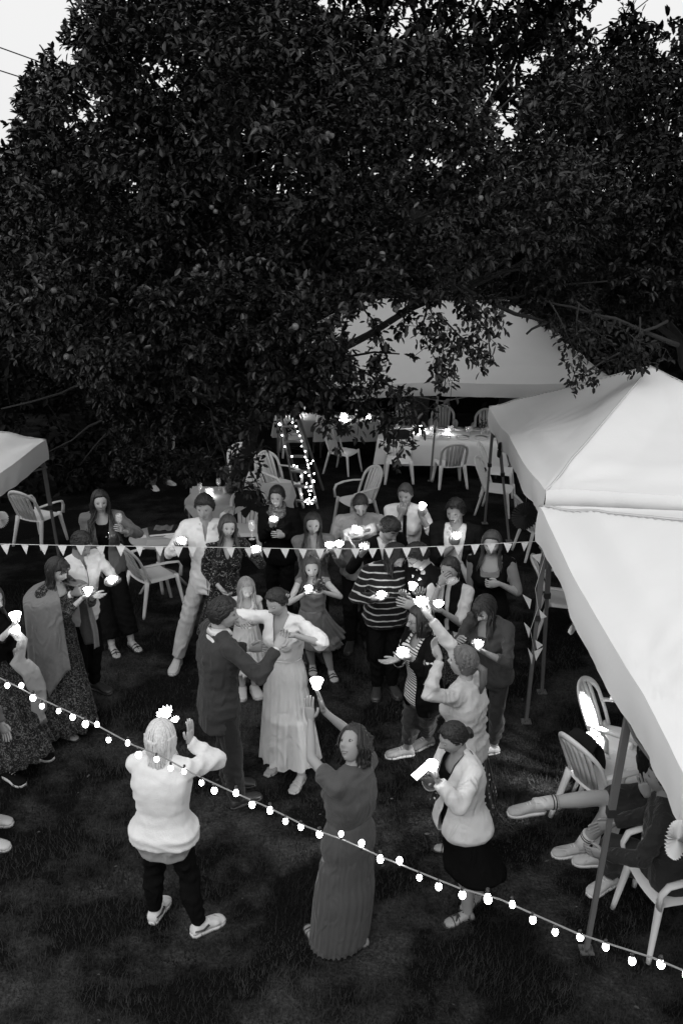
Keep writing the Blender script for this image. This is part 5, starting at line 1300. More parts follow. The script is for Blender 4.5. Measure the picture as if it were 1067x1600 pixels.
        if style == 'tail':
            c = s.HC + (s.HF * -.10 + s.HU * .0) * s.hsz; m.tube([c, c - s.HF * .045 + Vector((0, 0, -.03)), c - s.HF * .05 + Vector((0, 0, -.13)), c - s.HF * .035 + Vector((0, 0, -.22))], [.02, .032, .028, .008], 10)
        return s.new('hair', m, HAIR[col], remesh=False)
    def shoes(s, mt, kind='sneaker', sole=None, qs='rl'):
        for q in qs:
            g = s.an[q].z - .075 * s.h / 1.7; L = .150 * s.h
            if kind in ('sneaker', 'shoe'):
                m = MB(); foot_rings(m, s.an[q], s.toe[q], L, e=.009, gz0=g + .012)
                if kind == 'sneaker': m.tube([s.an[q] + Vector((0, 0, -.02)), s.an[q] + Vector((0, 0, .03))], .038, 12)
                so = s.new('shoe', m, mt, remesh=False)
                m = MB(); d = s.toe[q].normalized(); r = Vector((d.y, -d.x, 0)); c = Vector((s.an[q].x, s.an[q].y, g)); rs = []
                for z in (.0, .022):
                    rs.append([c + d * (t * L / .26) + r * sg * w_ + Vector((0, 0, z)) for sg, seq in ((1, ((-.07, .02), (-.05, .036), (.0, .04), (.06, .043), (.12, .054), (.16, .053), (.19, .042), (.212, .02))), (-1, ((.212, .02), (.19, .042), (.16, .053), (.12, .054), (.06, .043), (.0, .04), (-.05, .036), (-.07, .02)))) for t, w_ in seq])
                m.rings(rs); s.new('sole', m, sole or mt, remesh=False, parent=so)
                if kind == 'sneaker' :
                    m = MB()
                    for i in range(4): b = c + d * (.05 + .02 * i) + Vector((0, 0, .088 - .0105 * i)); m.tube([b - r * .022, b + Vector((0, 0, .006)), b + r * .022], .0028, 5)
                    s.new('laces', m, m_paper, remesh=False, parent=so)
            else:
                m = MB(); d = s.toe[q].normalized(); r = Vector((d.y, -d.x, 0)); c = Vector((s.an[q].x, s.an[q].y, g)); K = L / .26
                heel = .0
                m.rings([[c + d * (t * K) + r * sg * w_ + Vector((0, 0, z)) for sg, seq in ((1, ((-.06, .025), (.0, .036), (.06, .036), (.12, .047), (.17, .046), (.205, .025))), (-1, ((.205, .025), (.17, .046), (.12, .047), (.06, .036), (.0, .036), (-.06, .025)))) for t, w_ in seq] for z in (.001, .012)])
                so = s.new('sandal', m, mt, remesh=False); m = MB()
                for t, zz, w_ in ((.125, .050, .047), (.085, .062, .042)) + (((.0, .098, .036),) if kind != 'thong' else ()):
                    b = c + d * t * K; m.tube([b - r * w_ + Vector((0, 0, .01)), b - r * w_ * .8 + Vector((0, 0, zz * .7)), b + Vector((0, 0, zz)), b + r * w_ * .8 + Vector((0, 0, zz * .7)), b + r * w_ + Vector((0, 0, .01))], [(.0035, .008)] * 5, 6); s.new('strap', m, mt, remesh=False, parent=so); m = MB()
                if kind == 'cross':
                    for a_, b_ in ((.05, .12), (.12, .05), (.0, .07)): m = MB(); m.tube([c + d * a_ * K - r * .04 + Vector((0, 0, .02)), c + d * (a_ + b_) / 2 * K + Vector((0, 0, .078)), c + d * b_ * K + r * .042 + Vector((0, 0, .02))], [(.0035, .007)] * 3, 6); s.new('strap', m, mt, remesh=False, parent=so)
                if kind == 'thong': m = MB(); m.tube([c + d * .17 * K + Vector((0, 0, .02)), c + d * .11 * K + Vector((0, 0, .052))], .004, 6); s.new('strap', m, mt, remesh=False, parent=so)
    def collar(s, mt, e=.012, hgt=.035, open_=25, parent=None, spread=.012, lift=0.0):
        """shirt collar round the neck, open at the front"""
        m = MB(); n = 24; lo = []; hi = []; ov = []
        nk = (.034 if s.sex != 'm' else .040) * s.h
        c = s.N - s.S * (.014 - lift) * s.h
        for i in range(n + 1):
            a = R(open_) + (2 * math.pi - 2 * R(open_)) * i / n; d = s.Ft * math.cos(a) + s.Rt * math.sin(a)
            fr = max(0, math.cos(a)); lo.append(c + d * (nk + .010) - s.S * (.020 + .028 * fr ** 2) + s.Ft * .012 * fr); hi.append(c + d * (nk + .004) + s.S * (hgt - .030 * fr ** 3)); ov.append(c + d * (nk + .022 + spread * fr) + s.S * (-.004 - .045 * fr ** 3) + s.Ft * .012 * fr)
        m.rings([lo, hi, ov], cap=False, closed=False); return s.new('collar', m, mt, remesh=False, thick=.003, parent=parent)
    def placket(s, mt, t0, t1, e=.02, name='placket', w_=.012, lateral=0, buttons=None):
        m = MB(); P = []
        for i in range(9):
            t = t0 + (t1 - t0) * i / 8; W, D = s.tor(t); r, f = s.axes(t); bust = (.016 * s.h if s.sex == 'f' and .15 < t < .24 else 0); P.append(s.spine(t) + f * (D + e + .001) + r * lateral * s.h)
        m.tube(P, [(w_, .003)] * 9, 6, ref=tuple(s.Rt)); return s.new(name, m, mt, remesh=False)
TEX = {}
def wrinkle(me, amp, seed, vert=.5):
    n = len(me.vertices); co = np.empty(n * 3, dtype=np.float32); me.vertices.foreach_get('co', co); co = co.reshape(-1, 3); nr = np.empty(n * 3, dtype=np.float32); me.vertices.foreach_get('normal', nr); nr = nr.reshape(-1, 3)
    x, y, z = co[:, 0], co[:, 1], co[:, 2]; s1 = seed * 1.37
    wx = x + .02 * np.sin(z * 21 + s1) + .015 * np.sin(y * 33 + s1 * 2); wy = y + .02 * np.sin(z * 18 + s1 * 3) + .015 * np.sin(x * 29 + s1)
    h1 = .5 + .5 * np.sin(z * 78 + 2.4 * np.sin(x * 15 + s1) + 2.0 * np.sin(y * 13 + s1 * 1.7) + 1.5 * np.sin(z * 8 + s1))
    h2 = .5 + .5 * np.sin(wx * 62 + z * 26 * np.sin(s1) + 1.6 * np.sin(z * 9 + y * 7 + s1)); h3 = .5 + .5 * np.sin(wy * 58 - z * 30 * np.cos(s1) + 1.6 * np.sin(z * 11 + x * 9 + s1))
    m1 = np.clip(.5 + .9 * np.sin(x * 9 + s1 * 5) * np.sin(z * 8.5 + s1 * 3) + .3 * np.sin(y * 14), 0, 1); m2 = np.clip(.5 + .8 * np.sin(z * 6 + s1 * 2) + .4 * np.sin(x * 12 + y * 10), 0, 1)
    d = amp * (m1 * (h1 ** 2 - .4) * 1.0 + vert * m2 * (h2 ** 2 + h3 ** 2 - .75))
    co += nr * d[:, None]; me.vertices.foreach_set('co', co.ravel()); me.update()
def bake_all():
    dg = bpy.context.evaluated_depsgraph_get()
    out = []
    for o, fn, thick in BAKE: out.append(bpy.data.meshes.new_from_object(o.evaluated_get(dg), preserve_all_data_layers=False, depsgraph=dg))
    for (o, fn, thick), me in zip(BAKE, out):
        me.name = o.data.name
        mats = list(o.data.materials)
        o.modifiers.clear(); me.materials.clear()
        for m_ in mats: me.materials.append(m_)
        if WR.get(o.name): wrinkle(me, WR[o.name], len(o.name) * 3.1 + len(me.vertices) % 17)
        if fn: me = fn(o, me) or me
        me.polygons.foreach_set('use_smooth', [True] * len(me.polygons)); o.data = me
        if thick: q = o.modifiers.new('t', 'SOLIDIFY'); q.thickness = thick; q.offset = -1
# glowing lotus cups
m_glow = mat('glowing_paper', .8, rough=.9, emit=7)
def lotus_mesh(kind):
    m = MB(); n = 8
    if kind == 'lotus':
        for lay, (r0, r1, hh, off) in enumerate(((.020, .056, .052, 0), (.016, .040, .064, .39))):
            for i in range(n):
                a = 2 * math.pi * i / n + off; ca, sa = math.cos(a), math.sin(a); t = Vector((-sa, ca, 0)); o_ = Vector((ca, sa, 0)); w_ = .022 - .004 * lay
                P = [o_ * r0 * .5 - t * w_ * .5, o_ * r0 * .5 + t * w_ * .5, o_ * (r0 + r1) * .55 + t * w_ + Vector((0, 0, hh * .5)), o_ * r1 + Vector((0, 0, hh)), o_ * (r0 + r1) * .55 - t * w_ + Vector((0, 0, hh * .5)), o_ * (r0 + r1) * .60 + Vector((0, 0, hh * .46))]
                m.add(P, [(0, 1, 2, 5), (0, 5, 4), (5, 2, 3), (5, 3, 4)])
        m.lathe([(.001, 0), (.024, .001), (.028, .02), (.001, .022)], n=12)
    else:
        m.lathe([(.001, 0), (.026, .001), (.034, .035), (.048, .066), (.044, .066), (.030, .035), (.022, .006), (.001, .006)], n=18)
    return m.mesh('cup', m_glow, smooth=False)
LM = {k: lotus_mesh(k) for k in ('lotus', 'bowl')}
def lotus(p, label, kind='lotus', s=1.0, tilt=(0, 0)):
    o = link('lotus_lantern', LM[kind], label=label, cat='lantern', group='glowing paper cups held by the guests'); o.location = p; s *= .88; o.scale = (s, s, s); o.rotation_euler = (tilt[0], tilt[1], random.uniform(0, 6)); return o
def cup_in(p, q, label, kind='lotus', s=1.0, tilt=(0, 0), up=.014): 
    h = p.palm[q] + p.hd[q] * .015 + Vector((0, 0, up)); return lotus(h, label, kind, s, tilt)
UPN = (0, 0, 1)
# ------------------------------------------------------------------ fabrics
def fab(n, v, **k): return mat(n, v, **{**dict(rough=.9, var=.10, scale=14, bump=.35, bscale=220, spec=.15, sheen=.15, folds=.8), **k})
linen = fab('cream_linen', .62); linen2 = fab('pale_trouser_cotton', .42); suit = fab('grey_wool_suit', .045, var=.2, scale=60, sheen=.1); black = fab('black_fabric', .006, sheen=0, spec=.06); black2 = fab('soft_black_fabric', .009, sheen=0, spec=.08)
whiteshirt = fab('white_shirt_cotton', .68, var=.05); greyjkt = fab('grey_blazer_cloth', .13); shawl = fab('grey_wool_shawl', .17, var=.15, scale=40); denim = fab('denim_shirt', .12, var=.25, scale=50)
jeans = fab('blue_jeans', .04, var=.25, scale=40); mohair = fab('white_mohair', .72, bump=.35, bscale=140, sheen=.6, folds=.25); bridefab = fab('bride_chiffon', .82, var=.06); sheer = fab('sheer_chiffon', .82, alpha=.50, var=.06)
floral = fab('dark_floral_print', .22, pattern=('floral', 26, .60), dark=.010); print_ = fab('dark_printed_viscose', .12, pattern=('floral', 34, .55), dark=.012)
stripe = fab('black_white_wide_stripe', .42, pattern=('stripes', .062, .20), dark=.010, var=.05); bret = fab('white_thin_stripe', .62, pattern=('stripes', .0235, .60), dark=.012, var=.03)
dots = fab('polka_dot_cloth', .65, pattern=('dots', 26, .26), dark=.010, var=.03); greydress = fab('grey_child_dress', .19, var=.12); creamdress = fab('cream_child_dress', .58, var=.06)
green_ = fab('olive_crepe', .075, var=.1); cream = fab('cream_cardigan', .50, bump=.4, bscale=150); blazer_w = fab('white_bouclé_blazer', .60, bump=.4, bscale=200); greytop = fab('grey_ribbed_top', .05)
sand = mat('leather_sandal', .03, rough=.5); nude = mat('pale_leather', .45, rough=.45); wsole = mat('white_rubber', .65, rough=.6); wshoe = fab('white_canvas_shoe', .62, sheen=0); oshoe = mat('dark_leather', .03, rough=.4, spec=.5)
greyshirt = fab('grey_shirt_cotton', .20); midshirt = fab('checked_shirt_cotton', .24, var=.15, scale=50)
def vcut(w_=.035, t0=.14, t1=.32): return lambda x, y, z: y > 0 and z > t0 and abs(x) < w_ * (z - t0) / (t1 - t0)
def openfront(w0=.012, w1=.05, tb=-.3, tm=.08): return lambda x, y, z: y > 0 and abs(x) < (w0 if z < tm else w0 + (w1 - w0) * min(1, (z - tm) / .2)) and z > tb
def scoop(t=.25, w_=.05): return lambda x, y, z: z > t and abs(x) < w_ + (z - t) * .1 and y > -.01

# 1 tall man in linen
p = Person('linen', 'tall dark-haired man in a cream linen shirt and pale trousers, arm round his neighbour', (320, 792), 1.86, 'm', yaw=0, lean=0, side=0, hpitch=10, hyaw=-4, w=.97, skin='mid', hands=dict(r=dict(px=(289, 848), r=.55, n=UPN, curl=.6, hd=(.25, .9, .1)), l=dict(px=(380, 850), Y=.20, curl=.5)), feet=dict(r=(278, 1036, -8), l=(342, 1060, 10)), face=dict(), elbow=dict(r=(.65, -.1, -.8), l=(-.2, -1, -.7)))
p.top('shirt', linen, t0=-.085, e=.016, sleeve=.45, se=.011, se2=.015, cut=vcut(.016, .22, .315), ease=lambda t: .012 * sm(t, .12, -.05)); p.collar(linen, open_=38, spread=.03); p.placket(mat('zip_dark', .10), -.085, .20, .030, 'placket', .004)
p.trousers(linen2, e=.018, f=.95, e2=.026); p.shoes(nude, 'shoe', nude); p.hair('black', 'short', th=.022, front=.50, side=-.05, back=-.55); cup_in(p, 'r', 'lotus cup held by the tall man in cream linen')
# 2 woman in floral dress
p = Person('floral', 'smiling brown-haired woman in a dark floral dress beside the tall man', (356, 822), 1.66, 'f', yaw=14, lean=0, side=-4, hpitch=8, hyaw=4, hroll=-6, hands=dict(l=dict(px=(398, 862), r=.62, n=UPN, curl=.6, hd=(-.2, .9, .15)), r=dict(px=(350, 925), r=.72, curl=.9, n=(-.4, -.2, 1))), face=dict(smile=.9))
p.top('dress', floral, t0=.07, e=.012, sleeve=.8, cut=vcut(.04, .2, .315)); p.skirt(floral, flare=.09, folds=9, amp=.03, hem=.22); p.shoes(sand, 'sandal'); p.hair('brown', 'long', L=.26, th=.014, front=.60, waves=1, fwd=.5, part=.01, phi0=112, phi1=112)
cup_in(p, 'l', 'lotus cup held by the woman in the floral dress'); g = glass_at(p.palm['l'] + Vector((-.03, .03, .13)), 'dark wine glass held up beside the floral dress woman', False)
# 3 scarf woman
p = Person('scarf', 'older woman with short dark hair, patterned scarf and black coat behind the others', (433, 776), 1.64, 'f', yaw=-12, hpitch=6, hyaw=0, w=1.05, hands=dict(r=dict(px=(427, 818), r=.5, n=(0, -.6, .8), curl=.7), l=dict(px=(438, 836), r=.5, curl=.6)), face=dict(smile=.9))
p.top('coat', black, t0=-.075, e=.022, cut=vcut(.02, .2, .315)); p.trousers(black); p.shoes(oshoe, 'shoe'); p.hair('dark', 'short', th=.026, front=.60, side=.05, back=-.5)
m = MB(); 
for k in range(3):
    P = [p.N + (p.Rt * math.cos(a) + p.Ft * math.sin(a)) * (.068 + .012 * k) + p.S * (.03 - .035 * k + .012 * math.sin(a * 2 + k)) + p.Ft * .015 * k for a in [2 * math.pi * i / 18 for i in range(19)]]
    m.tube(P, [.024 + .004 * math.sin(i * 1.7 + k) for i in range(19)], 9)
p.new('scarf', m, fab('speckled_scarf', .16, pattern=('floral', 55, .5), dark=.04), vox=.009, disp=.012, dscale=.03); cup_in(p, 'r', 'lotus cup held at the chest by the woman with the scarf', s=.95)
# 4 blazer woman
p = Person('blazer', 'young woman with long dark hair in a loose grey blazer', (157, 783), 1.70, 'f', yaw=14, lean=1, hpitch=6, hyaw=4, skin='light', hands=dict(r=dict(px=(176, 838), r=.55, n=UPN, curl=.6, hd=(-.35, .9, .1)), l=dict(px=(190, 828), r=.6, n=(.9, 0, .2), curl=.7, hd=(.3, .7, .6))), feet=dict(r=(176, 1014, 30), l=(206, 1006, 40)), face=dict(smile=.4), elbow=dict(r=(.65, -.2, -.7), l=(-.65, -.2, -.5)))
p.top('jumpsuit_top', black, t0=-.02, e=.008, sleeve=0, cut=scoop(.265, .035)); p.top('blazer', greyjkt, t0=-.10, e=.034, sleeve=.8, se=.017, se2=.02, cut=openfront(.022, .045), ease=lambda t: .02 * sm(t, .1, -.08)); p.trousers(black, e=.03, f=.85, e2=.055); p.shoes(sand, 'thong'); p.hair('dark', 'long', L=.40, waves=1.4, fwd=1.0, part=.0, th=.018, front=.62, phi0=112, phi1=125, spread=1.3)
cup_in(p, 'r', 'lotus cup held by the woman in the grey blazer'); glass_at(p.palm['l'] + Vector((-.01, -.03, .0)), 'wine glass in the other hand of the woman in the grey blazer')
# 5 white shirt man
p = Person('white', 'dark-haired man in a white pullover shirt looking down at his cup, behind the shawl woman', (128, 850), 1.74, 'm', yaw=48, lean=5, hpitch=26, hyaw=5, skin='tan', w=1.02, hands=dict(l=dict(px=(174, 912), r=.62, n=UPN, curl=.7, hd=(-.1, .9, .1)), r=dict(px=(122, 925), r=.6, curl=.6)), face=dict(closed=1), elbow=dict(l=(-.65, -.2, -.8)))
p.top('shirt', whiteshirt, t0=-.07, e=.017, se=.011, sleeve=.9, cut=vcut(.012, .24, .315)); p.collar(whiteshirt, hgt=.03, open_=14); p.placket(mat('zip_dark', .1), .13, .29, .026, 'placket', .004); p.trousers(black, e=.016, top=.04); p.shoes(oshoe, 'shoe'); p.hair('black', 'short', th=.02, front=.56, side=0, back=-.5)
cup_in(p, 'l', 'lotus cup held by the man in the white pullover shirt')
# 6 shawl woman
p = Person('shawl', 'woman with a dark fringe wrapped in a long grey shawl over a printed skirt', (90, 890), 1.64, 'f', yaw=58, lean=3, hpitch=20, hyaw=2, hands=dict(r=dict(px=(139, 930), r=.72, n=UPN, curl=.45, hd=(-.1, .9, .35)), l=dict(px=(152, 930), r=.74, n=(.3, 0, 1), curl=.15, hd=(.1, .95, .15))), feet=dict(r=(98, 1144, 60), l=(112, 1130, 55)), face=dict(smile=.2))
p.top('top', print_, t0=-.03, e=.012, sleeve=.6, cut=scoop(.255, .04)); p.skirt(print_, flare=.10, hem=.05, folds=12, amp=.04, seed=3); p.shoes(sand, 'thong'); p.hair('dark', 'bob', L=.17, fringe=.45, th=.016, waves=.6, phi0=108, phi1=100)
def shawl_mesh(p):
    m = MB(); rs = []; n = 90
    for i in range(26):
        k = i / 25; ring = []
        for j in range(n + 1):
            a = R(-152) + R(304) * j / n            # from the front edge on the left, round the back, to the right front edge
            # long at her right side and back, short and thrown back at the front
            q = j / n; L_ = (.40 + .32 * math.exp(-((q - .72) / .17) ** 2) + .10 * math.sin(q * 3)) * p.h
            sh = sm(k, 0, .08); w_ = (.052 + .134 * sh + .020 * k) * p.h; d_ = (.052 + .096 * sh + .03 * k) * p.h
            z = -L_ * k + .0 * sh; dz = -.018 * p.h * sh * abs(math.sin(a)) ** 1.5
            fo = .013 * k * (math.sin(a * 11 + k * 2) + .6 * math.sin(a * 19 + 1)) + .010 * math.sin(k * 9 + a * 2) * k
            c = p.N + p.S * .0 + Vector((0, 0, z)) * 1.0 + p.F * .015 * k
            ring.append(c + p.R * math.sin(a) * (w_ + fo) - p.F * math.cos(a) * (d_ + fo) + Vector((0, 0, dz * (1 - k))))
        rs.append(ring)
    m.rings(rs, cap=False, closed=False); return m
p.new('shawl', shawl_mesh(p), shawl, remesh=False, thick=.006); cup_in(p, 'r', 'glowing cup raised by the woman in the grey shawl', 'bowl')
# 7 left edge woman
p = Person('leftedge', 'guest cut by the left edge in a dark patterned skirt and a light grey scarf', (-12, 935), 1.64, 'f', yaw=62, lean=3, hpitch=12, hyaw=0, hands=dict(r=dict(px=(24, 975), r=.75, n=UPN, curl=.7), l=dict(px=(30, 1030), r=.8, n=(.9, 0, .2), curl=.2, hd=(.2, .7, .7))), feet=dict(l=(52, 1178, 75), r=(14, 1212, 55)), face=dict())
p.top('top', black, t0=-.05, e=.02, sleeve=.5); p.skirt(print_, flare=.10, hem=.09, folds=11, amp=.045, seed=5); p.shoes(black2, 'sneaker', wsole); p.hair('brown', 'long', L=.25)
def ribbon(m, P, w_, n=7, ref=(0, 0, 1), fold=.006, seed=0):
    rs = []
    for i in range(len(P)):
        t = (Vector(P[min(i + 1, len(P) - 1)]) - Vector(P[max(0, i - 1)])).normalized(); s_ = Vector(ref).cross(t).normalized(); nn = t.cross(s_)
        ww = w_[i] if isinstance(w_, (list, tuple)) else w_
        rs.append([Vector(P[i]) + s_ * ww * (j / (n - 1) - .5) + nn * fold * math.sin(j * 2.1 + i * .5 + seed) for j in range(n)])
    m.rings(rs, cap=False, closed=False)
def dens(P, k=4):
    o = []
    for a, b in zip(P, P[1:]):
        for i in range(k): o.append(Vector(a).lerp(Vector(b), i / k))
    return o + [Vector(P[-1])]
Yp = p.P.y
m = MB(); ribbon(m, dens([pt(20, 985, Yp - .25), pt(36, 1000, Yp - .32), pt(30, 1035, Yp - .33), pt(48, 1050, Yp - .33), pt(60, 1078, Yp - .3), pt(62, 1110, Yp - .26), pt(70, 1130, Yp - .22)]), [.08] * 8 + [.15] * 8 + [.13] * 5 + [.06] * 4, ref=(.2, -1, .1)); p.new('scarf', m, fab('light_scarf', .34), remesh=False, thick=.004)
cup_in(p, 'r', 'glowing cup at the left edge of the picture, upper of two', 'bowl', 1.15); lotus(pt(28, 988, Yp - .32), 'glowing cup at the left edge of the picture, lower of two', 'bowl', 1.0, (.3, .5))
# 8 only shoes at the left edge
p = Person('shoes', 'guest just outside the left edge, only the pale shoe tips showing', (-80, 1005), 1.66, 'f', yaw=80, hands={}, feet=dict(l=(-18, 1282, 85), r=(-22, 1318, 80)), base=(gp(-22, 1296).x, gp(-22, 1296).y, 0))
p.top('coat', greyjkt, t0=-.07, e=.02); p.trousers(black); p.shoes(nude, 'shoe', nude); p.hair('brown', 'bob', L=.16)
# 9 sweater lady
p = Person('sweater', 'woman with a white-blonde bob seen from behind in a fluffy white jumper', (251, 1152), 1.62, 'f', yaw=168, lean=3, hpitch=6, hyaw=8, w=1.16, hands=dict(r=dict(px=(293, 1146), Y=.16, n=(-.9, .2, .1), curl=.25, hd=(.1, .15, 1)), l=dict(px=(262, 1150), Y=.32, n=(.9, 0, 0), curl=.3, hd=(0, .2, 1))), feet=dict(l=(243, 1430, 165), r=(312, 1452, 128)), elbow=dict(r=(.65, -.1, -1.0), l=(-.9, 0, -1)))
p.top('shirt', fab('pale_shirt', .30), t0=-.10, t1=.02, e=.026, sleeve=0, disp=.02); p.top('jumper', mohair, t0=-.035, t1=.31, e=.026, sleeve=1.0, se=.020, se2=.016, disp=.016, dscale=.10, ease=lambda t: .022 * math.exp(-((t - .0) / .05) ** 2) + .01 * math.sin(t * 95) * sm(t, .15, .05)); p.trousers(black, e=.012, f=.93); p.shoes(wshoe, 'sneaker', wsole); p.hair('white', 'bob', L=.17, th=.022, phi0=118, phi1=112, waves=.3)
m = MB()
for q in 'rl':
    d = p.toe[q].normalized(); r = Vector((d.y, -d.x, 0)); c = Vector((p.an[q].x, p.an[q].y, p.T.z))
    for sg in (-1, 1): m = MB(); m.tube([c - d * .05 + r * sg * .034 + Vector((0, 0, .06)), c + d * .01 + r * sg * .046 + Vector((0, 0, .05)), c + d * .05 + r * sg * .048 + Vector((0, 0, .075))], [(.004, .011)] * 3, 6); p.new('shoe_stripe', m, m_dark, remesh=False)
lotus(pt(262, 1120, p.P.y + .2), 'glowing cup showing above the white-blonde bob', 'lotus', 1.15, (.9, .5)); lotus(pt(275, 1128, p.P.y + .22), 'small lotus cup right beside the one above the white-blonde bob', 'lotus', .6, (.3, .3))
# 10 green dress woman
p = Person('green', 'woman in a long olive dress with hair flowers, smiling up at the camera', (552, 1163), 1.68, 'f', yaw=-140, lean=-5, twist=15, hyaw=78, hpitch=-36, hroll=22, w=1.0, skin='mid', hands=dict(r=dict(px=(501, 1098), Y=.36, n=(-.8, .3, 0), curl=.15, hd=(-.1, .3, 1)), l=dict(px=(484, 1112), Y=.30, n=(.8, .3, 0), curl=.15, hd=(.1, .3, 1))), feet=dict(l=(492, 1472, -165), r=(566, 1468, -150)), face=dict(smile=1), elbow=dict(r=(.9, .4, -.8), l=(-.8, .3, -.9)))
p.top('dress', green_, t0=.085, t1=.30, e=.020, sleeve=0, upper=.45, se=.022, se2=.03, disp=.018, ease=lambda t: .014 * sm(t, .05, .15) * sm(t, .25, .18)); p.skirt(green_, t0=.10, flare=.028, hem=.03, folds=30, amp=.011, seed=7, e=.028); p.shoes(sand, 'sandal'); p.hair('dark', 'bob', L=.15, th=.02, waves=1.2, phi0=115, phi1=105)
m = MB()
for i in range(9):
    a = R(-60 + 15 * i); c = p.HC + (p.HR * math.sin(a) * .085 + p.HU * math.cos(a) * .125 - p.HF * .01) * p.hsz
    for k in range(5): b = k * 1.257; m.ball(c + (p.HR * math.cos(b) + p.HF * math.sin(b)) * .007, (.007, .007, .003), nu=6, nv=4)
p.new('hair_flowers', m, mat('pale_petal', .4, rough=.8), remesh=False); lotus(p.palm['r'] + Vector((-.03, .02, .10)), 'glowing cup above the clapping hands of the woman in the olive dress', 'bowl', 1.05)
# 11 groom
p = Person('groom', 'groom in a grey wool suit seen from behind, dancing with the bride', (349, 958), 1.80, 'm', yaw=112, lean=3, twist=8, hyaw=-28, hpitch=8, hands=dict(r=dict(px=(438, 1003), Y=-.02, n=(.3, .1, .9), curl=.9), l=dict(px=(400, 1012), Y=.42, curl=.3, n=(.8, 0, 0))), feet=dict(r=(372, 1255, 125), l=(360, 1226, 100)), face=dict(smile=.4), elbow=dict(r=(.9, -.1, -1.0)))
p.top('shirt', whiteshirt, t0=.0, e=.008, disp=.003, sleeve=1.0, se=.006, cut=vcut(.02, .25, .315)); p.collar(whiteshirt, hgt=.045, open_=20, lift=.022)
p.top('jacket', suit, t0=-.135, t1=.292, e=.030, sleeve=.93, se=.022, se2=.022, cut=openfront(.008, .04), ease=lambda t: .018 * sm(t, .06, -.1), disp=.014); p.trousers(fab('dark_suit_trousers', .022), e=.020, e2=.030); p.shoes(oshoe, 'shoe'); p.hair('dark', 'short', th=.024, front=.52, side=-.05, back=-.62)
m = MB(); 
for t in (-.02,): m.box(p.spine(-.03) + p.R * (.115 * p.h) + p.F * .03, (.012, .14, .02), Matrix((p.F, p.R, p.U)).transposed())
# 12 bride
p = Person('bride', 'bride in a pale chiffon dress with cape sleeves, smiling and holding the groom\'s hand', (433, 940), 1.68, 'f', yaw=-24, lean=2, hyaw=-14, hpitch=20, hroll=6, hands=dict(r=dict(px=(380, 974), Y=-.10, n=(0, -.3, -1), curl=.3), l=dict(px=(449, 992), r=.45, n=(.5, .3, -.7), curl=.6, hd=(.8, .5, .1))), feet=dict(r=(438, 1192, -35), l=(471, 1216, -22)), face=dict(smile=.9, closed=1), elbow=dict(l=(-1.6, -.1, -.55), r=(1, -.4, -.3)))
p.top('dress', bridefab, t0=.085, t1=.30, e=.012, sleeve=0, upper=.9, se=.010, se2=.034, cut=lambda x, y, z: y > 0 and z > .15 and abs(x) < .034 * (z - .15) / .15, disp=.020, dscale=.07, ease=lambda t: .016 * sm(t, .06, .12) * sm(t, .26, .2))
sk = p.skirt(sheer, name='sheer_skirt', thick=0, t0=.10, flare=.065, hem=.10, folds=13, amp=.024, seed=2, e=.024); p.skirt(bridefab, name='underskirt', t0=.10, flare=.065, hem=.10, folds=13, amp=.024, seed=2, e=.024, kmax=.62, inset=.012)
m = MB(); rr = []
for i in range(24): a = 2 * math.pi * i / 24; W, D = p.tor(.093); c = p.spine(.093); rr.append(c + p.R * math.cos(a) * (W + .018) + p.F * math.sin(a) * (D + .018))
m.tube(rr + [rr[0]], [(.006, .014)] * 25, 6, ref=(0, 0, 1)); p.new('waistband', m, bridefab, remesh=False); p.shoes(nude, 'sandal')
p.hair('dark', 'bun', th=.014, front=.60, part=.12, side=.0, back=-.55, bz=-.015); m = MB(); 
for k in range(6): m.ball(p.HC + (p.HR * -.07 + p.HF * -.055 + p.HU * (.03 + .01 * (k % 3)) + p.HR * .008 * k * -1) * p.hsz, .008, nu=6, nv=5)
p.new('hair_flowers', m, mat('pale_petal', .4), remesh=False)
# 13 blonde girl
p = Person('girl', 'little blonde girl in a cream dress looking down at her cup, behind the dancing couple', (385, 918), 1.26, 'c', yaw=12, hpitch=20, hyaw=6, hands=dict(r=dict(px=(380, 966), r=.62, n=UPN, curl=.6, hd=(-.4, .9, .1)), l=dict(px=(395, 966), r=.62, n=UPN, curl=.6, hd=(.4, .9, .1))), face=dict(closed=1), hs=1.05)
p.top('dress', creamdress, t0=.08, t1=.295, e=.010, sleeve=0, cut=scoop(.245, .035)); p.skirt(creamdress, flare=.07, hem=.22, folds=18, amp=.035, seed=4); p.shoes(nude, 'shoe'); p.hair('blonde', 'long', L=.26, waves=.8, th=.012, part=.01)
m = MB(); 
for k in range(14): a = k * .9; m.ball(p.sh['l'] + p.F * (.03 + .012 * math.cos(a)) + p.R * (.02 * math.sin(a * 1.3) + .01) + p.U * (-.02 + .022 * math.sin(a)), .015, nu=8, nv=6)
p.new('dress_ruffle', m, creamdress, vox=.008, smooth=1); lotus((p.palm['r'] + p.palm['l']) / 2 + Vector((0, -.01, .02)), 'lotus cup held in both hands by the little blonde girl')
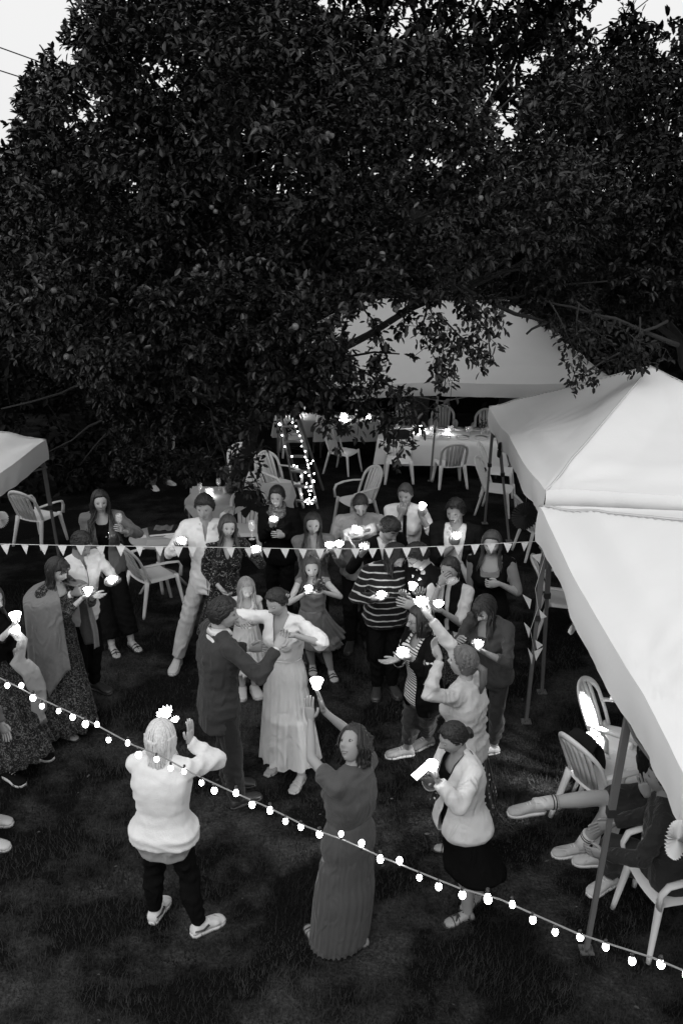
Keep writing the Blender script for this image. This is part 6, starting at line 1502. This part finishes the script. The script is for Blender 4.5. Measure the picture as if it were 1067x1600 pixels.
# 14 girl with flowers
p = Person('girl2', 'girl in a layered grey dress holding a cup and a small posy', (487, 886), 1.40, 'c', yaw=4, hpitch=6, hroll=4, hands=dict(r=dict(px=(484, 926), r=.58, n=UPN, curl=.6, hd=(-.3, .9, .2)), l=dict(px=(497, 926), r=.62, n=UPN, curl=.35, hd=(.9, .6, .05))), feet=dict(r=(488, 1042, 5), l=(517, 1052, 18)), face=dict(smile=.2), elbow=dict(l=(-1.5, -.1, -.7), r=(1.0, -.2, -.8)))
p.top('dress', greydress, t0=.08, t1=.285, e=.010, sleeve=0, cut=scoop(.235, .035)); p.skirt(greydress, flare=.085, hem=.31, folds=11, amp=.028, seed=4); p.skirt(greydress, name='underskirt', flare=.07, hem=.25, folds=12, amp=.03, seed=6); p.shoes(sand, 'sandal'); p.hair('brown', 'long', L=.28, waves=.9, part=.01)
cup_in(p, 'r', 'glowing cup held by the girl in the grey dress', 'bowl', .95); po = posy(p.palm['l'] + Vector((.0, -.02, -.02)), 'small posy resting on the hand of the girl in the grey dress', .62, vase=False, seed=8)
m = MB(); qf = random.Random(4)
for k in range(46): d = Vector((qf.gauss(0, 1), qf.gauss(0, 1), qf.gauss(0, 1))).normalized() * .042; m.ball(d + Vector((-.01, .01, .075)), (.012, .012, .010), nu=6, nv=5)
o = link('petals', m.mesh('petals', mat('dusky_petal', .09, rough=.9, var=.3, scale=60)), po); o['kind'] = 'stuff'
# 15 denim shirt woman
p = Person('denim', 'smiling woman with long black hair in a denim shirt behind the girl with the posy', (489, 818), 1.64, 'f', yaw=8, hpitch=6, hyaw=-4, skin='mid', hands=dict(l=dict(px=(520, 862), r=.62, n=UPN, curl=.6), r=dict(px=(512, 862), r=.6, n=UPN, curl=.6)), face=dict(smile=1), elbow=dict(r=(.65, -.2, -.9)))
p.top('shirt', denim, t0=-.06, e=.02, sleeve=.85, se=.015, cut=vcut(.025, .2, .315)); p.collar(denim, open_=30); p.placket(mat('denim_placket', .09), -.06, .19, .03, 'placket', .009); p.trousers(black); p.shoes(oshoe, 'shoe'); p.hair('black', 'long', L=.36, waves=.5, fwd=.9, part=.0, phi0=110, phi1=118)
lotus(pt(515, 856, p.palm['l'].y), 'lotus cup below the denim shirt, left of the touching pair'); lotus(pt(530, 854, p.palm['l'].y - .03), 'lotus cup below the denim shirt, right of the touching pair')
# 16 bearded man with baby
p = Person('beard', 'bearded man in a checked shirt looking down at the baby in his arms', (563, 789), 1.80, 'm', yaw=4, hpitch=28, hyaw=2, skin='tan', w=1.06, hands=dict(r=dict(px=(552, 842), r=.5, n=UPN, curl=.4, hd=(-.9, .4, 0)), l=dict(px=(590, 846), r=.52, n=UPN, curl=.5, hd=(.9, .3, .1))), face=dict(beard=1, closed=1), elbow=dict(r=(.65, 0, -.9), l=(-.65, 0, -.9)))
p.top('shirt', midshirt, t0=-.06, e=.016, sleeve=.45, se=.012, se2=.016, cut=vcut(.016, .23, .315)); p.collar(midshirt, open_=26); p.placket(mat('shirt_placket', .2), -.06, .23, .026, 'placket', .010); p.trousers(black2); p.shoes(oshoe, 'shoe'); p.hair('black', 'short', th=.010, front=.62, side=0, back=-.5)
bp = p.palm['r'].lerp(p.palm['l'], .5) + Vector((0, -.03, .05))
# baby: lying across the arms, head at the man's left
bt_ = thing('person', 'sleeping baby in a pale wrap lying across the bearded man\'s arms', 'person', tuple(bp))
a0 = pt(592, 826, bp.y + .02); a1 = pt(545, 834, bp.y - .02); m = MB(); m.cap2(a0.lerp(a1, .25), a1, .060, .045, 14); m.cap2(a0, a0.lerp(a1, .2), .035, .05, 10)
fd = (a0 - a1).normalized(); mh = MB(); HFb = Vector((.2, -.3, .93)).normalized(); HUb = (fd - HFb * fd.dot(HFb)).normalized(); HRb = HFb.cross(HUb); 
ob = link('body', m.mesh('body', SKIN['tan'], bt_.location), bt_); mh = MB(); head_mesh(mh, a0 + fd * .03, HRb, HFb, HUb, .66, dict(closed=1), 36, 26)
for (q0, q1) in ((.3, .5), (.6, .8)): mh.cap2(a0.lerp(a1, q0) + Vector((0, -.05, .02)), a0.lerp(a1, q1) + Vector((0, -.07, .03)), .018, .014, 8, k=0)
bm = bmesh.new(); bm.from_mesh(ob.data); vs_ = [bm.verts.new(Vector(v) - bt_.location) for v in mh.v]
for f, k in zip(mh.f, mh.m):
    try: fc = bm.faces.new([vs_[i] for i in f]); fc.material_index = k; fc.smooth = True
    except ValueError: pass
bm.to_mesh(ob.data); bm.free(); ob.data.materials.clear(); [ob.data.materials.append(x) for x in (SKIN['tan'], LIPS, EYEW, IRIS, BROW)]
mw = MB(); rs = []
for i in range(14):
    k = i / 13; c = a0.lerp(a1, .12 + k * 1.05); s_ = (fd.cross(Vector((0, 0, 1)))).normalized(); u2 = s_.cross(fd); r_ = .075 - .02 * k + .006 * math.sin(k * 17)
    rs.append([c + (s_ * math.cos(a) * r_ + u2 * math.sin(a) * r_ * .85) * (1 + .05 * math.sin(a * 5 + k * 6)) + Vector((0, 0, -.02 * max(0, -math.sin(a)) * k)) for a in [2 * math.pi * j / 28 for j in range(28)]])
mw.rings(rs); link('wrap', mw.mesh('wrap', fab('muslin', .5), bt_.location), bt_)
mw = MB(); ribbon(mw, dens([a1 + Vector((.04, -.06, .05)), a1 + Vector((-.02, -.08, .03)), a1 + Vector((.03, -.10, -.06)), a1 + Vector((.06, -.10, -.13))], 5), .10, ref=(.3, .2, 1)); o = link('wrap_end', mw.mesh('wrap_end', fab('muslin', .5), bt_.location), bt_); o.modifiers.new('s', 'SOLIDIFY').thickness = .004
mh = hair_cap(a0 + fd * .03, HRb, HFb, HUb, .67, th=.006, front=.6); link('hair', mh.mesh('hair', HAIR['dark'], bt_.location), bt_)
lotus(pt(555, 832, bp.y - .14), 'lotus cup glowing against the baby\'s wrap', tilt=(.2, .4), s=1.15)
# 17 tie woman
p = Person('tie', 'woman in a white shirt and dark loose tie, hand to her chin', (633, 772), 1.74, 'f', yaw=-8, hpitch=12, hyaw=-10, w=1.08, skin='mid', hands=dict(r=dict(px=(628, 797), Y=-.16, n=(0, -1, 0), curl=.6, hd=(-.2, .1, 1)), l=dict(px=(657, 800), Y=-.22, n=(0, .2, 1), curl=.6, hd=(0, .3, 1))), face=dict(smile=.2), elbow=dict(r=(.65, 0, -1.2), l=(-.65, 0, -1.2)))
p.top('shirt', whiteshirt, t0=-.05, e=.016, sleeve=.55, se=.013, se2=.018, disp=.02, cut=vcut(.014, .24, .315)); p.collar(whiteshirt, open_=22); p.placket(black, .02, .285, .030, 'tie', .020); p.trousers(black); p.shoes(oshoe, 'shoe'); p.hair('brown', 'tail', th=.012, front=.62, side=0)
lotus(p.palm['l'] + Vector((.0, -.02, .055)), 'glowing cup raised by the woman with the tie', 'bowl', .95, (.3, -.3))
# 18 moustache man
p = Person('stache', 'young man with a moustache in a dark suit and open white shirt', (711, 799), 1.80, 'm', yaw=-14, hpitch=8, hyaw=-14, skin='mid', hands=dict(r=dict(px=(712, 846), r=.5, n=(0, -.2, 1), curl=.7, hd=(-.2, .5, 1))), face=dict(stache=1), elbow=dict(r=(.65, -.2, -1)))
p.top('shirt', whiteshirt, t0=-.02, e=.007, disp=.003, sleeve=.2, cut=vcut(.02, .22, .315)); p.collar(whiteshirt, open_=26, spread=.02); p.top('jacket', black2, t0=-.12, t1=.30, e=.028, sleeve=.95, se=.02, cut=openfront(.035, .06)); p.trousers(black2); p.shoes(oshoe, 'shoe'); p.hair('black', 'short', th=.024, front=.58, side=.0, back=-.45)
lotus(p.palm['r'] + Vector((.005, -.03, .05)), 'lotus cup held by the young man with the moustache')
# 19 man looking down in black suit (behind)
p = Person('bowed', 'dark-haired man with bowed head in a dark suit beside the bearded man', (609, 826), 1.72, 'm', yaw=30, lean=8, hpitch=38, hyaw=8, skin='mid', hands=dict(r=dict(px=(568, 862), r=.62, n=UPN, curl=.5)), face=dict(closed=1))
p.top('shirt', whiteshirt, t0=-.02, e=.007, disp=.003, sleeve=.2, cut=vcut(.015, .24, .315)); p.collar(whiteshirt, open_=24); p.top('jacket', black, t0=-.12, t1=.30, e=.026, sleeve=.95, se=.02, cut=openfront(.02, .06)); p.trousers(black); p.shoes(oshoe, 'shoe'); p.hair('black', 'short', th=.024, front=.50, side=-.05, back=-.55)
cup_in(p, 'r', 'lotus cup held out low beside the bearded man', s=1.0)
# 20 striped jumper
p = Person('striped', 'dark-haired guest in a black jumper with white stripes, head bent over a cup', (617, 868), 1.66, 'f', yaw=8, lean=8, hpitch=40, hyaw=42, w=1.15, hands=dict(r=dict(px=(594, 936), r=.55, n=UPN, curl=.6), l=dict(px=(632, 930), r=.6, n=UPN, curl=.6)), face=dict(closed=1), elbow=dict(r=(.65, -.1, -.8)))
p.top('jumper', stripe, t0=-.07, e=.028, sleeve=.9, se=.022, disp=.02); p.trousers(black); p.shoes(oshoe, 'shoe'); p.hair('black', 'bob', L=.14, th=.024, front=.55)
cup_in(p, 'r', 'lotus cup held against the striped jumper')
# 21 glasses man
p = Person('glasses', 'man with glasses and a white collar leaning over the cups', (652, 868), 1.76, 'm', yaw=-52, lean=10, hpitch=36, hyaw=-12, hands=dict(r=dict(px=(655, 928), r=.55, n=UPN, curl=.6), l=dict(px=(640, 945), r=.6)), face=dict(closed=1))
p.top('jacket', black, t0=-.1, e=.028, sleeve=.92, se=.02); p.collar(whiteshirt, open_=18, hgt=.045, spread=.03); p.trousers(black); p.shoes(oshoe, 'shoe'); p.hair('black', 'short', th=.02, front=.55, side=-.02, back=-.5)
def specs(p):
    m = MB()
    for sx in (-1, 1):
        c = Vector((sx * .032, .094, .007)); P = [p.HC + (p.HR * (c.x + .021 * math.cos(a)) + p.HF * c.y + p.HU * (c.z + .016 * math.sin(a))) * p.hsz for a in [2 * math.pi * i / 14 for i in range(15)]]; m.tube(P, .0018, 5)
        m.tube([p.HC + (p.HR * sx * .053 + p.HF * .092 + p.HU * .01) * p.hsz, p.HC + (p.HR * sx * .078 + p.HF * -.005 + p.HU * .012) * p.hsz], .0018, 5)
    m.tube([p.HC + (p.HR * -.011 + p.HF * .097 + p.HU * .01) * p.hsz, p.HC + (p.HR * .011 + p.HF * .097 + p.HU * .01) * p.hsz], .0018, 5); p.new('glasses', m, m_dark, remesh=False)
specs(p); lotus(pt(643, 921, p.palm['r'].y), 'glowing cup held level under the man with glasses', 'bowl', 1.0, (.1, .2))
# 22 drinking woman
p = Person('drink', 'young woman drinking from a wine glass, pale sleeves under a dark waistcoat', (703, 890), 1.66, 'f', yaw=-22, hpitch=4, hyaw=-8, w=.94, skin='mid', hands=dict(r=dict(px=(692, 906), Y=-.19, n=(-.5, -.7, .2), curl=.8, hd=(-.5, .1, .8)), l=dict(px=(683, 950), r=.65)), face=dict(), elbow=dict(r=(.5, .2, -1.4)))
p.top('tee', fab('pale_tee', .5), disp=.006, t0=-.02, e=.014, sleeve=0, upper=.92, se=.016, se2=.02); p.top('waistcoat', black, t0=.06, e=.022, sleeve=0, cut=lambda x, y, z: (abs(x) > .066) or (y > 0 and abs(x) < .012)); p.skirt(print_, t0=.07, flare=.09, hem=.3, folds=14, amp=.035); p.shoes(sand, 'sandal'); p.hair('dark', 'tail', th=.013, front=.58, part=.0, side=-.05)
g = glass_at(p.palm['r'] + Vector((-.03, -.03, -.05)), 'wine glass at the lips of the woman in the dark waistcoat'); g.rotation_euler = (.4, .9, 0)
m = MB(); ribbon(m, dens([pt(690, 915, p.P.y - .14), pt(687, 940, p.P.y - .15), pt(680, 958, p.P.y - .16)], 5), .05, ref=(0, 1, .1)); p.new('neck_scarf', m, whiteshirt, remesh=False, thick=.004)
m = MB(); m.tube([p.wr['r'] - p.hd['r'] * .008, p.wr['r'] + p.hd['r'] * .008], .029, 14); p.new('wristwatch', m, m_dark, remesh=False)
# 23 woman in dark sleeveless top
p = Person('sleeveless', 'woman in a black top and long grey sleeves standing behind the bunting', (768, 848), 1.70, 'f', yaw=-12, hpitch=8, hyaw=-2, w=1.08, hands=dict(l=dict(px=(770, 912), r=.5, n=(.6, -.2, 0), curl=1.1, hd=(1, .4, 0)), r=dict(px=(716, 872), Y=.1, curl=.5)), face=dict(smile=.4), elbow=dict(l=(-.65, -.1, -.9)))
p.top('undershirt', fab('mid_grey_knit', .20), disp=.004, t0=-.02, e=.010, sleeve=.0, upper=.95, se=.012, cut=scoop(.25, .045)); p.top('top', black, t0=-.05, e=.018, sleeve=0, t1=.29, cut=scoop(.225, .05)); p.trousers(black); p.shoes(oshoe, 'shoe'); p.hair('brown', 'long', L=.24, th=.014, part=.0)
# 24 grey top woman
p = Person('greytop', 'woman in a grey ribbed top and slim jeans looking down at her cup', (757, 950), 1.66, 'f', yaw=-40, lean=9, hpitch=38, hyaw=-6, w=1.08, skin='mid', hands=dict(l=dict(px=(748, 1015), r=.62, n=UPN, curl=.6), r=dict(px=(715, 1000), r=.65, curl=.9)), feet=dict(r=(738, 1160, -50), l=(770, 1172, -75)), face=dict(closed=1), elbow=dict(l=(-.65, -.3, -.9)))
p.top('top', greytop, t0=-.05, e=.014, sleeve=.5, se=.012, cut=scoop(.24, .035)); p.trousers(jeans, e=.010, f=.86, e2=.012); p.shoes(wshoe, 'sandal'); p.hair('dark', 'long', L=.22, waves=.8, fringe=.2)
m = MB(); 
for q in 'rl': foot_rings(m, p.an[q], p.toe[q], .148 * p.h, e=.005, gz0=p.T.z + .008); m.tube([p.an[q], p.an[q] + Vector((0, 0, .03))], .04, 12)
so_ = p.new('socks', m, wshoe, remesh=False); cup_in(p, 'l', 'lotus cup held by the woman in the grey ribbed top')
# 25 thin stripes and glasses
p = Person('breton', 'woman in profile with glasses, thin-striped top and black cardigan', (655, 968), 1.62, 'f', yaw=-62, lean=3, hpitch=6, hyaw=-8, w=1.05, skin='mid', hands=dict(l=dict(px=(630, 1024), r=.66, n=UPN, curl=.5, hd=(.1, 1, .15)), r=dict(px=(612, 1032), r=.85, n=UPN, curl=.2, hd=(0, 1, 0))), feet=dict(r=(636, 1176, -80), l=(668, 1160, -60)), face=dict(smile=.8))
p.top('striped_top', bret, t0=-.055, e=.018, sleeve=.1, disp=.01, cut=scoop(.27, .03)); p.top('cardigan', black, t0=-.10, e=.030, sleeve=.85, se=.02, cut=lambda x, y, z: y > -.012 and abs(x) < .056); p.trousers(jeans, e=.016, f=.72, e2=.022); p.shoes(fab('grey_trainer', .33), 'sneaker', wsole); p.hair('dark', 'bob', L=.12, th=.02, waves=1)
specs(p); cup_in(p, 'l', 'lotus cup held out by the woman with the thin-striped top')
# 26 cream cardigan with raised arm
p = Person('cream', 'woman with clipped-up light-brown hair in a cream cardigan raising one arm high', (724, 1034), 1.70, 'f', yaw=-118, lean=4, twist=-6, hyaw=10, hpitch=-2, hands=dict(r=dict(px=(662, 952), Y=.35, n=(0, -.3, 1), curl=.6), l=dict(px=(683, 1016), Y=-.18, n=(0, 0, 1), curl=.5, hd=(.1, .5, .9))), feet=None, face=dict(smile=.4), elbow=dict(l=(-1.2, .2, -.9), r=(.6, 0, -1)))
p.top('cardigan', cream, t0=-.06, e=.026, sleeve=.95, se=.017, se2=.014, disp=.02); p.skirt(dots, flare=.08, hem=.25, folds=9, amp=.03); p.shoes(sand, 'sandal'); p.hair('light', 'tail', th=.018, part=0, front=.6, side=0)
lotus(p.palm['r'] + p.hd['r'] * .05 + Vector((-.01, 0, .01)), 'lotus cup in the high raised hand of the woman in the cream cardigan', s=1.15); lotus(p.palm['r'] + Vector((.10, .12, -.01)), 'lotus cup just right of the raised hand', s=.85)
# 27 phone woman
p = Person('phone', 'woman with a dark bun, white blazer and black skirt filming with her phone', (708, 1152), 1.57, 'f', yaw=-68, lean=5, hpitch=22, hyaw=-4, w=1.10, skin='mid', hands=dict(r=dict(px=(662, 1216), r=.72, n=(.2, .1, 1), curl=.6), l=dict(px=(676, 1210), r=.66, n=(.4, 0, 1), curl=.6)), feet=dict(l=(730, 1432, -70), r=(748, 1402, -50)), face=dict(closed=1))
p.top('top', black, t0=-.02, e=.010, sleeve=0, cut=scoop(.25, .03)); p.top('blazer', blazer_w, t0=-.065, t1=.302, e=.028, sleeve=.93, se=.022, cut=openfront(.018, .05), ease=lambda t: .034 * sm(t, .08, -.04), disp=.008); p.skirt(black, t0=.0, flare=.030, hem=.235, folds=4, amp=.006, e=.014); p.shoes(sand, 'cross'); p.hair('black', 'bun', th=.013, front=.60, side=-.05, bz=-.03, back=-.5)
c = p.palm['r'] + p.hd['r'] * .06 + Vector((0, 0, .045)); t_ = thing('phone', 'phone with a bright screen held by the woman in the white blazer', 'phone', tuple(c)); Mx = Matrix.Rotation(R(-60), 3, 'Z') @ Matrix.Rotation(R(28), 3, 'X')
m = MB(); m.box((0, 0, 0), (.074, .148, .009), Mx); o = link('case', m.mesh('case', m_dark, smooth=False), t_); o.modifiers.new('b', 'BEVEL').width = .004
m = MB(); m.box(Mx @ Vector((0, 0, .005)), (.066, .138, .0015), Mx); link('screen', m.mesh('screen', mat('phone_screen', .5, emit=1.6), smooth=False), t_)
lotus(pt(676, 1201, p.palm['l'].y - .02), 'glowing cup beside the phone of the woman in the white blazer', 'bowl', .95, (.5, -.3))
# 28 far person below the tree
p = Person('far', 'half-hidden guest in jeans standing back under the apple tree', (222, 600), 1.74, 'm', yaw=25, hands={}, base=(gp(250, 762).x, gp(250, 762).y, 0), feet=dict(r=(240, 762, 30), l=(262, 754, 50)))
p.top('shirt', greyshirt, t0=-.06, e=.02, sleeve=.9); p.trousers(fab('grey_jeans', .09)); p.shoes(wshoe, 'shoe', wsole); p.hair('dark', 'short')
# 29 seated, crossed legs
ch = Vector((2.52, 5.28, 0))
p = Person('crossed', 'seated guest with crossed bare legs and striped socks, clapping under the gazebo', (1090, 1190), 1.76, 'm', yaw=-86, lean=12, hpitch=5, hands=dict(r=dict(px=(1008, 1238), Y=-.30, n=(-.8, .2, .2), curl=.1, hd=(.1, .3, 1)), l=dict(px=(1024, 1232), Y=-.25, n=(.8, .2, .2), curl=.1, hd=(-.1, .3, 1))), seat=.50, base=(SEAT1[0], SEAT1[1], 0), feet=dict(l=(905, 1330, -85), r=(838, 1256, -82, -.05)), knees=dict(r=(-.1, .5, 1), l=(-.1, .8, 1)), skin='light')
p.top('shirt', black2, t0=-.05, e=.024, sleeve=.95, se=.02)
m = MB(); p.torso(m, -.075, .06, .02); [p.leg(m, q, .024, shorts=.72, e2=.03) for q in 'rl']; p.new('shorts', m, fab('dark_shorts', .03), disp=.014); p.shoes(fab('grey_canvas', .42), 'sneaker', wsole); p.hair('dark', 'short')
for q in 'rl':
    ax = (p.kn[q] - p.an[q]).normalized(); m = MB(); m.tube([p.an[q] - ax * .02, p.an[q] + ax * .15], [.043, .056], 14); so_ = p.new('sock', m, fab('white_sock', .6), remesh=False)
    for zz in (.115, .135): m = MB(); m.tube([p.an[q] + ax * (zz - .004), p.an[q] + ax * (zz + .004)], .0565, 14); p.new('sock_stripe', m, m_dark, remesh=False, parent=so_)
# 30 seated nearer guest at the right edge
p = Person('seated', 'guest in dark clothes seated at the lower right edge with pale shoes', (1120, 1235), 1.72, 'm', yaw=-112, lean=10, hpitch=5, hands=dict(r=dict(local=(-.02, .22, -.22)), l=dict(local=(.02, .22, -.22))), seat=.50, base=(SEAT2[0], SEAT2[1], 0), feet=dict(r=(952, 1380, -60), l=(938, 1346, -95)), skin='mid')
p.top('jacket', fab('charcoal_knit', .03, bump=.8, bscale=60), t0=-.06, e=.03, sleeve=.95, se=.022); p.trousers(fab('dark_trousers', .035), e=.02, f=.82, e2=.03); p.shoes(fab('cream_trainer', .5), 'sneaker', wsole); p.hair('dark', 'short')
bake_all()
for o in (CH_A, CH_B): pass
